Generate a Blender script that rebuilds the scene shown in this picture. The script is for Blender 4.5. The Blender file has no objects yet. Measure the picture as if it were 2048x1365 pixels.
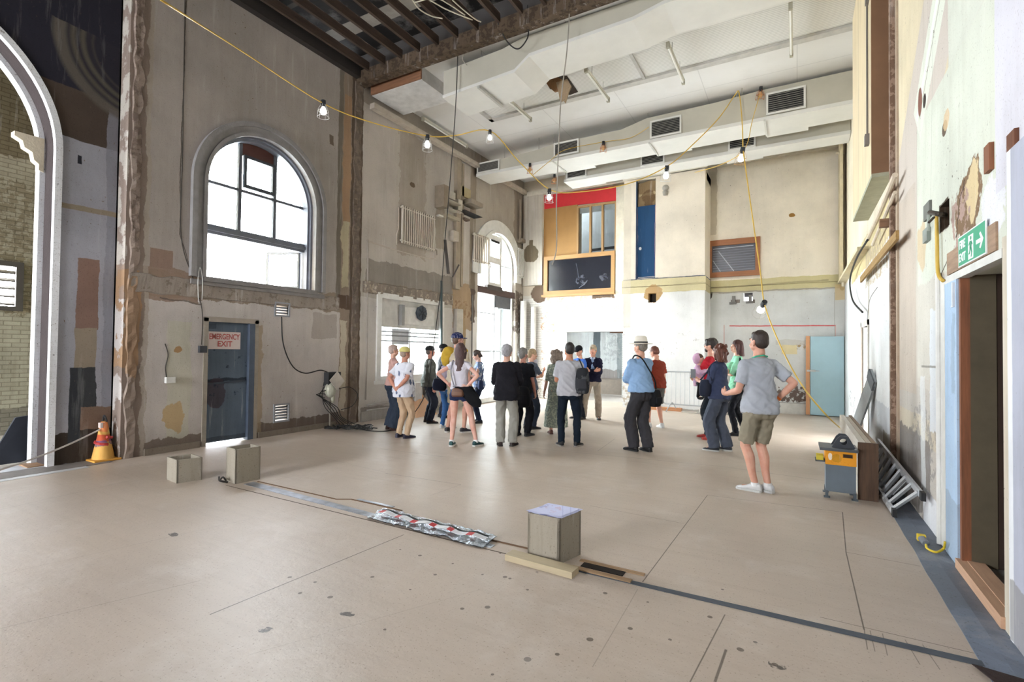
import bpy, bmesh, math, random
from mathutils import Vector, Matrix, noise
from mathutils.geometry import tessellate_polygon
random.seed(7)
PI = math.pi
scene = bpy.context.scene
C = scene.collection

# ------------------------------------------------------------------ camera
YAW, PITCH, ROLL, FPX = 0.518285, 0.0193946, 0.0113862, 1000.0
_w = Vector((-math.sin(YAW) * math.cos(PITCH), math.cos(YAW) * math.cos(PITCH), math.sin(PITCH)))
_r0 = Vector((math.cos(YAW), math.sin(YAW), 0)); _u0 = _r0.cross(_w)
_r = _r0 * math.cos(ROLL) + _u0 * math.sin(ROLL); _u = _r.cross(_w)
CAM = Vector((0, 0, 1.6))
cam = bpy.data.cameras.new('camera'); camo = bpy.data.objects.new('camera', cam); C.objects.link(camo)
cam.sensor_width = 36; cam.lens = 36 * FPX / 2048; cam.clip_start = .02; cam.clip_end = 300
m = Matrix((_r, _u, -_w)).transposed().to_4x4(); m.translation = CAM
camo.matrix_world = m
scene.camera = camo
scene.cycles.use_adaptive_sampling = True; scene.cycles.adaptive_threshold = 0.05
# ------------------------------------------------------------------ sky and exposure
SKY = 34.0
EXPO = 0.78
world = bpy.data.worlds.new('overcast_sky'); scene.world = world; world.use_nodes = True
nt = world.node_tree; nt.nodes.clear()
wo = nt.nodes.new('ShaderNodeOutputWorld'); bg = nt.nodes.new('ShaderNodeBackground')
bg.inputs[0].default_value = (0.915, 0.95, 1.0, 1); bg.inputs[1].default_value = SKY
nt.links.new(bg.outputs[0], wo.inputs[0])
scene.view_settings.view_transform = 'Standard'; scene.view_settings.look = 'None'
scene.view_settings.exposure = EXPO; scene.view_settings.gamma = 1; scene.view_settings.use_curve_mapping = False
def portal(loc, sx, sy, rot):
    l = bpy.data.lights.new('sky_portal', 'AREA'); l.shape = 'RECTANGLE'; l.size = sx; l.size_y = sy
    l.cycles.is_portal = True
    o = bpy.data.objects.new('sky_portal', l); C.objects.link(o); o.location = loc; o.rotation_euler = rot

L, NL, RW, EY, BY = -8.3, -8.55, 1.06, 15.3, 14.3      # wall planes, metres
CZ = 7.5                                               # ceiling
XP = (0, -PI/2, 0)   # portals facing +X
portal((-8.72, 5.56, 4.05), 2.7, 2.2, XP)
portal((-8.72, 9.6, 1.6), 1.3, 2.2, XP)
portal((-8.72, 13.7, 2.8), 5.6, 2.9, XP)
portal((-6.75, -7.35, 2.6), 2.6, 3.2, (PI/2, 0, 0))
portal((-10.5, -7.35, 2.8), 3.2, 4.6, (PI/2, 0, 0))  # unseen alcove opening, added and enlarged to light the brick room
portal((-8.0, 16.4, 7.55), 1.5, 1.7, (0, 0, 0))  # sky portal over the roof gap added above the service void
portal((-2.0, 18.4, 1.7), 2.6, 3.0, (0, PI/2, 0))

# ------------------------------------------------------------------ pixel of the photo -> point on a known plane
def ray(px, py): return _r * ((px - 1024) / FPX) - _u * ((py - 682.5) / FPX) + _w
def at(px, py, ax, v):
    d = ray(px, py); i = 'xyz'.index(ax); return CAM + d * ((v - CAM[i]) / d[i])
def fl(px, py, z=0.0): return at(px, py, 'z', z)
def lw(px, py, x=L): return at(px, py, 'x', x)
def rw(px, py, x=RW): return at(px, py, 'x', x)
def ew(px, py, y=EY): return at(px, py, 'y', y)

# ------------------------------------------------------------------ colours and node helpers
def lin(c): return c / 12.92 if c <= .04045 else ((c + .055) / 1.055) ** 2.4
def hexc(h):
    if not isinstance(h, str): return (*h, 1) if len(h) == 3 else h
    h = h.lstrip('#'); return tuple(lin(int(h[i:i+2], 16) / 255) for i in (0, 2, 4)) + (1,)
class NT:
    def __init__(s, name):
        s.m = bpy.data.materials.new(name); s.m.use_nodes = True; s.t = s.m.node_tree; s.t.nodes.clear()
        s.out = s.n('ShaderNodeOutputMaterial')
    def n(s, ty, **k):
        o = s.t.nodes.new(ty)
        for a, b in k.items(): setattr(o, a, b)
        return o
    def set(s, sock, v):
        if isinstance(v, bpy.types.NodeSocket): s.t.links.new(v, sock)
        elif v is not None: sock.default_value = v
    def math(s, op, a, b=None, c=None, clamp=False):
        o = s.n('ShaderNodeMath', operation=op, use_clamp=clamp)
        for i, v in enumerate((a, b, c)): s.set(o.inputs[i], v) if v is not None else None
        return o.outputs[0]
    def mix(s, f, a, b):
        o = s.n('ShaderNodeMix', data_type='RGBA'); s.set(o.inputs[0], f); s.set(o.inputs[6], a); s.set(o.inputs[7], b); return o.outputs[2]
    def mul(s, f, a, b):
        o = s.n('ShaderNodeMix', data_type='RGBA', blend_type='MULTIPLY'); s.set(o.inputs[0], f); s.set(o.inputs[6], a); s.set(o.inputs[7], b); return o.outputs[2]
    def noise(s, vec, scale, detail=5, rough=.6, w=None):
        o = s.n('ShaderNodeTexNoise'); s.set(o.inputs['Vector'], vec); o.inputs['Scale'].default_value = scale
        o.inputs['Detail'].default_value = detail; o.inputs['Roughness'].default_value = rough; return o.outputs[0]
    def ramp(s, f, a, b, va=0., vb=1.):
        o = s.n('ShaderNodeMapRange'); o.clamp = True
        s.set(o.inputs[0], f)
        for i, v in enumerate((a, b, va, vb)): o.inputs[i+1].default_value = v
        return o.outputs[0]
    def bsdf(s, col, rough=.8, metal=0., bump=None, bs=.3, bd=.01, spec=None, coat=0):
        b = s.n('ShaderNodeBsdfPrincipled'); s.set(b.inputs['Base Color'], col); s.set(b.inputs['Roughness'], rough); b.inputs['Metallic'].default_value = metal
        if spec is not None: b.inputs['Specular IOR Level'].default_value = spec
        if bump is not None:
            u = s.n('ShaderNodeBump'); u.inputs['Strength'].default_value = bs; u.inputs['Distance'].default_value = bd
            s.set(u.inputs['Height'], bump); s.set(b.inputs['Normal'], u.outputs[0])
        s.t.links.new(b.outputs[0], s.out.inputs[0]); return b
_mats = {}
def flat(hexs, rough=.7, metal=0., var=.12, scale=6., bump=.0, spec=None):
    """a plain coloured surface with a little mottling"""
    k = (hexs, rough, metal, var, scale, bump)
    if k in _mats: return _mats[k]
    t = NT('surface_%s' % (hexs.strip('#') if isinstance(hexs, str) else len(_mats)))
    tc = t.n('ShaderNodeTexCoord').outputs['Object']
    n = t.noise(tc, scale, 6); f = t.ramp(n, .3, .75)
    c = hexc(hexs); d = tuple(v * (1 - 2.2 * var) for v in c[:3]) + (1,)
    t.bsdf(t.mix(f, c, d), rough, metal, t.noise(tc, scale * 6, 4) if bump else None, bump, .01, spec)
    _mats[k] = t.m; return t.m
def wood(hexs, rough=.6, axis=0, dark=.55, scale=1.0):
    k = ('wood', hexs, rough, axis, dark, scale)
    if k in _mats: return _mats[k]
    t = NT('wood_%s' % hexs.strip('#')); tc = t.n('ShaderNodeTexCoord').outputs['Object']
    mp = t.n('ShaderNodeMapping'); t.set(mp.inputs[0], tc); sc = [14 * scale] * 3; sc[axis] = 1.2 * scale; mp.inputs['Scale'].default_value = sc
    n = t.noise(mp.outputs[0], 2.2, 8, .65); c = hexc(hexs); d = tuple(v * dark for v in c[:3]) + (1,)
    t.bsdf(t.mix(t.ramp(n, .35, .75), c, d), rough, 0, n, .25, .004); _mats[k] = t.m; return t.m
def paint(name, base, zones, ua='y', rough=.85, big=.10, chips=.0, chipcol='#6b5a4a', brick=None, grime=0, ribs=None, spec=.3, warp=.16, planks=None, speck=.0, streak=1., wmul=1.):
    """worn plaster / board surface. zones: (kind, a, b, colour, warp, opacity[, breakup]) in wall metres.
    kinds: r = rectangle between corners a and b, e = ellipse inside them, l = line a-b of half-width given as 7th value"""
    t = NT(name); pos = t.n('ShaderNodeNewGeometry').outputs['Position']
    sp = t.n('ShaderNodeSeparateXYZ'); t.set(sp.inputs[0], pos)
    u = sp.outputs['XYZ'.index({'f': 'X'}.get(ua, ua.upper()))]; v = sp.outputs[1 if ua == 'f' else 2]
    nc = t.n('ShaderNodeTexNoise'); t.set(nc.inputs['Vector'], pos); nc.inputs['Scale'].default_value = 2.6; nc.inputs['Detail'].default_value = 9; nc.inputs['Roughness'].default_value = .62
    s2 = t.n('ShaderNodeSeparateXYZ'); t.set(s2.inputs[0], nc.outputs['Color'])
    wu = t.math('SUBTRACT', s2.outputs[0], .5); wv = t.math('SUBTRACT', s2.outputs[1], .5)
    nf = t.noise(pos, 9, 8, .65); nb = t.noise(pos, .8, 6, .6)
    col = hexc(base)
    c = hexc(base); dk = tuple(x * (1 - 2.5 * big) for x in c[:3]) + (1,)
    col = t.mix(t.ramp(nb, .35, .7), c, dk)
    cache = {}
    mp2 = t.n('ShaderNodeMapping'); t.set(mp2.inputs[0], pos); mp2.inputs['Scale'].default_value = (5, 5, .45) if ua != 'f' else (.5, 7, 1)
    stk = t.noise(mp2.outputs[0], 1.6, 7, .65)
    def warped(k):
        if k not in cache:
            cache[k] = (u, v) if not k else (t.math('MULTIPLY_ADD', wu, k, u), t.math('MULTIPLY_ADD', wv, k, v))
        return cache[k]
    for z in zones:
        kind, a, b, zc, wk, op = z[:6]; ex = z[6] if len(z) > 6 else None
        uu, vv = warped(wk * (wmul if wk < .2 else 1))
        if kind in 're':
            cu, cv = (a[0] + b[0]) / 2, (a[1] + b[1]) / 2; hu, hv = abs(a[0] - b[0]) / 2 + 1e-4, abs(a[1] - b[1]) / 2 + 1e-4
            du = t.math('ABSOLUTE', t.math('SUBTRACT', uu, cu)); dv = t.math('ABSOLUTE', t.math('SUBTRACT', vv, cv))
            if kind == 'r':
                d = t.math('MAXIMUM', t.math('SUBTRACT', du, hu), t.math('SUBTRACT', dv, hv)); e = .004
            else:
                x2 = t.math('POWER', t.math('DIVIDE', du, hu), 2.); y2 = t.math('POWER', t.math('DIVIDE', dv, hv), 2.)
                d = t.math('SUBTRACT', t.math('ADD', x2, y2), 1.); e = .06
        else:
            hw = ex if ex else .01; ex = None
            dx, dy = b[0] - a[0], b[1] - a[1]; ln = math.hypot(dx, dy) or 1; dx /= ln; dy /= ln
            pu = t.math('SUBTRACT', uu, (a[0] + b[0]) / 2); pv = t.math('SUBTRACT', vv, (a[1] + b[1]) / 2)
            al = t.math('ABSOLUTE', t.math('ADD', t.math('MULTIPLY', pu, dx), t.math('MULTIPLY', pv, dy)))
            ac = t.math('ABSOLUTE', t.math('SUBTRACT', t.math('MULTIPLY', pu, dy), t.math('MULTIPLY', pv, dx)))
            d = t.math('MAXIMUM', t.math('SUBTRACT', al, ln / 2), t.math('SUBTRACT', ac, hw)); e = .002
        f = t.ramp(d, -e, e, op, 0.)
        if ex: f = t.math('MULTIPLY', f, t.ramp(nf, ex, ex + .04))
        zc = hexc(zc); zd = tuple(x * (1 - 2.0 * big) for x in zc[:3]) + (1,)
        col = t.mix(f, col, t.mix(t.ramp(nb, .38, .66), zc, zd) if kind != 'l' else zc)
    bump = nf
    if brick:
        bz = None
        if isinstance(brick, tuple): brick, bz = brick[0], brick[1:]
        bt = t.n('ShaderNodeTexBrick'); cb = t.n('ShaderNodeCombineXYZ'); t.set(cb.inputs[0], u); t.set(cb.inputs[1], v); t.set(bt.inputs[0], cb.outputs[0])
        bt.inputs['Scale'].default_value = 1; bt.inputs['Brick Width'].default_value = .23; bt.inputs['Row Height'].default_value = .078; bt.inputs['Mortar Size'].default_value = .008
        bt.inputs['Color1'].default_value = (1, 1, 1, 1); bt.inputs['Color2'].default_value = (.8, .78, .76, 1); bt.inputs['Mortar'].default_value = (.45, .43, .4, 1)
        if bz:
            d = t.math('MAXIMUM', t.math('SUBTRACT', t.math('ABSOLUTE', t.math('SUBTRACT', t.math('MULTIPLY_ADD', wu, .4, u), (bz[0] + bz[2]) / 2)), (bz[2] - bz[0]) / 2), t.math('SUBTRACT', t.math('ABSOLUTE', t.math('SUBTRACT', t.math('MULTIPLY_ADD', wv, .4, v), (bz[1] + bz[3]) / 2)), (bz[3] - bz[1]) / 2))
            brick = t.ramp(d, -.05, .1, brick, 0.)
        col = t.mul(brick, col, bt.outputs[0])
    if planks:
        pu_, w_ = planks; q = t.math('PINGPONG', u if pu_ == 'u' else v, w_ / 2)
        col = t.mul(t.ramp(q, .0, .006, .6, 0.), col, (.3, .28, .25, 1))
    if chips:
        vo = t.noise(pos, 24, 3, .5); col = t.mix(t.math('MULTIPLY', t.ramp(vo, .70, .72), t.ramp(nb, .5, .6, .25, 1)), col, hexc(chipcol))
    if ua in 'xy' and rough > .3:
        col = t.mul(t.math('MULTIPLY', t.ramp(stk, .5, .75), t.ramp(nb, .3, .6, .15 * streak, .5 * streak)), col, (.55, .5, .45, 1))
        col = t.mix(t.math('MULTIPLY', t.ramp(stk, .42, .30), .25 * streak), col, (.8, .78, .76, 1))
    if ua == 'f': col = t.mul(t.ramp(stk, .5, .8, 0, .25), col, (.6, .56, .5, 1)); col = t.mix(t.ramp(t.noise(pos, 1.1, 8, .7), .52, .62, 0, .14), col, (.8, .76, .72, 1))
    if speck:
        vo = t.noise(pos, 70, 2, .5); col = t.mul(t.ramp(vo, .62, .72, 0, speck), col, (.35, .3, .25, 1))
    if grime:
        g = t.ramp(t.math('MULTIPLY_ADD', wv, .5, v), .0, .5, grime, 0.); col = t.mul(g, col, (.32, .27, .22, 1))
    if ribs:
        ru, wd = ribs; q = t.math('PINGPONG', u if ru == 'u' else v, wd / 2); bump = t.ramp(q, 0, wd / 2); col = t.mul(t.ramp(q, 0, wd * .22, .55, 0), col, (.45, .44, .42, 1))
    t.bsdf(col, rough, 0, bump, .35, .012 if not ribs else .02, spec)
    return t.m
# ------------------------------------------------------------------ mesh builder
class MB:
    def __init__(s): s.v = []; s.f = []; s.mi = []; s.cur = 0
    def add(s, vs, fs):
        o = len(s.v); s.v += [Vector(p) for p in vs]; s.f += [tuple(i + o for i in f) for f in fs]; s.mi += [s.cur] * len(fs); return s
    def box(s, a, b, rot=None, piv=None):
        x0, x1 = sorted((a[0], b[0])); y0, y1 = sorted((a[1], b[1])); z0, z1 = sorted((a[2], b[2]))
        vs = [Vector((x, y, z)) for z in (z0, z1) for y in (y0, y1) for x in (x0, x1)]
        if rot is not None:
            pv = Vector(piv) if piv else Vector(((x0+x1)/2, (y0+y1)/2, (z0+z1)/2)); vs = [rot @ (q - pv) + pv for q in vs]
        return s.add(vs, [(0,2,3,1),(4,5,7,6),(0,1,5,4),(2,6,7,3),(0,4,6,2),(1,3,7,5)])
    def bar(s, a, b, w, h=None, up=(0, 0, 1)):
        """rectangular bar from a to b, w across, h along up"""
        h = h or w; a = Vector(a); b = Vector(b); d = (b - a).normalized(); up = Vector(up)
        if abs(d.dot(up)) > .95: up = Vector((1, 0, 0)) if abs(d.x) < .9 else Vector((0, 1, 0))
        sd = d.cross(up).normalized(); u2 = sd.cross(d)
        vs = [p + sd * (w/2*i) + u2 * (h/2*j) for p in (a, b) for i, j in ((-1,-1),(1,-1),(1,1),(-1,1))]
        return s.add(vs, [(0,1,2,3),(7,6,5,4),(0,4,5,1),(1,5,6,2),(2,6,7,3),(3,7,4,0)])
    def rings(s, rs, close=True, cap=True):
        n = len(rs[0]); o = len(s.v)
        for r in rs: s.v += [Vector(p) for p in r]
        for k in range(len(rs) - 1):
            for i in range(n if close else n - 1):
                j = (i + 1) % n; s.f.append((o+k*n+i, o+k*n+j, o+(k+1)*n+j, o+(k+1)*n+i)); s.mi.append(s.cur)
        if cap: s.f.append(tuple(o + i for i in reversed(range(n)))); s.f.append(tuple(o+(len(rs)-1)*n+i for i in range(n))); s.mi += [s.cur]*2
        return s
    def tube(s, pts, r, n=8, cap=True):
        pts = [Vector(p) for p in pts]; rr = r if isinstance(r, (list, tuple)) else [r] * len(pts)
        rs = []; ref = None
        for i, p in enumerate(pts):
            d = (pts[min(i+1, len(pts)-1)] - pts[max(i-1, 0)]).normalized()
            if ref is None: ref = d.orthogonal().normalized()
            ref = (ref - d * ref.dot(d)); ref = ref.normalized() if ref.length > 1e-6 else d.orthogonal().normalized()
            b = d.cross(ref); rs.append([p + (ref * math.cos(t) + b * math.sin(t)) * rr[i] for t in (2*PI*k/n for k in range(n))])
        return s.rings(rs, True, cap)
    def ell(s, c, r, nu=16, nv=10, R=None):
        c = Vector(c); r = (r, r, r) if not isinstance(r, (tuple, list)) else r; rs = []
        for j in range(1, nv):
            ph = PI * j / nv; ring = []
            for i in range(nu):
                th = 2*PI*i/nu; p = Vector((r[0]*math.sin(ph)*math.cos(th), r[1]*math.sin(ph)*math.sin(th), -r[2]*math.cos(ph)))
                ring.append(c + (R @ p if R else p))
            rs.append(ring)
        o = len(s.v); s.rings(rs, True, False)
        a = len(s.v); s.v.append(c + ((R @ Vector((0,0,-r[2]))) if R else Vector((0,0,-r[2])))); s.v.append(c + ((R @ Vector((0,0,r[2]))) if R else Vector((0,0,r[2]))))
        for i in range(nu):
            j = (i+1) % nu; s.f.append((a, o+j, o+i)); s.f.append((a+1, o+(nv-2)*nu+i, o+(nv-2)*nu+j)); s.mi += [s.cur]*2
        return s
    def lathe(s, prof, c=(0,0,0), n=20, ax=None):
        c = Vector(c); R = Vector((0,0,1)).rotation_difference(Vector(ax)).to_matrix() if ax else Matrix.Identity(3)
        return s.rings([[c + R @ Vector((r*math.cos(2*PI*k/n), r*math.sin(2*PI*k/n), z)) for k in range(n)] for r, z in prof])
    def poly(s, outer, holes, conv, depth):
        """2D outline with holes -> slab; conv(u,v) -> point, depth = extrusion vector"""
        loops = [outer] + list(holes); tri = tessellate_polygon([[Vector((a, b, 0)) for a, b in lp] for lp in loops])
        fl_ = [q for lp in loops for q in lp]; D = Vector(depth); n = len(fl_)
        o = len(s.v); s.v += [Vector(conv(*q)) for q in fl_] + [Vector(conv(*q)) + D for q in fl_]
        for t in tri:
            s.f.append(tuple(o+i for i in t)); s.f.append(tuple(o+n+i for i in reversed(t))); s.mi += [s.cur]*2
        k = 0
        for lp in loops:
            m_ = len(lp)
            for i in range(m_): s.f.append((o+k+i, o+k+(i+1)%m_, o+n+k+(i+1)%m_, o+n+k+i)); s.mi.append(s.cur)
            k += m_
        return s
    def build(s, name, mat, parent=None, smooth=False, local=False, bevel=0, origin=True):
        me = bpy.data.meshes.new(name); o = bpy.data.objects.new(name, me); C.objects.link(o)
        vs = s.v
        if parent is not None:
            o.parent = parent
            if not local:
                M = Matrix.Identity(4); q = parent
                while q is not None: M = Matrix.LocRotScale(q.location, q.rotation_euler, q.scale) @ M; q = q.parent
                M = M.inverted(); vs = [M @ p for p in vs]
        elif origin:
            lo = [min(p[i] for p in vs) for i in range(3)]; hi = [max(p[i] for p in vs) for i in range(3)]
            og = Vector(((lo[0]+hi[0])/2, (lo[1]+hi[1])/2, lo[2])); vs = [p - og for p in vs]; o.location = og
        me.from_pydata(vs, [], s.f)
        for mm in (mat if isinstance(mat, (list, tuple)) else [mat]): me.materials.append(mm)
        if max(s.mi, default=0): me.polygons.foreach_set('material_index', s.mi)
        bm = bmesh.new(); bm.from_mesh(me); bmesh.ops.recalc_face_normals(bm, faces=bm.faces); bm.to_mesh(me); bm.free()
        if smooth:
            me.polygons.foreach_set('use_smooth', [True] * len(me.polygons))
            if smooth == 'auto': me.set_sharp_from_angle(angle=.7)
        if bevel:
            b = o.modifiers.new('bevel', 'BEVEL'); b.width = bevel; b.segments = 2; b.limit_method = 'ANGLE'
        return o
def box(a, b): return MB().box(a, b)
def tag(o, label=None, cat=None, group=None, kind=None):
    if label: o['label'] = label
    if cat: o['category'] = cat
    if group: o['group'] = group
    if kind: o['kind'] = kind
    return o
def struct(name, mb, mat, label=None, **k):
    o = mb.build(name, mat, origin=False, **k); o['kind'] = 'structure'
    if label: o['label'] = label; o['category'] = 'structure'
    return o
def thing(name, label, cat, loc=(0,0,0), rz=0, group=None):
    o = bpy.data.objects.new(name, None); C.objects.link(o); o.empty_display_size = .1; o.location = loc; o.rotation_euler = (0, 0, rz)
    return tag(o, label, cat, group)
def dup(root, loc=None, rz=None, label=None, group=None, rot=None):
    r = root.copy(); C.objects.link(r)
    if loc is not None: r.location = loc
    if rz is not None: r.rotation_euler = (0, 0, rz)
    if rot is not None: r.rotation_euler = rot
    if label: r['label'] = label
    if group: r['group'] = group
    for ch in list(root.children):
        c = ch.copy(); C.objects.link(c); c.parent = r
        for g in ch.children:
            d = g.copy(); C.objects.link(d); d.parent = c
    return r
def arch_pts(c, z0, r, top, n=24, close=True):
    """outline of an arched opening: c centre, z0 sill, r half width, top springing height"""
    pts = [(c - r, z0), (c + r, z0)] + [(c + r * math.cos(PI * k / n), top + r * math.sin(PI * k / n)) for k in range(n + 1)]
    return pts
def rect(a0, b0, a1, b1): return [(a0, b0), (a1, b0), (a1, b1), (a0, b1)]
def catenary(a, b, sag, n=16):
    a = Vector(a); b = Vector(b); return [a.lerp(b, k/n) - Vector((0, 0, sag * 4 * (k/n) * (1 - k/n))) for k in range(n + 1)]
def smoothpath(pts, k=6):
    pts = [Vector(p) for p in pts]; out = []
    for i in range(len(pts) - 1):
        p0 = pts[max(i-1, 0)]; p1 = pts[i]; p2 = pts[i+1]; p3 = pts[min(i+2, len(pts)-1)]
        for j in range(k):
            t = j / k; out.append(.5*((2*p1) + (p2-p0)*t + (2*p0-5*p1+4*p2-p3)*t*t + (3*p1-p0-3*p2+p3)*t**3))
    return out + [pts[-1]]
def rough_band(y0, y1, z0, z1, dep, x=None, sx=1):
    x = L if x is None else x; rs = []; n = int((y1 - y0) / .04)
    for i in range(n + 1):
        y = y0 + (y1 - y0) * i / n; N = noise.noise; a = .03 * N(Vector((y * 5, 1, 0))); b = .04 * N(Vector((y * 4, 7, 0))); d = dep * (.6 + .8 * N(Vector((y * 6, 3, 0)))); e = dep * (.5 + .9 * N(Vector((y * 9, 5, 0))))
        rs.append([(x - sx*.01, y, z0 + a), (x + sx * max(d, .004), y, z0 + a + .02), (x + sx * max(e, .004), y, (z0 + z1) / 2), (x + sx * max(d, .004) * .8, y, z1 + b - .02), (x - sx*.01, y, z1 + b)])
    return MB().rings(rs)
def rough_band2(y0, y1, z0, z1, dep, x=None, sx=1):
    x = L if x is None else x; rs = []; n = int((z1 - z0) / .05)
    for i in range(n + 1):
        z = z0 + (z1 - z0) * i / n; N = noise.noise; a = .035 * N(Vector((z * 4, 1, y0))); b = .04 * N(Vector((z * 5, 7, y0))); d = dep * (.5 + .9 * N(Vector((z * 6, 3, y0)))); e = dep * (.5 + .9 * N(Vector((z * 9, 5, y0))))
        rs.append([(x - sx*.01, y0 + a, z), (x + sx * max(d, .004), y0 + a + .02, z), (x + sx * max(e, .004), (y0 + y1) / 2, z), (x + sx * max(d, .004) * .8, y1 + b - .02, z), (x - sx*.01, y1 + b, z)])
    return MB().rings(rs)
def text(s, size, loc, rot, mat, parent, name='lettering', extrude=.001, sx=1.0, bold=0.0):
    cu = bpy.data.curves.new(name, 'FONT'); cu.body = s; cu.size = size; cu.extrude = extrude; cu.align_x = 'CENTER'; cu.align_y = 'CENTER'; cu.offset = bold
    o = bpy.data.objects.new(name, cu); C.objects.link(o); cu.materials.append(mat); o.location = loc; o.rotation_euler = rot; o.scale = (sx, 1, 1)
    TEXTS.append((o, parent)); return o
TEXTS = []
# ------------------------------------------------------------------ surfaces of the room
def ZL(k, p, q, c, w=0., o=1., *e, x=L):
    a = lw(*p, x); b = lw(*q, x); return (k, (a.y, a.z), (b.y, b.z), c, w, o, *e)
def ZR(k, p, q, c, w=0., o=1., *e):
    a = rw(*p); b = rw(*q); return (k, (a.y, a.z), (b.y, b.z), c, w, o, *e)
def ZE(k, p, q, c, w=0., o=1., *e, y=EY):
    a = ew(*p, y); b = ew(*q, y); return (k, (a.x, a.z), (b.x, b.z), c, w, o, *e)
def ZF(k, p, q, c, w=0., o=1., *e):
    a = fl(*p); b = fl(*q); return (k, (a.x, a.y), (b.x, b.y), c, w, o, *e)

# left wall
zl = [
 ('r', (3.42, 2.35), (7.3, 7.6), '#a49c96', .05, 1.),                      # upper greyish paint, first bay
 ('r', (3.3, 0), (7.4, 2.42), '#bab3ae', .22, 1.),                        # lower pale paint
 ('r', (4.0, .0), (4.35, 2.0), '#b9b7a2', .2, .6),
 ('r', (3.5, 2.36), (7.8, 2.72), '#8d8072', .14, 1.),                      # stripped band under the window
 ('r', (3.3, 2.3), (4.45, 2.78), '#8a7565', .3, .9),
 ('r', (3.42, 0), (3.66, 7.6), '#85766c', .10, 1.),                       # scar of the removed cross wall
 ('r', (3.42, 1.3), (3.62, 2.7), '#997a5c', .2, .9),
 ('r', (3.66, 0), (3.72, 7.6), '#a3998c', .08, .8),
 ZL('r', (300, 495), (345, 540), '#8a7467', .02, 1.),
 ZL('e', (330, 805), (372, 860), '#b39a72', .5, .9),
 ZL('e', (352, 693), (368, 706), '#a3835c', .1, 1.),
 ('r', (3.7, 0.), (4.6, .22), '#75675c', .3, .9), ('r', (5.5, 0), (7.4, .26), '#6b5d52', .25, .9),
 ('r', (5.44, .1), (5.56, 2.0), '#a2917a', .12, .8), ('r', (6.6, 1.8), (7.2, 2.3), '#8a7f74', .2, .5),
 ZL('l', (372, 0), (363, 310), '#4e463e', .03, .9, .008), ZL('l', (363, 310), (360, 470), '#4e463e', .03, .9, .008), ZL('l', (360, 470), (383, 545), '#4e463e', .03, .9, .006),
 ZL('l', (405, 610), (320, 595), '#5a5048', .06, .8, .012),
 ZL('r', (660, 270), (668, 292), '#6d6054', .05, 1.),
 # scar of the cross wall at the beam
 ('r', (7.16, 2.6), (7.28, 7.6), '#6f665a', .05, .9),
 ('r', (7.28, 0), (7.55, 7.6), '#8f8071', .07, 1.), ('r', (7.30, 4.3), (7.5, 7.0), '#a08368', .08, 1.), ('r', (7.30, 2.9), (7.48, 4.3), '#b5ab90', .12, .9),
 ('r', (7.3, .3), (7.46, 2.2), '#c2b8a4', .12, .8),
 ('r', (7.52, 0), (7.84, 7.6), '#5f5246', .07, 1.), ('r', (7.2, 2.45), (7.75, 2.72), '#5d4b3e', .1, 1.),
 # second bay
 ('r', (7.84, 3.6), (12.0, 7.6), '#b8b0a8', .02, 1.), ('r', (7.84, 0), (12.2, 2.75), '#c6c1bb', .05, 1.),
 ('r', (12.0, 2.4), (15.4, 7.6), '#aaa196', .02, 1.), ('r', (12.2, 0), (15.4, 2.6), '#d3cfc8', .06, 1.),
 ('r', (9.0, 3.9), (10.0, 6.9), '#9a8e80', .5, .6), ('r', (10.4, 4.3), (10.8, 5.4), '#8c8070', .3, .6),
 ('r', (8.0, 3.10), (11.2, 3.62), '#8e877f', .12, 1.), ('r', (8.0, 2.84), (11.3, 3.12), '#8e8172', .14, 1.), ('r', (8.0, 2.9), (11.3, 3.05), '#b3a48e', .14, 1., .55),
 ('r', (11.2, 2.2), (12.2, 3.5), '#a38a6c', .3, .9), ('r', (11.5, .9), (11.85, 2.9), '#a08a6c', .22, 1.), ('r', (11.2, 2.5), (12.2, 3.0), '#8a6c50', .3, .8, .5),
 ZL('e', (820, 362), (830, 378), '#6a5a48', .1, 1.),
 ('r', (12.1, 2.4), (12.3, 3.9), '#5e5148', .16, 1.), ('r', (14.75, 2.2), (15.3, 3.6), '#5e5148', .4, .9, .42),
 ('r', (12.0, 3.4), (12.3, 7.5), '#857868', .05, .7), ('r', (14.6, 4.0), (15.3, 7.5), '#847769', .3, .7),
 ('r', (14.9, .4), (15.3, 2.3), '#a0937f', .3, .6, .5),
 ('r', (7.84, 7.05), (15.4, 7.6), '#90867a', .05, .8),
 ('r', (7.9, 0), (9.0, .3), '#8d8780', .2, .8),
]
m_left = paint('left_wall_paint', '#b5aea4', zl, 'y', streak=.55, wmul=2.2, chips=1, speck=.5, grime=.35)
mb = MB()
win1 = arch_pts(5.56, 2.72, 1.06, 4.3, 28); win3 = arch_pts(13.6, .12, 1.15, 4.25, 28)
mb.poly(rect(3.42, -.02, 15.75, 7.7), [win1, rect(5.80, 2.21, 6.06, 2.42), rect(5.82, .26, 6.09, .54), rect(4.56, -.01, 5.43, 2.05), rect(8.38, .9, 10.72, 2.83), win3],
        lambda a, b: (L, a, b), (-.42, 0, 0))
struct('wall_left', mb, m_left)
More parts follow.
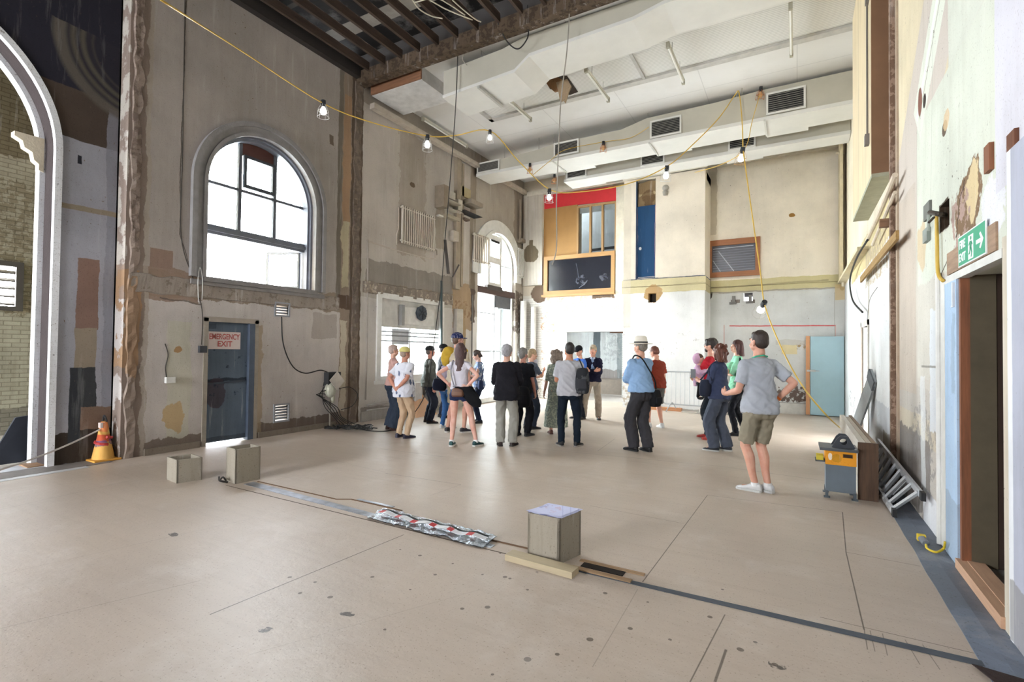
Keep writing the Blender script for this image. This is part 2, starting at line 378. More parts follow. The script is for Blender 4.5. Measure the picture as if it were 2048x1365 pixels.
# near-left wall with the great arch
X2 = NL
def Z2(k, p, q, c, w=0., o=1., *e): return ZL(k, p, q, c, w, o, *e, x=X2)
zn = [
 Z2('r', (100, 250), (245, 1000), '#9a9aa2', .04, 1.), ('r', (2.0, 5.05), (3.5, 7.7), '#25242e', .03, 1.), ('r', (2.0, 4.42), (3.5, 5.1), '#4a3f37', .04, 1.),
 ('r', (3.28, 0), (3.5, 5.0), '#84848c', .06, .8),  # darker strip: corner shading painted into the wall colour
 Z2('r', (112, 402), (240, 438), '#8d806e', .03, 1.), Z2('r', (155, 515), (196, 660), '#7f665b', .05, 1.), Z2('r', (150, 655), (192, 735), '#8e8272', .05, 1.),
 Z2('r', (143, 735), (190, 830), '#3a3c3e', .06, 1.), Z2('r', (160, 815), (225, 860), '#7a6455', .08, 1.), ('r', (2.6, 0), (3.5, .42), '#39312b', .08, 1.), Z2('r', (140, 735), (160, 885), '#33363a', .02, 1.),
 Z2('r', (155, 310), (163, 330), '#22222a', .03, 1.),
]
for k, (rr, cc) in enumerate(((0.98, '#5e5850'), (.84, '#25242e'), (.80, '#565046'), (.74, '#25242e'), (.69, '#555046'), (.63, '#25242e'), (.56, '#403c3a'), (.53, '#25242e'))):
    zn.append(('e', (3.62 - rr, 5.85 - rr), (3.62 + rr, 5.85 + rr), cc, .02, .9))
zn.append(('r', (2.4, 5.95), (3.6, 7.7), '#25242e', .06, 1.))
m_near = paint('arch_wall_paint', '#8f8b88', zn, 'y', streak=.35, wmul=2., chips=1, speck=.4)
ARC, ARR, ARZ = 1.08, 1.67, 4.2
arch = [(ARC - ARR, -.01), (ARC + ARR, -.01)] + [(ARC + ARR * math.cos(PI*k/40), ARZ + ARR * math.sin(PI*k/40)) for k in range(41)]
mb = MB().poly(rect(-7.3, -.02, 3.42, 7.7), [arch], lambda a, b: (X2, a, b), (-.55, 0, 0))
mb.box((X2, 3.40, -.02), (L - .42, 3.42, 7.7))
struct('wall_arch', mb, m_near)
# arch linings: two chipped white rings with the dark gap between them
m_chip = paint('chipped_white_lining', '#e6e8ec', [('r', (-3, 0), (6, 9), '#8b8580', .5, .9, .66)], 'y', chips=1, speck=1., chipcol='#3a302a', brick=.12, warp=.3)
def arch_ring(r0, r1, xa, xb, leg0=0.):
    m = MB(); out = [(ARC + r1, leg0)] + [(ARC + r1*math.cos(PI*k/40), ARZ + r1*math.sin(PI*k/40)) for k in range(41)] + [(ARC - r1, leg0), (ARC - r0, leg0)] + [(ARC + r0*math.cos(PI*k/40), ARZ + r0*math.sin(PI*k/40)) for k in range(40, -1, -1)] + [(ARC + r0, leg0)]
    return m.poly(out, [], lambda a, b: (xa, a, b), (xb - xa, 0, 0))
struct('trim_1', arch_ring(ARR - .045, ARR + .03, X2 - .06, X2 + .02), m_chip)
struct('trim_2', arch_ring(ARR - .09, ARR, X2 - .50, X2 - .36), m_chip)
struct('trim_3', arch_ring(ARR - .03, ARR, X2 - .36, X2 - .06), flat('#332a2a', .9, bump=.5))
# corbel on the jamb
cp = [(0, 0), (.05, .02), (.05, .10), (.10, .14), (.12, .24), (.20, .28), (.22, .36), (.30, .40), (.30, .46), (0, .46)]
mb = MB().poly([(ARC + ARR - .05 - a, 3.95 + b) for a, b in cp], [], lambda a, b: (X2 - .48, a, b), (.13, 0, 0))
cb = mb.build('corbel', flat('#d9cdb4', .8, bump=.4)); tag(cb, 'moulded cream plaster corbel broken off at the jamb of the great arch', 'corbel')

# room beyond the arch
mgreen = paint('brick_room_paint', '#b0aa96', [('r', (-5, 0), (9, 2.2), '#b9c9c2', .3, 1.), ('r', (3.0, 0), (3.8, 2.4), '#b7a88e', .3, .7), ('r', (-4, 5), (8, 9), '#6f6347', .4, .8), ('r', (-9, 0), (9, .5), '#77736a', .4, .7),
   ('r', (1.2, 2.2), (3.6, 4.6), '#857a62', .7, .7, .46), ('r', (-9, 2.9), (9, 3.2), '#8d8468', .3, .6, .45)], 'y', brick=.75, chips=1, speck=.6)
mb = MB().poly(rect(-7.3, -.02, 4.6, 7.7), [rect(1.9, 2.25, 3.42, 3.05)], lambda a, b: (-12.2, a, b), (-.3, 0, 0)); struct('wall_far_left', mb, mgreen)
struct('wall_alcove_north', box((-12.2, 4.3, -.02), (-8.73, 4.6, 7.7)), paint('alcove_side_paint', '#8b7f5f', [('r', (-13, 0), (-8, 2.6), '#a7aa94', .4, 1.)], 'x', brick=.6, chips=1))
mb = MB().poly(rect(-12.2, -.02, 1.36, 7.7), [rect(-12.0, .6, -9.0, 5.0), rect(-8.0, 1.0, -5.5, 4.2)], lambda a, b: (a, -7.3, b), (0, -.3, 0)); struct('wall_back', mb, paint('back_wall_paint', '#cfcac2', [], 'x', chips=1))  # unseen openings, added and sized for the daylight they bring
# louvre window in the room beyond
lv = thing('louvre_window', 'grey slatted louvre window in the brick wall beyond the great arch', 'window', (-12.2, 2.66, 2.25))
fr = MB(); fr.poly(rect(1.86, 2.21, 3.46, 3.09), [rect(1.94, 2.29, 3.36, 3.0)], lambda a, b: (-12.16, a, b), (-.12, 0, 0)); fr.build('frame', flat('#55504a'), lv)
sl = MB()
for k in range(5): sl.box((-12.3, 1.94, 2.33 + .14*k), (-12.22, 3.36, 2.36 + .14*k), Matrix.Rotation(.6, 3, 'Y'))
sl.build('slats', flat('#6b665f'), lv)

# end wall: left bay, chimney breast, right bay
ze = [

 ('r', (-8.5, 0), (-4.3, 3.4), '#e8e5df', .06, 1.), ('r', (-2.3, 0), (1.2, 3.3), '#cfd0cd', .03, 1.), ('r', (-2.4, 3.6), (1.2, 7.7), '#ece3d2', .0, 1.), ('r', (-8.5, 3.5), (-4.3, 7.7), '#cdc2b0', .0, 1.),
 ('r', (-7.6, 2.3), (-4.5, 3.1), '#c9a888', .3, .8, .56), ('r', (-7.6, 0), (-6.9, 2.6), '#c79e7c', .3, .8, .56), ('r', (-8.2, 0), (-7.0, 1.1), '#aaa197', .4, .8, .53), ('r', (-7.4, 2.95), (-5.4, 3.5), '#c9b9a0', .3, .8, .52),
 ('r', (-5.1, 6.45), (-4.3, 7.0), '#b5a894', .02, 1.),
 ('l', (-1.66, 2.37), (.86, 2.34), '#c43c3c', .02, .9, .016), ('l', (.86, 2.0), (.86, 2.36), '#c98a80', .0, .7, .008), ('l', (-1.8, 1.7), (-1.8, 2.4), '#b97466', .0, .7, .01),
 ZE('r', (1563, 690), (1594, 709), '#d8caa0', .01, 1.), ZE('e', (1592, 686), (1612, 702), '#a08964', .1, 1., .5),
 ZE('e', (1540, 778), (1625, 808), '#6b5c54', .35, 1., .44), ZE('r', (1555, 770), (1620, 800), '#6b5c54', .5, 1., .5),
 ZE('e', (1578, 426), (1590, 433), '#9a7238', .1, 1.), ZE('e', (1412, 572), (1425, 600), '#3a3028', .08, 1.), ZE('e', (1677, 543), (1692, 582), '#2c2520', .08, 1.), ZE('e', (1062, 570), (1094, 606), '#6b5a4c', .3, 1.), ZE('r', (1184, 584), (1228, 596), '#6d5b4d', .12, 1.), ZE('r', (1186, 586), (1226, 591), '#352c26', .03, 1.),  # beam holes drawn as dark spots, their shade put into the colour
 ZE('r', (1550, 680), (1620, 690), '#bdb9b0', .1, .7), ('r', (-2.3, 0), (.3, .28), '#d9d6cf', .02, 1.), ('l', (-2.3, .02), (1.1, .02), '#3d3732', .01, 1., .03), ('l', (-2.3, .29), (.3, .29), '#8c8880', 0, .8, .008),
 ('r', (-2.3, 3.3), (1.1, 3.34), '#7b7263', .05, .7), ('r', (-2.3, 3.34), (1.1, 3.66), '#c9bf93', .05, 1.), ('l', (-2.2, 3.46), (.7, 3.52), '#8b8065', .04, .6, .02),
 ('r', (.85, 3.0), (1.1, 3.4), '#d1b98a', .05, .8), ('l', (.84, 2.0), (.84, 3.2), '#9b968f', 0, .8, .006),
 ZE('r', (1462, 600), (1480, 606), '#77706a', .02, 1.), ZE('r', (1492, 600), (1510, 606), '#77706a', .02, 1.), ('r', (-2.25, 5.0), (-2.0, 7.5), '#a5977f', .1, .5),
]
m_end = paint('end_wall_paint', '#d8d3c8', ze, 'x', streak=.25, wmul=1.6, brick=(.5, -8.4, -.2, -4.4, 3.3), chips=1, chipcol='#8d8074', speck=.3)
mb = MB()
mb.poly(rect(-8.72, -.02, 1.36, 7.7), [rect(-6.77, -.01, -4.72, 2.24), rect(-6.26, 4.75, -4.99, 6.34), rect(-7.35, 3.58, -5.06, 4.68), rect(-2.24, 3.86, -.94, 4.74),
   rect(-1.30, 3.06, -1.07, 3.36)], lambda a, b: (a, EY, b), (0, .3, 0))
struct('wall_end', mb, m_end)
zb = [('r', (-4.6, 3.66), (-2.0, 7.7), '#e6dccb', .0, 1.), ('r', (-4.6, 0), (-2.0, 3.3), '#dfdfdd', .02, 1.),
 ('r', (-4.6, 3.3), (-2.0, 3.68), '#cdc29a', .03, 1.), ('l', (-4.5, 3.47), (-2.1, 3.5), '#9a8f72', .03, .8, .012), ('l', (-4.5, 3.69), (-2.1, 3.70), '#4c5566', .02, 1., .012), ('r', (-4.5, 0), (-4.2, .9), '#b9aa97', .2, .9, .5),
 ZE('e', (1286, 572), (1326, 606), '#b39468', .12, 1., y=BY), ('r', (-4.42, 2.3), (-4.2, 6.5), '#d4cbb8', .02, .6), ('l', (-2.3, .03), (-4.3, .03), '#9a938b', .04, .8, .03),
 ZE('r', (1293, 382), (1300, 400), '#9a8f80', .2, .3, y=BY), ('r', (-4.3, 1.6), (-2.3, 2.1), '#a39b90', 1.2, .8, .62)]
m_breast = paint('chimney_breast_paint', '#dad6cc', zb, 'x', streak=.2, wmul=3., brick=(.3, -4.5, -.1, -4.1, 2.4), chips=1, chipcol='#8d8074', speck=.3)
mb = MB(); mb.poly(rect(-4.42, -.02, -2.17, 6.62), [rect(-3.70, 3.02, -3.47, 3.28), rect(-4.06, 3.72, -3.50, 6.58)], lambda a, b: (a, BY, b), (0, .25, 0))
mb.box((-4.42, BY + .25, -.02), (-4.2, EY, 6.62)).box((-2.42, BY + .25, -.02), (-2.17, EY, 6.62)).box((-4.42, BY + .25, 6.4), (-2.17, EY, 6.62))
struct('wall_chimney_breast', mb, m_breast)
struct('wall_breast_recess', box((-4.2, BY + .3, 2.9), (-2.42, BY + .34, 6.7)), flat('#4a4138', .9))
# service void behind the high openings; roof gap added to let sky light in
mb = MB().box((-8.72, 17.2, 3.2), (1.36, 17.4, 7.7)).box((-8.72, 15.6, 3.2), (1.36, 17.4, 3.3)).box((-7.3, 15.6, 7.6), (1.36, 17.4, 7.7)).box((-8.8, 15.6, 3.2), (-8.72, 17.4, 7.7)).box((1.36, 15.6, 3.2), (1.44, 17.4, 7.7))
struct('wall_service_void', mb, paint('void_paint', '#8d9399', [ ('l', (-6.5, 5.3), (-4.6, 5.36), '#15171c', .0, 1., .05), ('l', (-6.5, 4.95), (-4.6, 4.98), '#2a2d30', 0, .9, .02), ('r', (-3, 3.2), (1, 5.2), '#4c4a50', 0, 1.)], 'x'))
# room beyond the end doorway
ms = paint('far_room_paint', '#a7adac', [('r', (-9, 0), (0, .9), '#6d6660', .3, .8), ('r', (-7.2, .5), (-6.9, 3), '#39464b', .1, .9), ('r', (-6.2, .5), (-5.9, 3), '#6a7475', .15, .8), ('r', (-5.2, .4), (-4.6, 2.2), '#4c4a46', .2, .8), ('r', (-6.7, 1.2), (-5.3, 2.6), '#8a9190', .5, .7, .5)], 'x', chips=1, speck=.6)
struct('wall_far_room', box((-9.4, 19.3, 0), (-1.8, 19.5, 3.2)), ms)
mb = MB().box((-9.5, 15.6, 0), (-9.4, 19.5, 3.2)).poly(rect(15.6, 0, 19.5, 3.2), [rect(16.3, .6, 18.6, 2.7)], lambda a, b: (-1.9, a, b), (.12, 0, 0)); struct('wall_far_room_sides', mb, flat('#b8bcbb'))
struct('ceiling_far_room', box((-9.5, 15.6, 3.1), (-1.8, 19.5, 3.2)), flat('#6d6962'))
struct('beam_far_room', box((-5.6, 16.6, 2.25), (-1.9, 16.85, 2.55)), wood('#6b4a35', axis=0))
struct('column_far_room', box((-5.35, 17.2, 0), (-4.85, 17.6, 2.55)), paint('far_pier_paint', '#d5dcdb', [], 'x', brick=.7))
struct('ledge_far_room', box((-7.6, 18.2, .0), (-5.3, 19.3, .55)), flat('#857c70', bump=.4))

# right wall
zr = [
 ('r', (7.8, 0), (15.4, 7.6), '#e3d9c4', 0., 1.), ('r', (7.8, 0), (15.4, 3.35), '#dfe0e0', .1, 1.), ('r', (7.8, 3.15), (13.5, 3.7), '#cdbd92', .2, 1.), ('r', (12.0, 3.5), (15.4, 7.6), '#e3d8c0', .05, 1.),
 ('r', (8.3, 2.75), (10.8, 3.4), '#b6a68c', .3, .9, .45), ('r', (8.0, 0), (10.3, .9), '#b9bcc2', .3, .7), ('r', (7.9, 0), (8.8, .55), '#8d877e', .2, .8),
 ZR('e', (1698, 780), (1712, 840), '#4a423c', .3, 1., .55), ('r', (10.3, 1.8), (10.45, 2.9), '#a89a84', .1, .8),
 # strip where the cross wall stood
 ('r', (7.45, 0), (7.8, 7.6), '#9b8673', .05, 1.), ('r', (7.62, 0), (7.82, 7.6), '#4a3a30', .07, 1.), ('r', (7.5, .6), (7.7, 3.6), '#7c6655', .1, .8),
 ('r', (-8, 0), (7.46, 7.6), '#cdc6ba', .0, 1.),
 # near bay: yellow top, mauve diagonal, pale green panel
 ('r', (5.2, 3.4), (7.46, 7.6), '#dacdb0', .0, 1.), ('l', (7.6, 3.1), (4.1, 5.9), '#c4bab0', .03, 1., .55), ('l', (7.7, 2.4), (4.9, 5.0), '#c4bab0', .03, 1., .5),
 ('r', (3.6, 1.35), (6.42, 3.92), '#d5d8ca', .03, 1.), ('l', (6.42, 3.93), (4.2, 5.72), '#d5d8cb', .01, 1., .25), ('l', (6.42, 4.0), (4.26, 5.75), '#e8eae4', .0, 1., .045), ('l', (6.3, 3.97), (4.2, 5.66), '#8f897a', .01, 1., .008),
 ('r', (3.6, 3.92), (5.2, 5.2), '#d5d8cb', .05, .95),
 ('r', (5.35, 0), (7.46, 1.38), '#c2bbb2', .06, 1.), ('r', (5.2, 1.3), (7.46, 2.3), '#cfc8be', .25, .8), ('r', (6.5, 1.2), (7.46, 3.4), '#c5b8aa', .04, .9),
 ('r', (5.3, 0.75), (7.5, 1.0), '#cbbfa9', .03, .8), ('r', (5.9, .05), (7.6, .8), '#77706c', .35, .85), ('e', (5.6, .4), (6.8, 1.1), '#8f8a88', .5, .7, .48), ('r', (5.05, .0), (6.2, .32), '#dddde0', .06, 1.),
 ('r', (5.5, .9), (5.9, 2.0), '#dfe4ea', .15, .8), ('r', (6.1, .3), (6.3, 1.4), '#e2e5e6', .1, .6),
 ('e', (6.0, 2.4), (6.4, 2.9), '#d2b88e', .4, .7),
 # broken plaster and brick above the exit sign
 ('e', (4.35, 2.42), (5.05, 2.98), '#83694f', .7, 1.), ('e', (4.42, 2.55), (4.8, 2.95), '#d9c49a', .55, 1.), ('e', (4.7, 2.4), (5.15, 2.85), '#b59a8f', .6, 1., .47), ('e', (3.95, 2.3), (4.35, 2.75), '#e4e4ea', .6, 1.), ('l', (5.0, 2.5), (4.8, 2.9), '#4a3a2e', .35, .9, .012),
 ZR('r', (1878, 412), (1897, 455), '#453526', .04, 1.), ZR('e', (1836, 185), (1844, 224), '#8c5e50', .05, 1.), ZR('e', (1846, 193), (1852, 210), '#3a2e28', .02, 1.), ZR('e', (1884, 248), (1894, 265), '#6a5a4c', .03, 1.), ZR('e', (1886, 225), (1898, 250), '#d5b890', .1, .8),
 ZR('l', (1866, 60), (1860, 500), '#9ba292', .01, .6, .006), ZR('l', (1834, 260), (1832, 640), '#aeb1a0', .01, .7, .006), ZR('l', (1997, 0), (1998, 310), '#7a7f78', .01, .9, .012), ('r', (2.9, 2.6), (4.12, 7.6), '#d8d6de', .03, 1.),
 ZR('l', (1843, 733), (1875, 735), '#7f7a72', .01, .8, .01), ('l', (5.15, 2.42), (5.45, 2.3), '#4a4038', .05, .9, .008),
 ('r', (-7.3, 0), (3.3, 7.6), '#cfcac2', .05, 1.),
]
m_right = paint('right_wall_paint', '#cfc5b4', zr, 'y', streak=.6, wmul=1.9, chips=1, chipcol='#4a3c30', speck=.35)
mb = MB().poly(rect(-7.3, -.02, 15.75, 7.7), [rect(3.97, .02, 4.94, 2.2), rect(10.43, -.01, 11.33, 2.11), rect(rw(1899, 450).y, rw(1899, 450).z, rw(1880, 415).y, rw(1880, 415).z)], lambda a, b: (RW, a, b), (.3, 0, 0))
struct('wall_right', mb, m_right)
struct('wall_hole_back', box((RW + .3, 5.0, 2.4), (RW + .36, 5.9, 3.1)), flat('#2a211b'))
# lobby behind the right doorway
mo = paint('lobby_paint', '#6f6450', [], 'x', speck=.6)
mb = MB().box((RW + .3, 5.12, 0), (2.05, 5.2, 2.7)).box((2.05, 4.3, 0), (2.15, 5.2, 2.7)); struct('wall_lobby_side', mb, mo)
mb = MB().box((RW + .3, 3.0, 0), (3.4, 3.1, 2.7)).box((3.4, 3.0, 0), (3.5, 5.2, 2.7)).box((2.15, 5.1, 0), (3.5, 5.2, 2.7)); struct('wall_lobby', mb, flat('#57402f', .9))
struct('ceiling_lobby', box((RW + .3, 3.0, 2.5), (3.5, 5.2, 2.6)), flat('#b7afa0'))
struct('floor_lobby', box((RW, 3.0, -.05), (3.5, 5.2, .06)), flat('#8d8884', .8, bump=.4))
struct('wall_room_two', box((RW + .3, 9.9, 0), (RW + 1.2, 10.0, 2.5)), flat('#cfccc6'))
struct('wall_room_two_end', MB().box((RW + 1.2, 9.9, 0), (RW + 1.3, 12.2, 2.5)).box((RW + .3, 12.1, 0), (RW + 1.2, 12.2, 2.5)), flat('#c2bfb9'))

# ceiling of the second bay
zc_ = [('l', (-5.5, 7.9), (-5.5, 15.3), '#b9b6b0', 0, .7, .012), ('l', (-3.3, 7.9), (-3.3, 15.3), '#b9b6b0', 0, .7, .012), ('l', (-1.1, 7.9), (-1.1, 15.3), '#b9b6b0', 0, .7, .012)]
t = NT('white_ceiling_board'); pos = t.n('ShaderNodeNewGeometry').outputs['Position']; sp = t.n('ShaderNodeSeparateXYZ'); t.set(sp.inputs[0], pos)
q = t.math('PINGPONG', sp.outputs[0], .9); q2 = t.math('PINGPONG', t.math('ADD', sp.outputs[1], .3), 1.2); e = t.math('MINIMUM', q, q2)
col = t.mul(t.ramp(e, .006, .012, .35, 0), hexc('#dcdbd9'), (.5, .5, .5, 1)); col = t.mul(t.ramp(t.noise(pos, 1.3, 6), .5, .8, 0, .3), col, (.72, .7, .66, 1)); t.bsdf(col, .8); m_ceil = t.m
struct('ceiling', MB().box((-8.72, 7.8, CZ), (1.36, 15.7, CZ + .12)), m_ceil)
struct('wall_roof_void', MB().box((-8.72, 7.86, CZ + .12), (1.36, 7.96, 8.3)), flat('#231e1b'))
# dark roof void over the near bay
struct('ceiling_near', MB().box((-12.5, -7.6, 8.12), (1.4, 8.0, 8.2)), paint('roof_boards', '#1e1b19', [('r', (-13, 6.9), (2, 7.25), '#a39d92', .02, 1.), ('r', (-13, 4.7), (2, 5.0), '#7c7669', .02, 1.), ('r', (-13, 6.0), (2, 6.1), '#5c564d', .02, 1.)], 'f') )
m_joist = wood('#4a3a2f', .8, 1, .5)
xs = [at(p, q, 'y', 7.5).x for p, q in ((728, 152), (762, 140), (796, 128), (830, 115), (868, 103), (909, 85), (947, 68), (991, 50), (1036, 32))]
d_ = (xs[-1] - xs[0]) / 8
k = 0; x = xs[0]
while x < 1.0:
    struct('beam_joist', MB().bar((x, -7.3, CZ + .13), (x, 7.62, CZ + .13), .055, .17), m_joist); x += d_
struct('beam_timber', MB().bar((-8.35, 7.73, CZ - .02), (1.3, 7.73, CZ - .02), .22, .26), paint('old_timber', '#5c4d3e', [('r', (-9, 7), (2, 8), '#3f3227', .4, .8, .5)], 'x', speck=.5))
struct('beam_edge_left', MB().bar((-8.28, 3.4, CZ + .08), (-8.28, 7.62, CZ + .08), .22, .25), flat('#2b2522'))
struct('beam_alcove', MB().box((-12.5, -7.6, 7.7), (-8.3, 8, 7.95)), flat('#2b2522'))

# floor
zf = [
 # sheet joints
]
def FJ(*pts, w=.007, c='#4f443a', o=.9):
    for a, b in zip(pts[:-1], pts[1:]): zf.append(ZF('l', a, b, c, .004, o, w * .55))
def world_grid():
    return
zf.append(('r', (-13, -8), (-8.3, 16), '#c9c8c6', .0, .5))
# hardboard sheets laid on the floor, joints seen in the photo
FJ((0, 1258), (400, 1162), w=.004, o=.5)
FJ((420, 1230), (808, 1070), w=.008)
FJ((1185, 1365 - 30), (1275, 1180), w=.004, o=.4)
FJ((1285, 1165), (1415, 991), w=.006); FJ((1180, 1012), (1368, 1048), w=.005, o=.7); FJ((1415, 991), (1685, 1025), w=.006); FJ((1685, 1025), (1692, 1105), (1728, 1260), w=.007); FJ((1692, 1105), (1840, 1133), w=.005)
FJ((1020, 893), (1440, 933), w=.006); FJ((1440, 933), (1648, 962), w=.006); FJ((770, 947), (922, 970), w=.006); FJ((922, 970), (860, 992), w=.004, o=.5)
FJ((760, 898), (885, 914), w=.006); FJ((1195, 903), (1230, 878), w=.005); FJ((1300, 850), (1560, 872), w=.005, o=.6); FJ((960, 827), (1060, 838), w=.005); FJ((640, 915), (770, 945), w=.004, o=.5)
FJ((1240, 870), (1480, 882), w=.004, o=.4); FJ((0, 1020), (260, 962), w=.004, o=.5); FJ((0, 1150), (620, 1012), w=.003, o=.35); FJ((950, 990), (1080, 955), w=.003, o=.4)
FJ((500, 1310), (960, 1180), w=.003, o=.3); FJ((1380, 1365), (1450, 1230), w=.006, o=.8); FJ((1430, 1365), (1452, 1300), w=.012, c='#3c342c', o=.7)
FJ((1640, 1235), (1960, 1310), w=.005, o=.9); FJ((1728, 1258), (1735, 1300), w=.004); FJ((1740, 1262), (1750, 1304), w=.003); FJ((1765, 1268), (1775, 1312), w=.003); FJ((1810, 1280), (1840, 1330), w=.003); FJ((1845, 1290), (1880, 1340), w=.003)
for px, py in [(1020,1158),(965,1150),(1010,1155),(800,1100),(840,1112),(870,1150),(905,1128),(745,1155),(820,1180),(600,1187),(688,1230),(770,1260),(925,1218),(975,1215),(1055,1180),(1075,1145),(1210,1187),(1180,1280),(1260,1258),(1115,1310),(1055,1320),(985,1350),(1480,1300),(1510,1285),(1445,1180),(345,1070),(630,1165),(660,1195),(1340,1280),(1420,1235),(1550,1330),(530,1262),(580,1155),(1000,1108),(1295,1205)]:
    r_ = random.uniform(.008, .02); f = fl(px, py); zf.append(('e', (f.x - r_, f.y - r_), (f.x + r_, f.y + r_), '#5e5248', .02, .85))
for px, py in [(688,1229),(530,1263),(345,1070),(1555,1330)]:
    f = fl(px, py); zf.append(('e', (f.x - .05, f.y - .03), (f.x + .05, f.y + .03), '#4a423c', .15, .9, .5))
m_floor = paint('floor_boards', '#bfb0a1', zf, 'f', rough=.44, big=.05, speck=.5, spec=.35)
struct('floor', box((-12.5, -7.6, -.12), (RW + .02, 15.6, 0)), m_floor)
struct('floor_far_room', box((-9.5, 15.6, -.12), (-1.8, 19.5, 0)), flat('#a9a49c', .6))
# ------------------------------------------------------------------ windows, doors and trim
m_frame = flat('#8e9095', .6, bump=.3); m_white = flat('#d9d8d3', .6, bump=.3, var=.08); m_dirty = flat('#a9a49b', .7, bump=.4)
tg = NT('window_glass'); a_ = tg.n('ShaderNodeBsdfTransparent'); a_.inputs[0].default_value = (.94, .97, .96, 1)
g_ = tg.n('ShaderNodeBsdfGlossy'); g_.inputs['Roughness'].default_value = .03; fr_ = tg.n('ShaderNodeFresnel'); fr_.inputs[0].default_value = 1.45
mx_ = tg.n('ShaderNodeMixShader'); tg.set(mx_.inputs[0], tg.math('MULTIPLY', fr_.outputs[0], .8)); tg.t.links.new(a_.outputs[0], mx_.inputs[1]); tg.t.links.new(g_.outputs[0], mx_.inputs[2]); tg.t.links.new(mx_.outputs[0], tg.out.inputs[0]); m_glass = tg.m
def ring2d(c, r0, r1, spring, z0):
    n = 32
    return [(c + r1, z0)] + [(c + r1*math.cos(PI*k/n), spring + r1*math.sin(PI*k/n)) for k in range(n+1)] + [(c - r1, z0), (c - r0, z0)] + [(c + r0*math.cos(PI*k/n), spring + r0*math.sin(PI*k/n)) for k in range(n, -1, -1)] + [(c + r0, z0)]
def X(x): return lambda a, b: (x, a, b)
# --- great arched window, first bay
w = thing('window_1', 'tall round-headed window blown out by daylight above the blue emergency door', 'window', (L, 5.56, 2.72)); w['kind'] = 'structure'
mo_ = flat('#8f8c8c', .8, bump=.5)
mb = MB().poly(ring2d(5.56, 1.07, 1.24, 4.3, 2.72), [], X(L - .02), (.06, 0, 0)).poly(ring2d(5.56, 1.20, 1.28, 4.3, 2.72), [], X(L - .02), (.10, 0, 0)).poly(ring2d(5.56, 1.04, 1.10, 4.3, 2.72), [], X(L - .02), (.085, 0, 0))
mb.build('architrave', mo_, w)
mb = MB().poly(ring2d(5.56, .98, 1.06, 4.3, 2.72), [], X(L - .36), (.24, 0, 0)).poly(ring2d(5.56, 1.02, 1.065, 4.3, 2.72), [], X(L - .12), (.05, 0, 0))
mb.build('window_frame', flat('#787c88', .6, bump=.3), w)
mb = MB().box((L - .34, 4.54, 3.50), (L - .2, 6.58, 3.66)).box((L - .36, 4.5, 3.55), (L - .16, 6.62, 3.6)); mb.build('transom', flat('#70757f', .6), w)
mb = MB().box((L - .3, 5.20, 3.62), (L - .24, 5.26, 5.30)).box((L - .3, 5.88, 3.62), (L - .24, 5.94, 5.28)).box((L - .3, 4.58, 4.36), (L - .25, 6.54, 4.41)); mb.build('glazing_bars', flat('#62666f', .6), w)
mb = MB().poly(rect(5.27, 4.44, 5.87, 5.02), [rect(5.32, 4.50, 5.82, 4.97)], X(L - .24), (.05, 0, 0)); mb.build('pivot_pane_frame', flat('#3f444b', .6), w)
mb = MB().poly([(5.26, 5.02), (5.88, 5.02), (5.88, 5.25), (5.75, 5.31), (5.56, 5.345), (5.38, 5.33), (5.26, 5.30)], [], X(L - .29), (.02, 0, 0)); mb.build('brown_board', flat('#5c3a33', .9), w)
mb = MB().poly(arch_pts(5.56, 3.58, 1.0, 4.3, 28), [], X(L - .275), (.004, 0, 0)); mb.build('pane', m_glass, w)
mb = MB().poly(rect(0, 0, .9, .74), [rect(.05, .05, .85, .69)], lambda a, b: (L - .3 - a * .75, 6.50 - a * .28, 2.78 + b), (0, .03, 0)); mb.build('open_casement', flat('#6d727c', .6), w)
mb = MB().box((L - .4, 4.48, 2.66), (L + .07, 6.66, 2.74)).box((L - .02, 4.3, 2.6), (L + .04, 6.85, 2.68)); mb.build('window_sill', flat('#85817f', .8, bump=.6), w)
struct('trim_4', rough_band(3.5, 7.25, 2.38, 2.68, .022), paint('cornice_remains', '#948a80', [('r', (3, 2), (8, 3), '#776a5e', .8, .8, .55)], 'y', speck=.6))
struct('trim_11', rough_band(7.9, 11.2, 2.84, 3.12, .06), paint('cornice_remains_two', '#8d8277', [('r', (7, 2), (12, 4), '#b8ab98', .8, .8, .55)], 'y', speck=.6))
struct('trim_12', rough_band2(3.46, 3.60, .0, 7.5, .03), paint('wall_scar_one', '#94857a', [('r', (3, 1.2), (4, 2.6), '#9a7d62', .5, .8), ('r', (3, 3), (4, 7), '#6b5b52', .6, .7, .5)], 'y', speck=.6))
struct('trim_13', rough_band2(7.58, 7.80, .0, 7.4, .035), paint('wall_scar_two', '#6f6359', [('r', (7, 0), (8, 7.5), '#7d6f62', .6, .8, .5)], 'y', speck=.6))
# --- small vents
def vent(name, y0, y1, z0, z1, label):
    v = thing(name, label, 'vent', (L, (y0 + y1)/2, z0)); fr = MB().poly(rect(y0 - .03, z0 - .03, y1 + .03, z1 + .03), [rect(y0, z0, y1, z1)], X(L - .03), (.05, 0, 0)); fr.build('frame', m_frame, v)
    s = MB(); k = z0 + .035
    while k < z1: s.box((L - .06, y0, k), (L - .01, y1, k + .012), Matrix.Rotation(.5, 3, 'Y')); k += .05
    s.build('slats', flat('#777a80'), v)
vent('wall_vent', 5.80, 6.06, 2.21, 2.42, 'small bright square air vent high on the wall right of the emergency door')
vent('wall_vent', 5.82, 6.09, .26, .54, 'small slatted air vent low on the wall right of the emergency door')
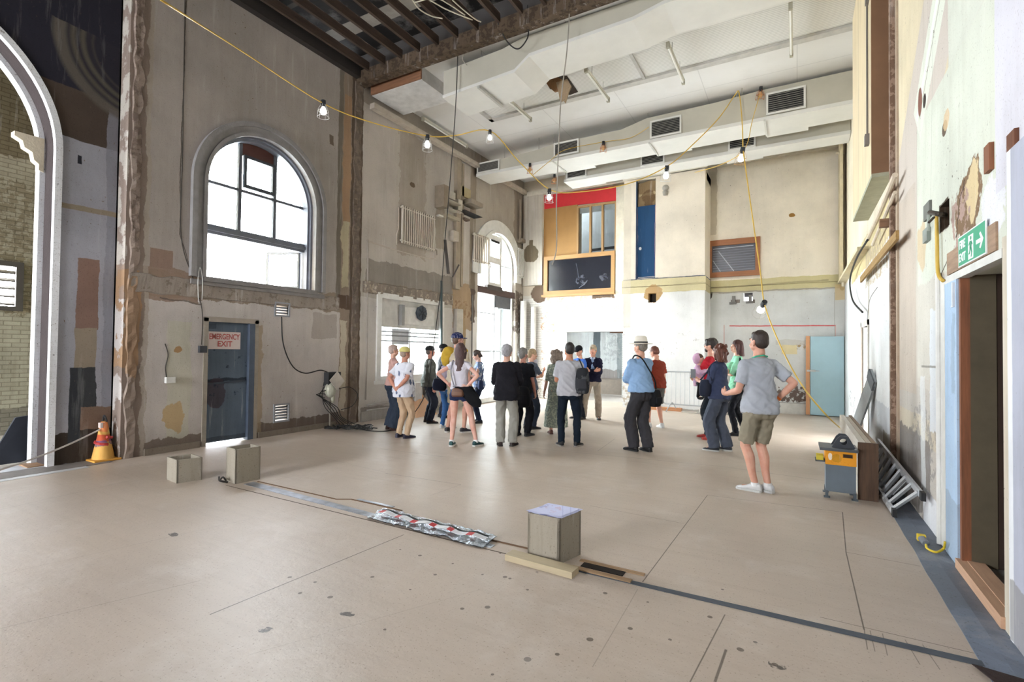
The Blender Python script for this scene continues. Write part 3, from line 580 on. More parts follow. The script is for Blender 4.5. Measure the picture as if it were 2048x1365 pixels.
# --- emergency exit door
d = thing('door_1', 'scuffed blue emergency exit door with red lettered sign', 'door', (L, 5.0, 0)); d['kind'] = 'structure'
mdz = paint('blue_door_paint', '#5d6a79', [('r', (4.5, 1.02), (5.5, 1.08), '#2c333d', .12, .9), ('e', (4.58, .6), (4.95, 1.1), '#453c44', .25, .8), ('r', (4.6, .7), (5.4, 1.5), '#2e3946', .6, .9, .60), ('r', (4.5, .05), (5.5, .12), '#39414c', .1, .8), ('r', (4.5, 0), (4.62, .5), '#3b4450', .1, .5), ('r', (4.5, 1.9), (4.75, 2.0), '#3c444f', .1, .7)], 'y', speck=.3)
MB().box((L - .10, 4.60, .035), (L - .05, 5.30, 2.02)).build('door_leaf', mdz, d, bevel=.004)
mb = MB().box((L - .12, 4.53, 0), (L + .015, 4.60, 2.08)).box((L - .12, 5.40, 0), (L + .015, 5.47, 2.08)).box((L - .12, 4.53, 2.02), (L + .015, 5.47, 2.1)); mb.build('door_frame', flat('#9d9488', .8, bump=.5), d)
MB().box((L - .11, 5.30, 0), (L + .02, 5.40, 2.02)).build('door_jamb', flat('#4a5566', .7, bump=.4), d)
sg = MB().box((L - .05, 4.62, 1.57), (L - .04, 5.17, 1.86)).build('sign', flat('#cbbdb8', .6, var=.05), d)
m_red = flat('#b05a55', .7)
text('EMERGENCY', .128, (L - .038, 4.895, 1.775), (PI/2, 0, PI/2), m_red, sg, sx=.70, bold=.003)
text('EXIT', .128, (L - .038, 4.90, 1.655), (PI/2, 0, PI/2), m_red, sg, sx=.95, bold=.003)
MB().bar((L - .03, 4.62, 1.0), (L - .03, 5.26, 1.03), .02, .03).build('push_bar', flat('#39424e'), d)
# --- lower window of the second bay
w = thing('window_2', 'wide white framed window with a boarded upper half and a round fan', 'window', (L, 9.55, .9)); w['kind'] = 'structure'
mb = MB().poly(rect(8.32, .82, 10.78, 2.90), [rect(8.46, .98, 10.64, 2.78)], X(L - .12), (.16, 0, 0)); mb.build('window_frame', m_white, w)
MB().box((L - .1, 8.46, 2.12), (L - .04, 10.64, 2.78)).build('boarded_top', flat('#cac7c1', .7), w)
MB().box((L - .06, 9.14, 2.22), (L + .03, 10.38, 2.64)).build('fan_panel', flat('#d3d1cc', .6), w)
MB().box((L - .06, 9.10, 2.18), (L + .06, 9.2, 2.68)).build('panel_batten', flat('#8b8a88'), w)
f_ = MB().lathe([(.0, 0), (.19, 0), (.20, .05), (.15, .07), (0, .07)], (L + .03, 9.82, 2.52), 8, (1, 0, 0)).build('extractor_fan', flat('#333b45', .6, bump=1), w)
fb = MB()
for k in range(6): fb.box((L + .10, 9.81, 2.54), (L + .11, 9.84, 2.68), Matrix.Rotation(k*PI/3, 3, 'X'), (L + .1, 9.82, 2.52))
fb.build('fan_blades', flat('#20262e'), f_)
for zz in (2.02, 1.93, 1.80): MB().tube([(L - .05, 8.46, zz), (L - .05, 10.64, zz - .01)], .018).build('blind_rod', flat('#8f9093'), w)
MB().box((L - .08, 8.9, 1.72), (L - .06, 9.5, 2.1)).build('blind_cloth', flat('#c9ccd0'), w)
MB().box((L - .11, 9.52, .98), (L - .07, 9.57, 2.12)).build('mullion', m_white, w)
MB().box((L - .16, 8.46, .98), (L - .155, 10.64, 2.12)).build('pane', m_glass, w)
MB().box((L - .3, 8.28, .80), (L + .05, 10.82, .88)).build('window_sill', m_white, w)
# --- tall arched window by the corner
w = thing('window_3', 'floor-length round-headed window flooding the far left corner with light', 'window', (L, 13.6, .1)); w['kind'] = 'structure'
mb = MB().poly(ring2d(13.6, 1.14, 1.48, 4.25, 3.9), [], X(L - .02), (.07, 0, 0)).poly(ring2d(13.6, 1.08, 1.18, 4.25, 3.9), [], X(L - .02), (.10, 0, 0)); mb.build('architrave', m_white, w)
mb = MB().poly(ring2d(13.6, 1.07, 1.15, 4.25, .12), [], X(L - .3), (.2, 0, 0)); mb.build('window_frame', m_white, w)
MB().box((L - .2, 12.45, 3.36), (L - .02, 14.75, 3.56)).build('transom', flat('#54423d', .8, bump=.5), w)
fo = MB().poly(rect(13.05, 3.62, 13.85, 5.25), [rect(13.16, 3.74, 13.74, 4.35), rect(13.16, 4.55, 13.74, 5.08)], X(L - .1), (.08, 0, 0)).build('fanlight_casement', m_white, w)
MB().box((L - .03, 13.2, 5.02), (L - .01, 13.7, 5.09)).build('vent_slot', flat('#2b2b2d'), fo)
MB().box((L - .12, 13.0, 3.5), (L, 13.9, 3.64)).build('sash_sill', flat('#4b4340'), w)
mb = MB().box((L - .18, 13.58, .12), (L - .12, 13.64, 3.4)).box((L - .18, 12.5, 1.55), (L - .12, 14.7, 1.60)).box((L - .18, 12.5, 2.75), (L - .12, 13.6, 2.78)).box((L - .18, 12.5, 4.36), (L - .12, 14.7, 4.39)).box((L - .18, 14.3, .12), (L - .13, 14.33, 3.4)); mb.build('glazing_bars', flat('#b9bcc0'), w)
MB().box((L - .14, 13.64, 2.98), (L - .1, 14.6, 3.36)).build('dark_board', flat('#5d5f63'), w)
MB().poly(arch_pts(13.6, .14, 1.1, 4.25, 28), [], X(L - .2), (.004, 0, 0)).build('pane', m_glass, w)
MB().box((L - .3, 12.45, .02), (L + .1, 14.75, .16)).build('window_sill', m_white, w)

# --- end wall openings
w = thing('window_4', 'three-light internal window with pale timber mullions under the red board', 'window', (-5.6, EY, 4.75)); w['kind'] = 'structure'
m_pine = wood('#a88558', .5, 2, .75); m_pineh = wood('#c59a66', .5, 0, .75)
mb = MB().poly(rect(-6.30, 4.71, -4.95, 6.38), [rect(-6.24, 4.77, -5.86, 6.32), rect(-5.80, 4.77, -5.45, 6.32), rect(-5.39, 4.77, -5.01, 6.32)], lambda a, b: (a, EY - .05, b), (0, .12, 0)); mb.build('window_frame', m_pine, w)
MB().box((-6.24, EY + .02, 4.77), (-5.01, EY + .025, 6.32)).build('pane', m_glass, w)
MB().box((-6.22, EY + .03, 6.14), (-5.03, EY + .035, 6.32)).build('torn_paper', flat('#c8c9cc'), w)
w = thing('window_5', 'long observation window with dark reflecting glass in a light timber frame', 'window', (-6.2, EY, 3.5)); w['kind'] = 'structure'
mb = MB().poly(rect(-7.46, 3.48, -4.98, 4.79), [rect(-7.32, 3.62, -5.10, 4.66)], lambda a, b: (a, EY - .12, b), (0, .16, 0)); mb.build('window_frame', wood('#ad8453', .5, 0, .8), w)
tgd = paint('streaked_dark_glass', '#20222a', [('e', (-6.3, 3.75), (-5.9, 4.1), '#6c6f78', .2, .45, .5), ('e', (-5.5, 3.85), (-5.2, 4.1), '#6c6f78', .2, .4, .5), ('l', (-6.2, 3.65), (-5.9, 3.9), '#777a82', .2, .6, .01), ('l', (-6.3, 4.5), (-6.2, 4.0), '#50535c', .1, .6, .01)], 'x', rough=.12, spec=.8, big=.02, streak=0)  # pale blotches and thin streaks over the dark pane
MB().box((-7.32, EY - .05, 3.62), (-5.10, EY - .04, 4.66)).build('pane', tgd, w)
MB().box((-7.5, EY - .2, 3.42), (-4.96, EY, 3.49)).build('window_sill', wood('#ad8453', .5, 0, .8), w)
w = thing('window_6', 'small dark window in a brown hardwood frame on the high right of the end wall', 'window', (-1.6, EY, 3.8)); w['kind'] = 'structure'
mb = MB().poly(rect(-2.30, 3.76, -.88, 4.82), [rect(-2.12, 3.90, -1.00, 4.66)], lambda a, b: (a, EY - .08, b), (0, .14, 0)); mb.build('window_frame', wood('#9c6236', .5, 0, .75), w)
rz_ = [('l', (-2.1, 4.58), (-1.05, 4.60), '#c9ccd2', 0, 1., .008)]  # pale lines paint the joist reflections onto the pane
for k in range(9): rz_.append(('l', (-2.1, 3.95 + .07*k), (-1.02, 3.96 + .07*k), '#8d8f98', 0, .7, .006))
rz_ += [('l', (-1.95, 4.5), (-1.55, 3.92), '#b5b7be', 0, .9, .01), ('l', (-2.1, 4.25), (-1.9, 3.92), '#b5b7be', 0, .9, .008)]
MB().box((-2.12, EY - .02, 3.90), (-1.00, EY - .01, 4.66)).build('pane', paint('glass_painted_joist_reflection', '#34323a', rz_, 'x', rough=.25, spec=.6, big=.02), w)
struct('trim_5', MB().box((-4.45, BY - .05, 3.48), (-2.14, BY, 3.68)).box((-4.45, BY - .03, 3.30), (-2.14, BY, 3.47)), m_breast)
struct('trim_6', MB().box((-2.14, EY - .06, 3.48), (.95, EY, 3.70)).box((-2.14, EY - .03, 3.28), (.95, EY, 3.47)), m_end)
struct('trim_7', MB().box((-2.17, EY - .03, 0), (.3, EY, .28)), flat('#d0cdc6'))
struct('lintel_doorway', MB().box((-6.95, EY - .02, 2.24), (-4.55, EY + .3, 2.56)), flat('#e6e3dc', .8, bump=.3))
# boards and panels on the end wall
def one(name, mb, mat, label, cat, group=None, **k): return tag(mb.build(name, mat, **k), label, cat, group)
one('red_board', MB().poly([(-7.5, 6.43), (-6.26, 6.43), (-4.98, 6.39), (-4.98, 6.86), (-7.5, 6.92)], [], lambda a, b: (a, EY - .03, b), (0, .025, 0)), flat('#c8262c', .6, var=.06), 'bright red painted board across the top of the end wall', 'board')
one('brown_board', MB().poly(rect(-7.5, 4.72, -6.28, 6.44), [], lambda a, b: (a, EY - .04, b), (0, .035, 0)), flat('#a67c46', .7, var=.12, scale=1.2), 'large brown fibreboard panel below the red board', 'board')
cr = paint('ribbed_casing', '#c5bdb0', [('e', (-8.25, 4.62), (-7.6, 5.22), '#6f6350', .3, 1.), ('r', (-8.0, 5.1), (-7.85, 5.4), '#6f6350', .06, 1.)], 'x', ribs=('u', .055))
one('ribbed_casing', box((-8.24, EY - .16, 3.84), (-7.50, EY, 6.98)), cr, 'tall pale ribbed casing in the corner beside the red board', 'casing')
struct('pillar_breast_corner', MB().box((-4.94, EY - .14, 3.42), (-4.68, EY, 6.8)), flat('#d3cbb8', .8))
one('conduit_pipe', MB().tube([(-4.62, EY - .08, 6.6), (-4.62, EY - .08, 4.95)], .02).box((-4.68, EY - .12, 4.88), (-4.54, EY - .04, 4.94)), flat('#c7bda6'), 'thin cream conduit dropping beside the chimney breast', 'pipe')
bp = thing('blue_panel', 'tall narrow blue metal panel on the chimney breast', 'panel', (-3.78, BY, 3.7))
MB().box((-4.04, BY + .03, 3.72), (-3.51, BY + .05, 5.82)).build('sheet', paint('blue_sheet', '#1f4469', [('l', (-4.03, 3.78), (-4.03, 5.8), '#b08a8a', .06, .8, .006), ('l', (-3.52, 3.78), (-3.52, 5.8), '#b08a8a', .06, .8, .006), ('l', (-4, 3.76), (-3.5, 3.76), '#c0c0c0', .04, .8, .01), ('e', (-3.98, 4.55), (-3.9, 4.64), '#e0e0e0', .03, 1.)], 'x', big=.03, speck=.2), bp)
MB().box((-4.05, BY + .01, 3.69), (-3.50, BY + .04, 3.73)).box((-4.06, BY - .01, 3.69), (-4.03, BY + .04, 6.58)).build('edge_strip', flat('#2b3d58'), bp)
MB().poly([(-4.03, 5.82), (-3.51, 5.82), (-3.51, 6.52), (-3.65, 6.56), (-4.0, 6.5)], [], lambda a, b: (a, BY + .08, b), (0, .06, 0)).build('insulation', paint('torn_insulation', '#8d7657', [('r', (-4.2, 6.12), (-3.4, 6.2), '#c3b08a', .3, .8), ('e', (-3.9, 5.8), (-3.5, 6.3), '#6b543a', .6, .8)], 'x', speck=.6), bp)
lamp = thing('wall_lamp', 'small round bulkhead lamp high on the chimney breast', 'lamp', (-3.22, BY, 6.1))
MB().lathe([(0, 0), (.09, 0), (.09, .03), (.07, .08), (0, .10)], (-3.22, BY, 6.24), 14, (0, -1, 0)).build('lamp_body', flat('#a39d92'), lamp)
MB().lathe([(0, 0), (.06, 0), (.07, .1), (.04, .14), (0, .14)], (-3.22, BY - .07, 6.02), 12).build('lamp_shade', flat('#8f8a80'), lamp)
# spotlights and fittings beside the beam hole on the right bay
for px, py in ((1466, 607), (1499, 605)):
    p = ew(px, py); b_ = thing('wall_bracket', 'grey metal bracket %s the beam hole high on the right of the end wall' % ('left of' if px < 1480 else 'right of'), 'bracket', (p.x, EY, p.z))
    MB().box((p.x - .09, EY - .06, p.z - .03), (p.x + .09, EY, p.z + .03)).build('base', flat('#75736f'), b_); MB().box((p.x - .02, EY - .05, p.z), (p.x + .06, EY - .01, p.z + .2)).build('upright', flat('#83817c'), b_)
# blue door leaning against the end wall
d = thing('blue_door', 'pale blue flush door standing shut in the right corner of the end wall', 'door', (.68, EY, 0))
MB().box((.30, EY - .10, .02), (1.04, EY - .05, 2.06)).build('door_leaf', flat('#a5c3cc', .55, var=.03), d, bevel=.003)
MB().box((.20, EY - .11, .02), (.29, EY - .04, 2.07)).build('door_edge', wood('#d39a6c', .6, 2, .8), d)
MB().box((.22, EY - .14, 1.14), (.42, EY - .11, 1.19)).tube([(.40, EY - .12, 1.165), (.40, EY - .17, 1.165), (.50, EY - .17, 1.165)], .012).build('latch', flat('#c9c9c6', .4, .6), d)
# openings in the right wall
w = struct('door_frame_room_two', MB().box((RW - .02, 10.33, 0), (RW + .1, 10.43, 2.2)).box((RW - .02, 11.33, 0), (RW + .1, 11.43, 2.2)).box((RW - .02, 10.33, 2.11), (RW + .1, 11.43, 2.2)), flat('#cfcac1'))
struct('trim_14', MB().box((RW + .01, 11.28, 0), (RW + .3, 11.34, 2.11)), flat('#d5d1ca'))  # pale panel added to lighten the black far jamb of the opening
struct('trim_8', MB().box((RW + .1, 10.43, 0), (RW + .3, 10.47, 2.1)), wood('#b5632f', .6, 2))
# right doorway: pale blue door folded back, orange jamb, white posts
d = thing('door_2', 'pale blue door edge and white posts framing the dark doorway under the fire exit sign', 'door', (RW, 4.5, 0)); d['kind'] = 'structure'
pb = paint('pale_blue_gloss', '#b3cbe4', [('r', (4.5, 0), (5.4, .5), '#8d99a8', .3, .5), ('r', (5.0, 1.3), (5.1, 1.9), '#8fa0b5', .3, .5)], 'y', speck=.3)
MB().box((RW - .015, 4.94, .02), (RW + .02, 5.28, 2.18)).build('door_leaf', pb, d)
MB().box((RW + .0, 4.90, .06), (RW + .055, 4.945, 2.2)).build('orange_jamb', wood('#8e5839', .7, 2, .5), d)
MB().box((RW + .055, 4.90, .06), (RW + .20, 4.945, 2.2)).build('olive_board', flat('#5f5542', .8), d)
MB().box((RW + .20, 4.91, .06), (RW + .34, 4.945, 2.2)).build('dark_board', flat('#3a2a20', .9), d)  # dark box standing in for the dim depth of the lobby
MB().box((RW - .012, 5.30, .02), (RW + .01, 5.50, 2.26)).build('white_board', m_white, d)
MB().tube([(RW - .02, 5.46, .02), (RW - .02, 5.46, 2.3)], .02).build('white_pipe', m_white, d)
MB().box((RW - .015, 3.97, 2.18), (RW + .05, 5.30, 2.235)).build('door_head', m_white, d)
MB().bar((RW - .0, 3.97, .05), (RW - .0, 4.94, .05), .06, .07).bar((RW + .08, 3.97, .06), (RW + .08, 4.94, .06), .10, .06).build('threshold', wood('#c9a183', .7, 1, .75), d)
MB().box((RW - .03, 4.97, 1.98), (RW - .015, 5.0, 2.16)).bar((RW - .02, 4.98, 1.98), (RW - .02, 5.04, 1.98), .012).build('bolt', flat('#dfe3e8', .4), d)
MB().box((RW - .012, 4.08, 2.245), (RW + .02, 5.22, 2.42)).build('lintel_plank', wood('#a78a72', .8, 1), d)
struct('pillar_door_post', MB().box((RW - .01, 3.87, 0), (RW + .29, 3.98, 2.3)), paint('worn_post', '#d5cbb9', [('r', (3.8, 0), (3.905, 3), '#eceff2', .02, 1.)], 'y', chips=1))
struct('partition_right', MB().box((RW - .02, 3.20, 0), (RW + .2, 3.86, 2.765)), paint('partition_paint', '#b9bccb', [('r', (3.8, 0), (3.9, 2.9), '#eceef2', .03, 1.), ('r', (3, 0), (4, .35), '#8f8b88', .2, .7)], 'y', chips=1))
one('wooden_block', box((RW - .02, 3.74, 2.765), (RW + .0, 3.86, 2.86)), wood('#6f4128', .7, 2), 'dark brown timber block on top of the grey partition by the doorway', 'block')
one('wooden_cleat', MB().box((RW - .025, 4.14, 2.76), (RW, 4.24, 2.93)), wood('#8a5638', .7, 2), 'reddish wooden cleat fixed above the fire exit sign', 'cleat')
# fire exit sign
SY, SZ, SW = 4.853, 2.250, .622
s = thing('fire_exit_sign', 'green fire exit sign with running figure and arrow over the doorway', 'sign', (RW - .01, 4.53, 2.24))
MB().box((RW - .02, SY - SW, SZ), (RW - .012, SY, SZ + .225)).build('border', flat('#e9ecec', .4, var=.02), s)
MB().box((RW - .0215, SY - SW + .012, SZ + .01), (RW - .0195, SY - .012, SZ + .215)).build('green_face', flat('#2fa57f', .4, var=.02), s)
RT = (PI/2, 0, -PI/2); mw_ = flat('#f2f5f4', .4, var=.01)
text('FIRE', .085, (RW - .0225, 4.74, 2.405), RT, mw_, s, sx=.95, bold=.002); text('EXIT', .085, (RW - .0225, 4.74, 2.312), RT, mw_, s, sx=.95, bold=.002)
def SX(a, b): return (RW - .0225, 4.841 - a, 2.252 + b * .92)
pic = MB().poly(rect(.245, .02, .36, .20), [], SX, (.001, 0, 0)); pic.build('white_doorway', mw_, s)
gm = flat('#1f9a74', .4, var=.01)
def SG(a, b): return (RW - .0248, 4.841 - a, 2.252 + b * .92)
pc = MB()
for q in ([(.285, .10), (.325, .10), (.33, .15), (.29, .155)], [(.29, .105), (.31, .105), (.29, .06), (.262, .055), (.262, .066), (.28, .07)], [(.30, .105), (.325, .105), (.34, .065), (.325, .03), (.313, .033), (.325, .065)], [(.285, .15), (.262, .13), (.266, .122), (.292, .138)], [(.325, .15), (.352, .125), (.347, .118), (.318, .138)]): pc.poly(q, [], SG, (.001, 0, 0))
pc.poly([(.312 + .014*math.cos(a*PI/5), .174 + .014*math.sin(a*PI/5)) for a in range(10)], [], SG, (.001, 0, 0)); pc.build('running_figure', gm, s)
MB().poly([(.42, .10), (.52, .10), (.49, .065), (.515, .055), (.575, .115), (.515, .175), (.49, .165), (.52, .13), (.42, .13)], [], SX, (.001, 0, 0)).build('arrow', mw_, s)
# ------------------------------------------------------------------ overhead: ducts, lights, cables
m_duct = flat('#dad9d4', .55, var=.05, scale=2); m_ductf = flat('#bdb9ab', .6, var=.06, scale=2)
def duct_profile(xs_, y0, y1, zb, tops):
    """boxed duct along X with a stepped top; xs_ and tops give the outline of the face"""
    out = [(xs_[0], zb)] + [(xs_[-1], zb)] + [(a, b) for a, b in reversed(list(zip(xs_, tops)))]
    return MB().poly(out, [], lambda a, b: (a, y0, b), (0, y1 - y0, 0))
def grille(x0, x1, z0, z1, y, par, name='grille'):
    g = MB().poly(rect(x0 - .04, z0 - .04, x1 + .04, z1 + .04), [rect(x0, z0, x1, z1)], lambda a, b: (a, y - .03, b), (0, .03, 0)).build(name, m_duct, par)
    MB().box((x0, y - .012, z0), (x1, y - .004, z1)).build('dark_back', flat('#1f1f1f'), g)
    s = MB(); n = 9
    for k in range(n): zz = z0 + (k + .5) * (z1 - z0) / n; s.box((x0, y - .026, zz - .004), (x1, y - .012, zz + .004), Matrix.Rotation(.6, 3, 'X'))
    s.build('louvres', flat('#8f8d86'), g)
d = thing('ventilation_duct', 'boxed white air duct with four grilles hung across the far bay', 'duct', (-3.6, 12.6, 6.74))
duct_profile([-8.2, -6.25, -5.75, -3.86, -3.22, -1.67, -.71, 1.05], 12.2, 12.92, 6.80, [7.08, 7.15, 7.21, 7.21, 7.36, 7.37, 7.42, 7.42]).build('casing', m_ductf, d)
mb = MB()
for x0, x1, w_ in ((-8.22, -5.72, .80), (-5.72, -4.85, .95), (-4.85, -3.16, .80), (-3.16, -2.3, .95), (-2.3, -.62, .82), (-.62, .22, 1.0), (.22, 1.05, .82)): mb.box((x0, 12.17, 6.72), (x1, 12.17 + w_, 6.80))
mb.build('underside', m_duct, d)
for a, b, z0, z1 in ((-8.14, -7.45, 6.83, 7.06), (-5.66, -5.02, 6.87, 7.16), (-3.08, -2.42, 6.85, 7.2), (-.55, .12, 6.86, 7.26)): grille(a, b, z0, z1, 12.17, d)
mb = MB()
for x in (-5.72, -3.14, -.62): mb.box((x - .02, 12.165, 6.7), (x + .02, 13.05, 6.74))
mb.build('seam', flat('#c9c8c2'), d)
mb = MB()
for x in (-7.3, -6.2, -5.75, -3.2, -1.2): mb.tube([(x, 12.25, 7.0), (x, 12.25, CZ)], .008, 5)
mb.build('hanger_rods', flat('#a3a19b'), d)
d = thing('ventilation_duct', 'rear white air duct with three grilles behind the long one, close to the end wall', 'duct', (-2.5, 14.0, 6.6))
duct_profile([-5.95, -4.6, -4.5, 1.05], 13.48, 14.04, 6.66, [7.06, 7.1, 7.16, 7.3]).build('casing', m_ductf, d)
mb = MB()
for x0, x1, w_ in ((-5.97, -4.9, .7), (-4.9, -1.6, .6), (-1.6, -.75, .72), (-.75, 1.05, .6)): mb.box((x0, 13.45, 6.58), (x1, 13.45 + w_ * .95, 6.66))
mb.build('underside', m_duct, d)
for a, b, z0, z1 in ((-5.85, -5.3, 6.68, 7.0), (-3.66, -3.1, 6.68, 7.02), (-1.46, -.92, 6.7, 7.1)): grille(a, b, z0, z1, 13.45, d)
d = thing('ventilation_duct', 'near white air duct with a stepped blank end crossing below the torn ceiling', 'duct', (-3, 8.5, 6.8))
bt = [at(a_, b_, 'y', 8.1) for a_, b_ in ((887, 192), (1030, 140), (1060, 108), (1267, 35), (1330, 2))]; bt = [(p.x, p.z) for p in bt]; bt.append((1.03, bt[-1][1]))
tp = [(1.03, 7.47), (-4.45, 7.47), (-4.9, 7.38), (bt[0][0], 7.32)]
MB().poly(bt + tp, [], lambda a, b: (a, 8.1, b), (0, .85, 0)).build('casing', m_ductf, d)
MB().poly([(a_, b_ - .05) for a_, b_ in bt] + [(a_, b_ + .01) for a_, b_ in reversed(bt)], [], lambda a, b: (a - .01 if a < 0 else a, 8.085, b), (0, .90, 0)).build('underside', m_duct, d)
mb = MB()
for x in (-5.4, -3.6): mb.tube([(x, 8.12, 7.2), (x, 8.12, CZ)], .008, 5)
mb.build('hanger_rods', flat('#a3a19b'), d)
mb = MB()
for x in (-5.45,): mb.box((x, 8.07, 6.74), (x + .05, 8.97, 6.79))
mb.build('seam', flat('#c0bfb9'), d)
struct('ceiling_bulkhead', MB().box((-8.2, 7.98, 7.22), (-6.78, 9.0, CZ)), flat('#d2d1cf', .8))
struct('ceiling_bulkhead_edge', MB().box((-8.2, 7.94, 7.23), (-6.78, 7.98, 7.44)), wood('#8d6347', .7, 0))
rib = paint('ribbed_acoustic_panel', '#d2d0cc', [], 'x', ribs=('u', .05)); 
t = NT('ribbed_acoustic_sheet'); pos = t.n('ShaderNodeNewGeometry').outputs['Position']; sp = t.n('ShaderNodeSeparateXYZ'); t.set(sp.inputs[0], pos)
q = t.math('PINGPONG', sp.outputs[1], .025); t.bsdf(t.mul(t.ramp(q, 0, .012, .6, 0), hexc('#d8d7d3'), (.45, .45, .44, 1)), .8, 0, q, .5, .02)
struct('ceiling_acoustic_panel', box((-6.65, 9.1, CZ - .05), (1.0, 10.5, CZ)), t.m)
struct('trim_9', MB().box((-6.75, 10.5, CZ - .1), (1.05, 10.66, CZ)).box((-6.75, 9.0, CZ - .1), (-6.65, 10.66, CZ)).box((-6.75, 8.98, CZ - .1), (1.05, 9.1, CZ)).box((-2.86, 9.1, CZ - .09), (-2.80, 10.5, CZ)), flat('#c0beb9'))
hp = at(1120, 165, 'z', 7.44)
th = thing('ceiling_hole', 'ragged brown hole in the ribbed ceiling panel with insulation hanging out', 'hole', (hp.x, hp.y, 7.0))
MB().poly([tuple(at(*q, 'z', 7.44).xy) for q in ((1088, 158), (1120, 151), (1134, 152), (1156, 184), (1140, 190), (1100, 178))], [], lambda a, b: (a, b, 7.436), (0, 0, .008)).build('dark_opening', flat('#33261c', .9), th)
def hang(px, y, d, h):
    m = MB(); m.poly([(at(a_, b_, 'y', y).x, at(a_, b_, 'y', y).z) for a_, b_ in px], [], lambda a, b: (a, y, b), (0, d, 0)); return m.build('insulation', paint('hanging_insulation', h, [], 'x', speck=1., chips=1), th)
hang(((1089, 158), (1112, 153), (1122, 158), (1118, 172), (1122, 180), (1108, 183), (1096, 172)), 9.45, .05, '#8f6a4a')
hang(((1112, 165), (1134, 158), (1142, 172), (1136, 186), (1130, 206), (1126, 200), (1120, 204), (1117, 186)), 9.40, .04, '#a58f74')
# wall-head pipe boxing along the left and end walls
one('boxed_pipe', MB().bar((L + .14, 7.95, 6.98), (L + .14, 15.2, 7.06), .14, .12), flat('#b9aea0'), 'long boxed pipe run along the top of the left wall', 'pipe')
one('boxed_pipe', MB().bar((-8.1, EY - .12, 7.0), (-4.45, EY - .12, 7.0), .12, .16).bar((-4.42, BY - .1, 6.68), (-2.1, BY - .1, 6.70), .14, .12).bar((-2.1, EY - .1, 6.98), (1.0, EY - .1, 6.98), .12, .10).bar((-4.42, EY - .1, 6.98), (-4.42, BY - .1, 6.68), .12, .12), flat('#cbc4b4'), 'cream pipe boxing following the top of the end wall and breast', 'pipe')
# fluorescent battens
def batten(name, px0, py0, px1, py1, z, label, grp):
    a = at(px0, py0, 'z', z); b = at(px1, py1, 'z', z); a = Vector(a); b = Vector(b); b.x = a.x
    o = thing(name, label, 'light', ((a + b)/2), 0, grp); d_ = (b - a).normalized()
    MB().bar(a, b, .055, .05).build('housing', flat('#d0cdbf', .5), o)
    MB().tube([a + d_*.04 - Vector((0,0,.05)), b - d_*.04 - Vector((0,0,.05))], .019, 10).build('tube', flat('#e9e9e4', .3, var=.01), o, smooth='auto')
    for p in (a, b): MB().box(p + Vector((-.03, -.03, -.075)), p + Vector((.03, .03, .03))).build('end_cap', flat('#a9a594'), o)
    MB().tube([a.lerp(b, .25), a.lerp(b, .25) + Vector((0, 0, CZ - z))], .006, 5).tube([a.lerp(b, .75), a.lerp(b, .75) + Vector((0, 0, CZ - z))], .006, 5).build('hangers', flat('#b5b3ac'), o)
G = 'bare fluorescent tubes below the white ceiling'
batten('fluorescent_light', 1005, 188, 1062, 237, 7.22, 'bare fluorescent tube nearest the left wall below the ribbed ceiling panel', G)
batten('fluorescent_light', 1172, 138, 1216, 198, 7.22, 'bare fluorescent tube just right of the ragged ceiling hole', G)
batten('fluorescent_light', 1336, 88, 1365, 162, 7.22, 'bare fluorescent tube in the middle of the ribbed ceiling panel', G)
batten('fluorescent_light', 1581, 10, 1583, 106, 7.22, 'bare fluorescent tube nearest the right wall below the ribbed panel', G)
batten('fluorescent_light', 846, 236, 938, 290, 7.38, 'dusty fluorescent tube close against the left wall below the white bulkhead', G)
# hanging cables
m_black = flat('#1e1e1e', .6); m_yel = flat('#d6b04a', .5); m_yel2 = flat('#e0c22e', .5); m_grey = flat('#9b958c', .5)
def cable(pts, r, mat, label, name='cable', cat='cable', k=6, group=None, parent=None):
    o = MB().tube(smoothpath(pts, k), r, 6).build(name, mat, parent, smooth=True)
    return tag(o, label, cat, group) if parent is None else o
Y9 = 9.0
cable([at(916, 95, 'y', 8.0), at(912, 200, 'y', 8.0), at(905, 300, 'y', 8.2), at(897, 400, 'y', 8.3), at(890, 480, 'y', 8.4), at(884, 560, 'y', 8.5), at(874, 640, 'y', 8.3), at(866, 700, 'y', 8.0), at(850, 790, 'y', 7.85), fl(812, 848, .02)], .009, m_black, 'long black cable hanging from the ceiling edge down past the boarded window')
cable([at(1140, 5, 'y', 7.75), at(1134, 100, 'y', 7.8), at(1122, 200, 'y', 8.0), at(1117, 300, 'y', 8.2), at(1113, 400, 'y', 8.4), at(1113, 495, 'y', 8.5), at(1104, 530, 'y', 8.5)], .011, m_grey, 'grey cable hanging free in front of the red board')
cable([at(992, 36, 'y', 7.6), at(1012, 80, 'y', 7.7), at(1035, 98, 'y', 7.8), at(1053, 80, 'y', 7.8), at(1057, 60, 'y', 7.8), at(1052, 45, 'y', 7.7), at(1055, 10, 'y', 7.62)], .012, m_black, 'black cable looping off the ceiling timber to the near duct')
cable([at(940, 30, 'y', 7.5), at(952, 50, 'y', 7.6), at(945, 80, 'y', 7.7), at(925, 115, 'y', 7.9), at(934, 130, 'y', 7.9)], .009, m_grey, 'thin pale cable end dangling below the ceiling timber')
for pts in ([(825, 0), (838, 18), (862, 32), (885, 37)], [(860, 0), (880, 12), (900, 22), (945, 40)], [(905, 0), (925, 18), (950, 38), (962, 44)], [(830, 5), (870, -4), (900, 10), (930, 30)]):
    cable([at(a, b, 'z', 7.42) for a, b in pts], .011, flat('#c9c2ae', .5), 'pale cables loose among the dark ceiling joists', group='loose pale cables in the joists')
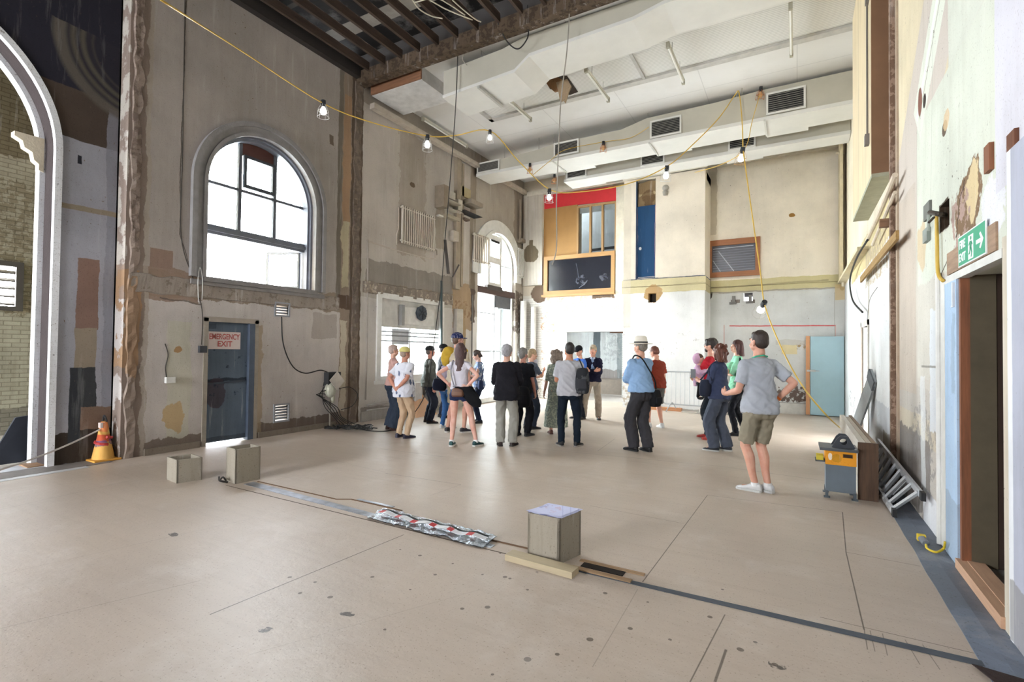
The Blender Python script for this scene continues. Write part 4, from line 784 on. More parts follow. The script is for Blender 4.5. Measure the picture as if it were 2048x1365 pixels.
cable([lw(370, 0), lw(365, 300), lw(362, 470), lw(385, 555), lw(404, 620), lw(403, 690)], .008, flat('#3b352f'), 'thin dark wire running down the wall to the switch by the emergency door')
tag(one('wall_switch', MB().box(lw(396, 692) + Vector((0, 0, 0)), lw(410, 706) + Vector((.06, 0, 0))), flat('#3d3f44'), 'dark metal switch box left of the emergency door', 'switch'))
sb = thing('socket_outlet', 'white socket on the wall between the bare scar and the emergency door', 'socket', lw(338, 762))
MB().box(lw(329, 755), lw(347, 766) + Vector((.06, 0, 0))).build('box', m_white, sb); MB().tube(smoothpath([lw(330, 688), lw(336, 710), lw(331, 735), lw(333, 755)]), .008, 6).build('wire', flat('#3b352f'), sb)
cable([lw(563, 632), lw(565, 680), lw(575, 715), lw(590, 738), lw(612, 747), lw(640, 741), lw(655, 745)], .012, m_black, 'black cable curving from the high vent across to the fuse boxes')
for a, b in (((365, 550), (372, 690)), ((405, 556), (402, 600))): pass
cable([lw(397, 605, L + .05), lw(396, 560, L + .06), lw(400, 535, L + .07), lw(405, 560, L + .06), lw(404, 600, L + .05)], .006, flat('#d9d9d6'), 'small white wire loop below the left edge of the great window')

# festoon of caged bulbs on a yellow cable
F = [(322, 0, 2.2), (480, 100, 4.2), (647, 207, 6.0), (750, 247, 7.0), (855, 272, 8.0), (912, 271, 8.4), (980, 262, 8.6), (1035, 320, 9.2), (1099, 379, 10.0), (1160, 384, 10.2), (1255, 368, 10.6), (1334, 333, 11.0)]
def P3(a): return at(a[0], a[1], 'y', a[2])
yc = thing('festoon_cable', 'long yellow cable strung with caged bulbs from the near wall to the ducts', 'cable', P3(F[2]))
MB().tube(smoothpath([P3(a) for a in F] + [P3((1385, 290, 11.4)), P3((1437, 237, 11.8)), P3((1470, 190, 12.0)), P3((1478, 186, 12.05)), P3((1484, 240, 12.0)), P3((1486, 296, 11.6))]), .011, 6).build('cable', m_yel, yc, smooth=True)
MB().tube(smoothpath([P3((1486, 300, 11.6)), P3((1500, 400, 11.2)), P3((1520, 540, 10.8)), P3((1530, 612, 10.6)), P3((1560, 690, 10.2)), P3((1600, 765, 9.6)), P3((1650, 828, 9.0)), fl(1688, 862, .25), P3((1720, 880, 8.4))]), .012, 6).build('dropping_cable', m_yel, yc, smooth=True)
MB().tube(smoothpath([P3((1484, 190, 12.05)), P3((1484, 150, 12.1)), P3((1484, 138, 12.1))]), .008, 6).build('tail', m_grey, yc)
MB().tube(smoothpath([P3((1522, 180, 12.1)), P3((1505, 240, 12.05)), P3((1488, 300, 11.6)), P3((1440, 330, 12.3)), P3((1390, 345, 13.4))]), .008, 6).build('branch', m_yel, yc)
t = NT('bulb_glass'); b_ = t.n('ShaderNodeBsdfPrincipled'); b_.inputs['Base Color'].default_value = (1, 1, 1, 1); b_.inputs['Roughness'].default_value = .1; b_.inputs['Emission Color'].default_value = (1, .97, .9, 1); b_.inputs['Emission Strength'].default_value = .9; t.t.links.new(b_.outputs[0], t.out.inputs[0]); m_bulb = t.m
def bulb(p, label, s=1.0, tilt=0., cage='#dfe0df', lit=True):
    o = thing('caged_bulb', label, 'light bulb', p, 0, 'caged bulbs on the yellow cable'); o.rotation_euler = (tilt, tilt * .6, 0)
    MB().lathe([(0, .02), (.035*s, .02), (.04*s, -.05*s), (.03*s, -.09*s), (0, -.09*s)], (0, 0, 0), 12).build('socket', flat('#22252a'), o, local=True)
    MB().lathe([(.022*s, -.08*s), (.03*s, -.10*s), (.052*s, -.15*s), (.05*s, -.19*s), (.03*s, -.215*s), (.001, -.22*s)], (0, 0, 0), 14).build('bulb', m_bulb if lit else flat('#c9a070'), o, local=True, smooth=True)
    c = MB()
    for k in range(6):
        a = k*PI/3; c.tube([(.035*s*math.cos(a), .035*s*math.sin(a), -.05*s), (.08*s*math.cos(a), .08*s*math.sin(a), -.14*s), (.09*s*math.cos(a), .09*s*math.sin(a), -.26*s)], .0035, 5)
    for r_, z_ in ((.09, -.26), (.08, -.16)): c.tube([(r_*s*math.cos(k*PI/8), r_*s*math.sin(k*PI/8), z_*s) for k in range(17)], .004, 5)
    c.build('cage', flat(cage, .4, .3), o, local=True)
bulb(P3((647, 203, 6.0)), 'caged bulb on the yellow cable in front of the great arched window wall', 1.1)
bulb(P3((855, 272, 8.0)), 'caged bulb on the yellow cable below the dusty fluorescent tube', 1.15)
bulb(P3((980, 262, 8.6)), 'caged bulb on the yellow cable just under the ribbed ceiling panel', .9)
bulb(P3((1099, 379, 10.0)), 'caged bulb on the yellow cable beside the top corner of the red board', 1.1, .4)
bulb(P3((1334, 333, 11.0)), 'caged bulb on the yellow cable above the chimney breast', 1.2, .3)
bulb(P3((1486, 296, 11.6)), 'caged bulb in a tangle of orange wire at the rear duct grille', 1.3, .4, '#c9a070')
bulb(P3((1529, 605, 10.6)), 'caged bulb low on the dropping yellow cable over the green-shirted woman', 1.4, .9, '#b5b2aa')
for a, lb in (((1207, 284, 12.1), 'unlit orange caged bulb against the long duct between its left grilles'), ((1060, 328, 12.1), 'unlit orange caged bulb against the left end of the long duct'), ((1302, 305, 13.5), 'unlit orange caged bulb in front of the rear duct middle grille'), ((1522, 175, 12.1), 'unlit orange caged bulb at the top edge of the long duct'), ((1109, 350, 13.2), 'unlit orange caged bulb hanging behind the long duct, left of the rear duct')):
    bulb(P3(a), lb, .95, .2, '#c87840', False)
for k, (a, b) in enumerate(((F[7], (1060, 330, 12.1)), )): pass
cable([P3((1066, 350, 12.0)), P3((1100, 322, 12.1)), P3((1130, 300, 12.1)), P3((1207, 284, 12.1)), P3((1260, 276, 12.1)), P3((1298, 254, 12.1))], .007, m_yel, 'slack yellow wire draped along the face of the long duct')

# things on the upper left wall: radiators, trunking, boxes
m_rad = flat('#c9bfb2', .6, var=.06)
def radiator(y0, y1, z0, z1, label, n, x0=L + .06, dep=.05, mat=m_rad):
    o = thing('radiator', label, 'radiator', (x0, (y0+y1)/2, z0), 0, 'column radiators along the left wall'); w_ = (y1 - y0) / n
    for k in range(n):
        y = y0 + (k + .5) * w_; MB().box((x0, y - w_*.24, z0), (x0 + dep, y + w_*.24, z1)).build('column', mat, o, bevel=.010)
    MB().tube([(x0 + dep/2, y0 - .03, z0 + .06), (x0 + dep/2, y1 + .03, z0 + .06)], .02).tube([(x0 + dep/2, y0 - .03, z1 - .06), (x0 + dep/2, y1 + .03, z1 - .06)], .02).build('header_pipes', mat, o)
    MB().box((L, y0 + .1, z1 - .15), (x0, y0 + .15, z1 - .1)).box((L, y1 - .15, z1 - .15), (x0, y1 - .1, z1 - .1)).build('brackets', mat, o)
    MB().tube([(x0 + dep/2, y1 + .02, z0 + .06), (x0 + dep/2, y1 + .10, z0 + .06), (x0 + dep/2, y1 + .12, z0 - .06)], .022).build('valve', flat('#8f8578'), o)
radiator(9.0, 10.25, 4.15, 5.06, 'wide column radiator high on the left wall above the boarded window', 16)
radiator(12.05, 12.9, 4.2, 5.05, 'narrow column radiator hung against the left side of the far arched window', 8)
radiator(14.75, 15.2, 4.1, 5.1, 'small column radiator hung against the right side of the far arched window', 5, mat=flat('#dcdad4', .5))
radiator(8.75, 10.4, .06, .80, 'low panel radiator on the floor under the boarded window', 3, dep=.16, mat=flat('#c6c2bd', .6))
cable([lw(735, 480), lw(735, 560), lw(733, 700), lw(731, 800)], .022, flat('#a49c94'), 'grey pipe dropping down the left wall just past the stripped strip', 'wall_pipe', 'pipe', group='thin heating pipes on the left wall')
cable([lw(735, 482), lw(790, 500), lw(866, 518), lw(869, 500)], .014, flat('#c2b7aa'), 'thin pipe sagging below the wide high radiator', 'wall_pipe', 'pipe', group='thin heating pipes on the left wall')
cable([lw(797, 415), lw(797, 455), lw(793, 470), lw(793, 490)], .018, flat('#c2b7aa'), 'short pipe at the left end of the wide high radiator', 'wall_pipe', 'pipe', group='thin heating pipes on the left wall')
for z_, lb in ((.36, 'upper'), (.24, 'lower')): cable([(L + .03, 8.05, z_), (L + .03, 8.75, z_)], .018, flat('#bdb8b2'), '%s of the two short pipes feeding the low radiator' % lb, 'wall_pipe', 'pipe')
st = flat('#7d7468', .8)
one('wall_pipe', MB().tube([lw(660, 760, L + .08), lw(660, 855, L + .08)], .02), st, 'rusty conduit dropping from the fuse boxes to the floor', 'pipe')
eb = thing('fuse_box', 'open dark fuse box with tangled wires near the stripped wall strip', 'box', lw(660, 770))
MB().box(lw(648, 745), lw(672, 770) + Vector((.14, 0, 0))).build('box', flat('#2a2a2c'), eb)
q = lw(674, 762, L + .2); MB().box(q + Vector((0, -.13, -.14)), q + Vector((.01, .13, .14)), Matrix.Rotation(.75, 3, 'X')).build('hanging_cover', flat('#cfc8bf'), eb)
MB().ell(lw(661, 780, L + .1), (.09, .13, .16)).build('meter', flat('#c5c6b4', .5), eb); MB().ell(lw(665, 798, L + .1), (.05, .05, .09)).build('isolator', flat('#b5b39f', .5), eb)
for k in range(5):
    pts = [(650 + random.randint(-3, 3), 765 + 8*k), (645 - 3*k, 790), (650 + 6*k, 815), (668 + 4*k, 835), (680 + 8*k, 850)]
    MB().tube(smoothpath([lw(a, b, L + .12) for a, b in pts]), .008, 5).build('wire', m_black, eb)
MB().tube(smoothpath([lw(678, 778, L + .15), lw(700, 775, L + .2), lw(715, 790, L + .25), lw(705, 812, L + .2), lw(682, 820, L + .12)]), .008, 5).build('wire', m_black, eb)
cc = MB()
for k in range(9):
    a = [fl(640 + 12*k + random.randint(-10, 10), 852 + random.randint(-3, 6), .02 + .012*k) + Vector((.12, 0, 0)) for k in range(9)]; cc.tube(smoothpath(a, 4), .010, 5)
one('cable_coil', cc, m_black, 'heap of black cable on the floor below the fuse boxes', 'cable')
cable([fl(700, 855, .01), fl(740, 862, .01), fl(770, 863, .01), fl(792, 858, .01)], .010, m_black, 'black cable trailing from the heap towards the man in the floral shirt')
# high equipment cluster
ec = thing('control_cabinet', 'cluster of dusty electrical cabinets high on the left wall by the pilaster', 'cabinet', lw(905, 420))
def LBx(x0, y0, x1, y1, dx, mat, name): return MB().box(lw(x0, y0), lw(x1, y1) + Vector((dx, 0, 0))).build(name, mat, ec)
LBx(870, 372, 880, 420, .3, flat('#8b7d6b'), 'side_panel'); LBx(880, 376, 905, 402, .1, flat('#c2bbac'), 'upper_box'); LBx(880, 404, 905, 412, .3, flat('#aba291'), 'shelf'); LBx(872, 412, 913, 428, .22, flat('#c7c1b3'), 'long_box'); LBx(905, 400, 913, 425, .2, flat('#c2bbac'), 'switch_box')
LBx(920, 372, 938, 400, .06, flat('#bdae88'), 'perforated_plate'); LBx(922, 400, 946, 420, .35, flat('#93887a'), 'metal_chute'); LBx(912, 422, 948, 438, .3, flat('#25272b'), 'black_shelf'); LBx(886, 428, 912, 445, .14, flat('#aaa08c'), 'lower_box'); LBx(922, 436, 932, 444, .14, flat('#6b5c50'), 'junction'); LBx(898, 462, 908, 485, .16, flat('#b8aea0'), 'terminal_box'); LBx(872, 430, 880, 436, .12, flat('#dedad0'), 'floodlight')
struct('pillar_left', MB().box((L, 11.2, 3.3), (L + .1, 11.42, 7.0)).box((L, 11.5, 3.4), (L + .06, 11.6, 6.9)), flat('#9e917f', .8))
struct('pillar_lower', MB().box((L, 11.25, 0), (L + .12, 11.55, 2.75)), flat('#b8b2a8', .8))
one('wall_pipe', MB().tube([lw(883, 562, L + .1), lw(883, 760, L + .1)], .03), flat('#3a4a4a'), 'dark green pipe right of the boarded window', 'pipe')
one('wall_pipe', MB().tube([lw(945, 590, L + .06), lw(943, 760, L + .06)], .02), flat('#6d6a66'), 'thin dark pipe left of the tall arched window', 'pipe')
one('conduit_rod', MB().tube([lw(905, 555, L + .1), lw(918, 530, L + .2)], .02).tube([lw(890, 480, L + .02), lw(897, 548, L + .02)], .04), flat('#4b4541'), 'blackened broken conduit below the high electrical cabinets', 'pipe')
struct('column_corner', MB().tube([(L + .18, 15.0, 0), (L + .18, 15.0, 3.3)], .11, 14).tube([(L + .5, 15.15, 0), (L + .5, 15.15, 3.1)], .09, 14), flat('#dcdad5', .6))
one('wall_pipe', MB().tube([lw(1040, 400, L + .1), lw(1040, 480, L + .1)], .04).box(lw(1036, 478), lw(1044, 488) + Vector((.16, 0, 0))), flat('#8d8172'), 'dusty pipe beside the ribbed casing above the far arch', 'pipe')

# soffit box, pipes and cable on the right wall
so = thing('duct_casing', 'large cream boxed casing with a brown end high on the right wall', 'casing', (RW, 9.4, 3.9))
MB().poly([(7.95, 3.95), (10.4, 3.95), (10.4, 7.45), (7.95, 7.45)], [], lambda a, b: (.84, a, b), (.03, 0, 0)).build('side_panels', paint('casing_side', '#dccbab', [('l', (8.6, 3.9), (8.6, 7.5), '#857a66', 0, .9, .008), ('l', (9.5, 3.9), (9.5, 7.5), '#857a66', 0, .9, .008)], 'y', big=.04), so)
MB().box((.84, 7.9, 3.95), (RW, 7.95, 7.45)).build('brown_end', flat('#866449', .8, var=.1, scale=2), so)
MB().box((.84, 7.9, 3.90), (RW, 10.4, 3.95)).build('underside', flat('#a9a891', .7), so)
MB().tube([(.82, 8.15, 7.4), (.82, 8.15, 4.55)], .012, 6).box((.79, 8.1, 4.42), (.84, 8.2, 4.56)).box((.80, 8.1, 6.35), (.84, 8.2, 6.5)).build('conduit', flat('#77706a'), so)
struct('beam_right_trim', MB().box((.9, 10.4, 3.4), (RW, 15.2, 3.46)).box((.92, 14.6, 3.5), (.98, 15.2, 7.0)), flat('#d9cba8'))
one('wall_pipe', MB().tube(smoothpath([rw(1790, 350, .97), rw(1760, 425, .97), rw(1735, 480, .97)]), .03, 8).tube(smoothpath([rw(1790, 385, .98), rw(1762, 450, .98), rw(1745, 490, .98)]), .022, 8), flat('#d6c8b2', .5), 'pair of pale pipes slanting below the brown-ended casing', 'pipe')
one('conduit_pipe', MB().tube([(RW - .06, 14.9, 3.3), (RW - .06, 14.9, 6.6), (RW - .2, 14.9, 6.7)], .035, 8), flat('#d8cdb4'), 'cream pipe rising in the right corner of the end wall', 'pipe')
q = rw(1778, 446, 1.0); one('timber_stub', MB().bar((.90, q.y, q.z), (1.07, q.y, q.z), .09, .10), wood('#8d6a50', .8, 0), 'sawn timber stub poking out of the stripped strip on the right wall', 'beam')
one('diagonal_plank', MB().bar(rw(1795, 470, .95), rw(1722, 560, .98), .03, .10), wood('#a3814c', .8, 1), 'broken plank hanging under the casing on the right wall', 'plank')
cable([rw(1735, 480, .95), rw(1712, 520, .95), rw(1700, 560, .96), rw(1705, 600, .96), rw(1725, 625, .98)], .016, m_black, 'black cable drooping from the pipes on the right wall')
cable([rw(1755, 575), rw(1740, 600), rw(1735, 640)], .006, flat('#5b544c'), 'thin curled wire on the white lower right wall')
struct('trim_10', MB().box((RW - .02, 7.46, 0), (RW + .02, 7.56, 6.9)), flat('#b9a690', .8, bump=.8))
struct('pillar_scar', MB().box((RW - .07, 7.56, 0), (RW + .02, 7.66, 7.4)), paint('scar_brick', '#7a6252', [('r', (7, 0), (8, 7), '#a58d7c', .6, .8, .5)], 'y', speck=.6, chips=1))
# yellow cable and socket by the fire exit door
yv = thing('extension_cable', 'yellow cable coming down the white pipe to a yellow site plug', 'cable', fl(1862, 1090))
MB().tube(smoothpath([rw(1873, 425, 1.03), rw(1874, 480, 1.03), rw(1876, 545, 1.03), rw(1886, 562, 1.03)]), .014, 8).build('upper_cable', m_yel, yv, smooth=True)
MB().tube(smoothpath([fl(1890, 1085, .12), fl(1887, 1098, .05), fl(1872, 1105, .03), fl(1855, 1098, .03), fl(1852, 1090, .04)]), .009, 8).build('floor_cable', m_yel2, yv, smooth=True)
pq = fl(1852, 1088, .04); MB().tube([pq + Vector((0, 0, 0)), pq + Vector((-.015, .07, .015))], [.026, .028], 12).build('plug', flat('#7d8289', .5), yv, smooth='auto')
MB().box(pq + Vector((-.045, .07, -.01)), pq + Vector((.015, .115, .045))).build('socket_cap', m_yel2, yv, bevel=.006)
jb = thing('junction_box', 'small grey steel junction box with stiff wires high on the green wall panel', 'box', rw(1858, 470))
MB().box(rw(1853, 462), rw(1862, 480) + Vector((-.03, 0, 0))).build('box', flat('#8e9690', .5, .4), jb); MB().tube([rw(1857, 462, 1.03), rw(1857, 430, 1.03)], .012, 6).build('conduit', flat('#9aa098'), jb)
MB().box(rw(1852, 413), rw(1864, 432) + Vector((-.02, 0, 0))).build('upper_box', flat('#6b6c66'), jb)
MB().tube(smoothpath([rw(1860, 425, 1.0), rw(1875, 428, .99), rw(1890, 430, 1.05)]), .02, 7).tube([rw(1868, 435, .97), rw(1858, 445, .9)], .01, 5).build('cable_bundle', flat('#3d3228'), jb)
# ------------------------------------------------------------------ things on the floor
m_board = paint('grey_fibreboard', '#9f9789', [], 'x', big=.03, speck=.5)
def board_box(name, label, A, B, Cc, h, papers=False, cat='box'):
    D = A + Cc - B; o = thing(name, label, cat, (A + Cc) / 2); up = V_(0, 0, h); t_ = .018
    cs = [A, B, Cc, D]; ctr = (A + Cc) / 2
    for i in range(4):
        p, q = cs[i], cs[(i + 1) % 4]; n_ = ((ctr - (p + q) / 2).normalized()) * t_
        MB().add([p, q, q + n_, p + n_, p + up, q + up, q + up + n_, p + up + n_], [(0,1,2,3),(7,6,5,4),(0,4,5,1),(1,5,6,2),(2,6,7,3),(3,7,4,0)]).build('side_board', m_board, o)
    s = .92; MB().add([ctr + (c - ctr) * s + V_(0, 0, .01) for c in cs] + [ctr + (c - ctr) * s + V_(0, 0, .02) for c in cs], [(3,2,1,0),(4,5,6,7),(0,1,5,4),(1,2,6,5),(2,3,7,6),(3,0,4,7)]).build('base_board', m_board, o)
    if papers:
        MB().add([c + up for c in cs] + [c + up + V_(0, 0, .006) for c in cs], [(3,2,1,0),(4,5,6,7),(0,1,5,4),(1,2,6,5),(2,3,7,6),(3,0,4,7)]).build('top_board', m_board, o)
    return o
def V_(*a): return Vector(a)
A, B, Cc = fl(1055, 1114), fl(1118, 1130), fl(1161, 1110)
board_box('display_box', 'square grey board box with papers spread on top, beside a short timber', A, B, Cc, .335, True)
D = A + Cc - B
pr_ = [('l', (B.x + .02 + .07*k, 3.5), (A.x + .1 + .07*k, 3.9), '#9fa3cf', .06, .5, .004) for k in range(3)] + [('e', (-1.75, 3.55), (-1.60, 3.70), '#c7a5b8', .2, .5, .5), ('e', (-1.95, 3.6), (-1.7, 3.85), '#8f93c4', .3, .5, .52)]
mp_ = paint('plan_paper', '#cfd2ee', pr_, 'f', big=.01)
for k, (dx, dz) in enumerate(((0, .345), (.012, .349), (-.01, .353))):
    g = []; n_ = 7
    for i in range(n_ + 1):
        for j in range(n_ + 1):
            a_, b_ = i / n_ * 1.02 - .01, j / n_; p = A.lerp(B, a_) + (D - A) * b_ + V_(dx, dx * .6, dz + .008 * max(0, .25 - b_) * math.sin(a_ * 9 + k) * 3 + .006 * (b_ > .85)); g.append(p)
    mb = MB().add(g + [p - V_(0, 0, .002) for p in g], [(i*(n_+1)+j, (i+1)*(n_+1)+j, (i+1)*(n_+1)+j+1, i*(n_+1)+j+1) for i in range(n_) for j in range(n_)] + [((n_+1)**2 + i*(n_+1)+j+1, (n_+1)**2 + (i+1)*(n_+1)+j+1, (n_+1)**2 + (i+1)*(n_+1)+j, (n_+1)**2 + i*(n_+1)+j) for i in range(n_) for j in range(n_)])
    tag(mb.build('plan_sheet', mp_, smooth=True), 'white printed plan sheet in the thin stack on the grey display box', 'paper', 'plan sheets on the grey display box')
board_box('floor_duct_box', 'taller of the two open grey board boxes near the emergency door', fl(451.5, 961), fl(470, 969), fl(520, 959), .40)
board_box('floor_duct_box', 'lower of the two open grey board boxes near the emergency door', fl(333, 959), fl(353, 968), fl(404, 960), .27)
one('cable_end', MB().tube(smoothpath([fl(455, 965, .02), fl(440, 962, .05), fl(438, 955, .03)]), .012, 6).tube(smoothpath([fl(452, 962, .02), fl(446, 955, .07), fl(441, 960, .02)]), .01, 6), flat('#2a2725'), 'short dark cable end poking out beside the taller open board box', 'cable')
one('timber_offcut', MB().bar((-1.93, 3.375, .024), (-1.37, 3.35, .024), .115, .046), wood('#b8a98c', .6, 0, .85), 'short pale sawn timber offcut lying in front of the papered display box', 'timber')
struct('floor_slot_shade', MB().box((-1.40, 3.52, 0), (-1.08, 3.60, .004)), flat('#241b14', .9))  # dark plate on the floor; shade inside the hole put into its colour
struct('floor_slot_batten', MB().box((-1.45, 3.44, 0), (-1.0, 3.49, .012)).box((-1.44, 3.6, 0), (-.95, 3.64, .008)), wood('#a98a68', .7, 0))
struct('floor_dark_strip', MB().poly([(-1.42, 3.425), (.88, 3.47), (.88, 3.53), (-1.42, 3.475)], [], lambda a, b: (a, b, .001), (0, 0, .004)), flat('#4c535c', .6, var=.1))
struct('floor_channel_edge', MB().box((-5.6, 3.715, 0), (-4.25, 3.73, .006)).bar((-4.25, 3.72, .003), (-4.12, 3.80, .003), .014, .006).box((-4.12, 3.795, 0), (-3.4, 3.81, .006)).box((-2.3, 3.60, 0), (-1.85, 3.62, .006)), flat('#6f5238', .8))
struct('floor_channel_line', MB().box((-5.75, 3.425, 0), (-1.95, 3.435, .002)), flat('#57493c', .8))
t = NT('worn_aluminium'); pos = t.n('ShaderNodeTexCoord').outputs['Object']; nn_ = t.noise(pos, 7, 5); t.bsdf(t.mix(t.ramp(nn_, .4, .7), hexc('#b9c0cc'), hexc('#8e9299')), .32, .75, nn_, .3, .004); m_alu = t.m
one('metal_channel', MB().poly([(-5.62, 3.56), (-2.15, 3.46), (-2.15, 3.53), (-5.62, 3.68)], [], lambda a, b: (a, b, .001), (0, 0, .004)), m_alu, 'long silvery metal strip let into the boarded floor', 'strip')
one('metal_plate', MB().box((-4.05, 3.82, 0), (-3.55, 3.86, .006)), m_alu, 'short silver plate beside the far end of the crumpled foil', 'strip')
# crumpled foil with red and white tape
t = NT('crumpled_foil'); pos = t.n('ShaderNodeTexCoord').outputs['Object']; nn_ = t.noise(pos, 26, 4, .7); t.bsdf(hexc('#c3c9cf'), .16, .95, nn_, .8, .03); m_foil = t.m
foil = thing('foil_sheet', 'crumpled silver foil sheet with red and white tape lying over the floor channel', 'foil', (-2.85, 3.58, 0))
g = []; nu, nv_ = 60, 10
for i in range(nu + 1):
    for j in range(nv_ + 1):
        a_ = i / nu; b_ = j / nv_; x = -3.53 + 1.33 * a_; y = 3.455 + .24 * b_ - .05 * a_ + .02 * noise.noise(V_(x * 6, b_ * 3, 0)); g.append(V_(x, y, .012 + .035 * abs(noise.noise(V_(x * 12, y * 22, 2))) + .018 * (b_ > .5)))
N1 = (nu + 1) * (nv_ + 1)
MB().add(g + [p - V_(0, 0, .006) for p in g], [(i*(nv_+1)+j, (i+1)*(nv_+1)+j, (i+1)*(nv_+1)+j+1, i*(nv_+1)+j+1) for i in range(nu) for j in range(nv_)] + [(N1+i*(nv_+1)+j+1, N1+(i+1)*(nv_+1)+j+1, N1+(i+1)*(nv_+1)+j, N1+i*(nv_+1)+j) for i in range(nu) for j in range(nv_)]).build('foil', m_foil, foil)
tp_ = []
for i in range(42):
    a_ = i / 41; x = -3.45 + 1.22 * a_; y = 3.55 - .045 * a_ + .012 * math.sin(a_ * 14); tp_.append((x, y, .055 + .008 * math.sin(a_ * 30)))
for seg in range(6):
    for cname, lo, hi, mm in (('tape_white', seg*7 + 2, seg*7 + 7, flat('#d8d8dc', .4)), ('tape_red', seg*7, seg*7 + 2, flat('#c33a3e', .4))):
        P_ = tp_[lo:min(hi + 1, 42)]
        if len(P_) > 1: MB().rings([[(x, y - .028, z - .004), (x, y + .024, z), (x, y + .024, z + .004), (x, y - .028, z)] for x, y, z in P_]).build(cname, mm, foil)
MB().rings([[(x, y + .035, z), (x, y + .05, z + .004), (x, y + .05, z + .007), (x, y + .035, z + .004)] for x, y, z in tp_]).build('dark_fold', flat('#1c2426', .4), foil)
# grey lead-like strip along the right wall and a dark patch painting the shaded hole at its near end
pts = []
for k in range(41):
    y = 3.1 + 4.4 * k / 40; pts.append((.83 + .012 * noise.noise(V_(y * 2.2, 0, 0)), y))
gs = MB().rings([[(x, y, .0), (1.06, y, .0), (1.06, y, .012 + .01*noise.noise(V_(y*5, 1, 0))), ((x + 1.06)/2, y, .016 + .014*noise.noise(V_(y*7, 3, 0))), (x, y, .004)] for x, y in pts])
struct('floor_strip_right', gs, paint('grey_sheeting', '#6d7480', [('e', (.7, 3.2), (1.1, 4.2), '#7d8798', .5, .5)], 'f', rough=.55, speck=.6, big=.08))
struct('floor_gap_shade_patch', MB().poly([(.78, 3.44), (1.03, 3.40), (1.03, 3.22), (.88, 3.2)], [], lambda a, b: (a, b, .014), (0, 0, .004)), flat('#33221d', .9, bump=1))
# table saw
ts = thing('table_saw', 'small grey and orange site table saw standing in front of the timber stack', 'table saw', (.42, 6.75, 0))
MB().box((.28, 6.64, .07), (.56, 6.92, .37)).build('body', flat('#626d76', .5, var=.08), ts, bevel=.004)
MB().box((.275, 6.63, .37), (.565, 6.93, .53)).build('orange_band', paint('orange_saw_paint', '#e39a2c', [('r', (.44, .46), (.53, .50), '#3a2c20', .01, 1.), ('e', (.30, .42), (.34, .50), '#e6d9c4', .03, .9), ('e', (.33, .40), (.42, .5), '#b8861f', .1, .7)], 'x', big=.04, speck=.4), ts, bevel=.004)
MB().box((.22, 6.58, .53), (.58, 6.98, .56)).build('table_top', flat('#5a5e63', .4, .3), ts, bevel=.003)
for x, y in ((.29, 6.65), (.55, 6.65), (.29, 6.91), (.55, 6.91)): MB().bar((x, y, .08), (x + (.0 if x > .4 else -.0), y, 0), .028).box((x - .03, y - .03, 0), (x + .03, y + .03, .012)).build('leg', flat('#4c555c', .5), ts)
for dy in (6.68, 6.88):
    hn = [(.34, .56), (.56, .56), (.51, .66), (.48, .69), (.42, .69), (.39, .66)]
    MB().poly(hn, [[(.45 + .036*math.cos(2*PI*j/14), .625 + .036*math.sin(2*PI*j/14)) for j in range(14)]], lambda a, b: (a, dy, b), (0, .02, 0)).build('guard_plate', flat('#3c4046', .5, .2), ts)
for k in range(3): MB().box((.19, 6.66 + .05*k, .40), (.26, 6.69 + .05*k, .46)).build('yellow_guide', flat('#d8c53a', .5), ts, bevel=.004)
MB().box((.18, 6.64, .39), (.275, 6.84, .405)).build('guide_arm', flat('#55585c'), ts)
# stack of timbers lying along the right wall
m_end_ = wood('#5a4230', .8, 2, .45); k = 0
for i, (x0, x1) in enumerate(((.60, .66), (.665, .715), (.72, .76))):
    for j in range(3):
        ylen = 9.7 - .25 * ((i + j) % 2); z0 = .004 + .21 * j
        one('stacked_plank', MB().box((x0, 6.76 + .01*i, z0), (x1, ylen, z0 + .2)), wood(('#cfc8be', '#b9ad9d', '#8a7460')[i], .7, 1, .8), '%s plank of the %s row in the timber stack behind the table saw' % (('lowest', 'middle', 'topmost')[j], ('left', 'middle', 'right')[i]), 'plank', 'planks stacked on edge behind the table saw')
one('stack_end_board', MB().box((.585, 6.72, 0), (.77, 6.75, .63)), m_end_, 'dark stained board closing the near end of the timber stack', 'plank')
# ladders leaning low against the wall
def ladder(label, a0, a1, b0, b1, n, grp=None):
    o = thing('ladder', label, 'ladder', (a0 + b0) / 2, 0, grp)
    for p, q in ((a0, a1), (b0, b1)): MB().bar(p, q, .025, .065).build('rail', flat('#c9ccd0', .35, .35, var=.06), o); d_ = (q - p).normalized(); MB().bar(p - d_ * .02, p + d_ * .06, .035, .075).build('foot_cap', flat('#1d1d1f'), o)
    for k in range(n): t_ = (k + .6) / n; MB().bar(a0.lerp(a1, t_), b0.lerp(b1, t_), .045, .022).build('rung', flat('#cfd2d5', .35, .3, var=.06), o)
    return o
ladder('aluminium ladder lying on its side against the right wall beyond the yellow plug', V_(.83, 6.15, .05), V_(.80, 8.1, .05), V_(1.0, 5.85, .31), V_(.93, 8.1, .46), 9)
ladder('second dull aluminium ladder tucked behind the front ladder against the wall', V_(.90, 6.7, .05), V_(.88, 8.6, .05), V_(1.03, 6.6, .26), V_(.98, 8.6, .40), 7)
lp = thing('steel_tray', 'long pale metal tray leaning upright against the far right wall', 'panel', (.95, 9.6, 0))
MB().bar((.80, 10.6, .02), (1.03, 9.5, 1.28), .30, .03, up=(1, 0, .2)).build('sheet', flat('#9ea3a6', .4, .4), lp)
MB().bar((.995, 9.62, 1.14), (1.012, 9.5, 1.28), .302, .034, up=(1, 0, .2)).build('dark_cap', flat('#63676b'), lp)
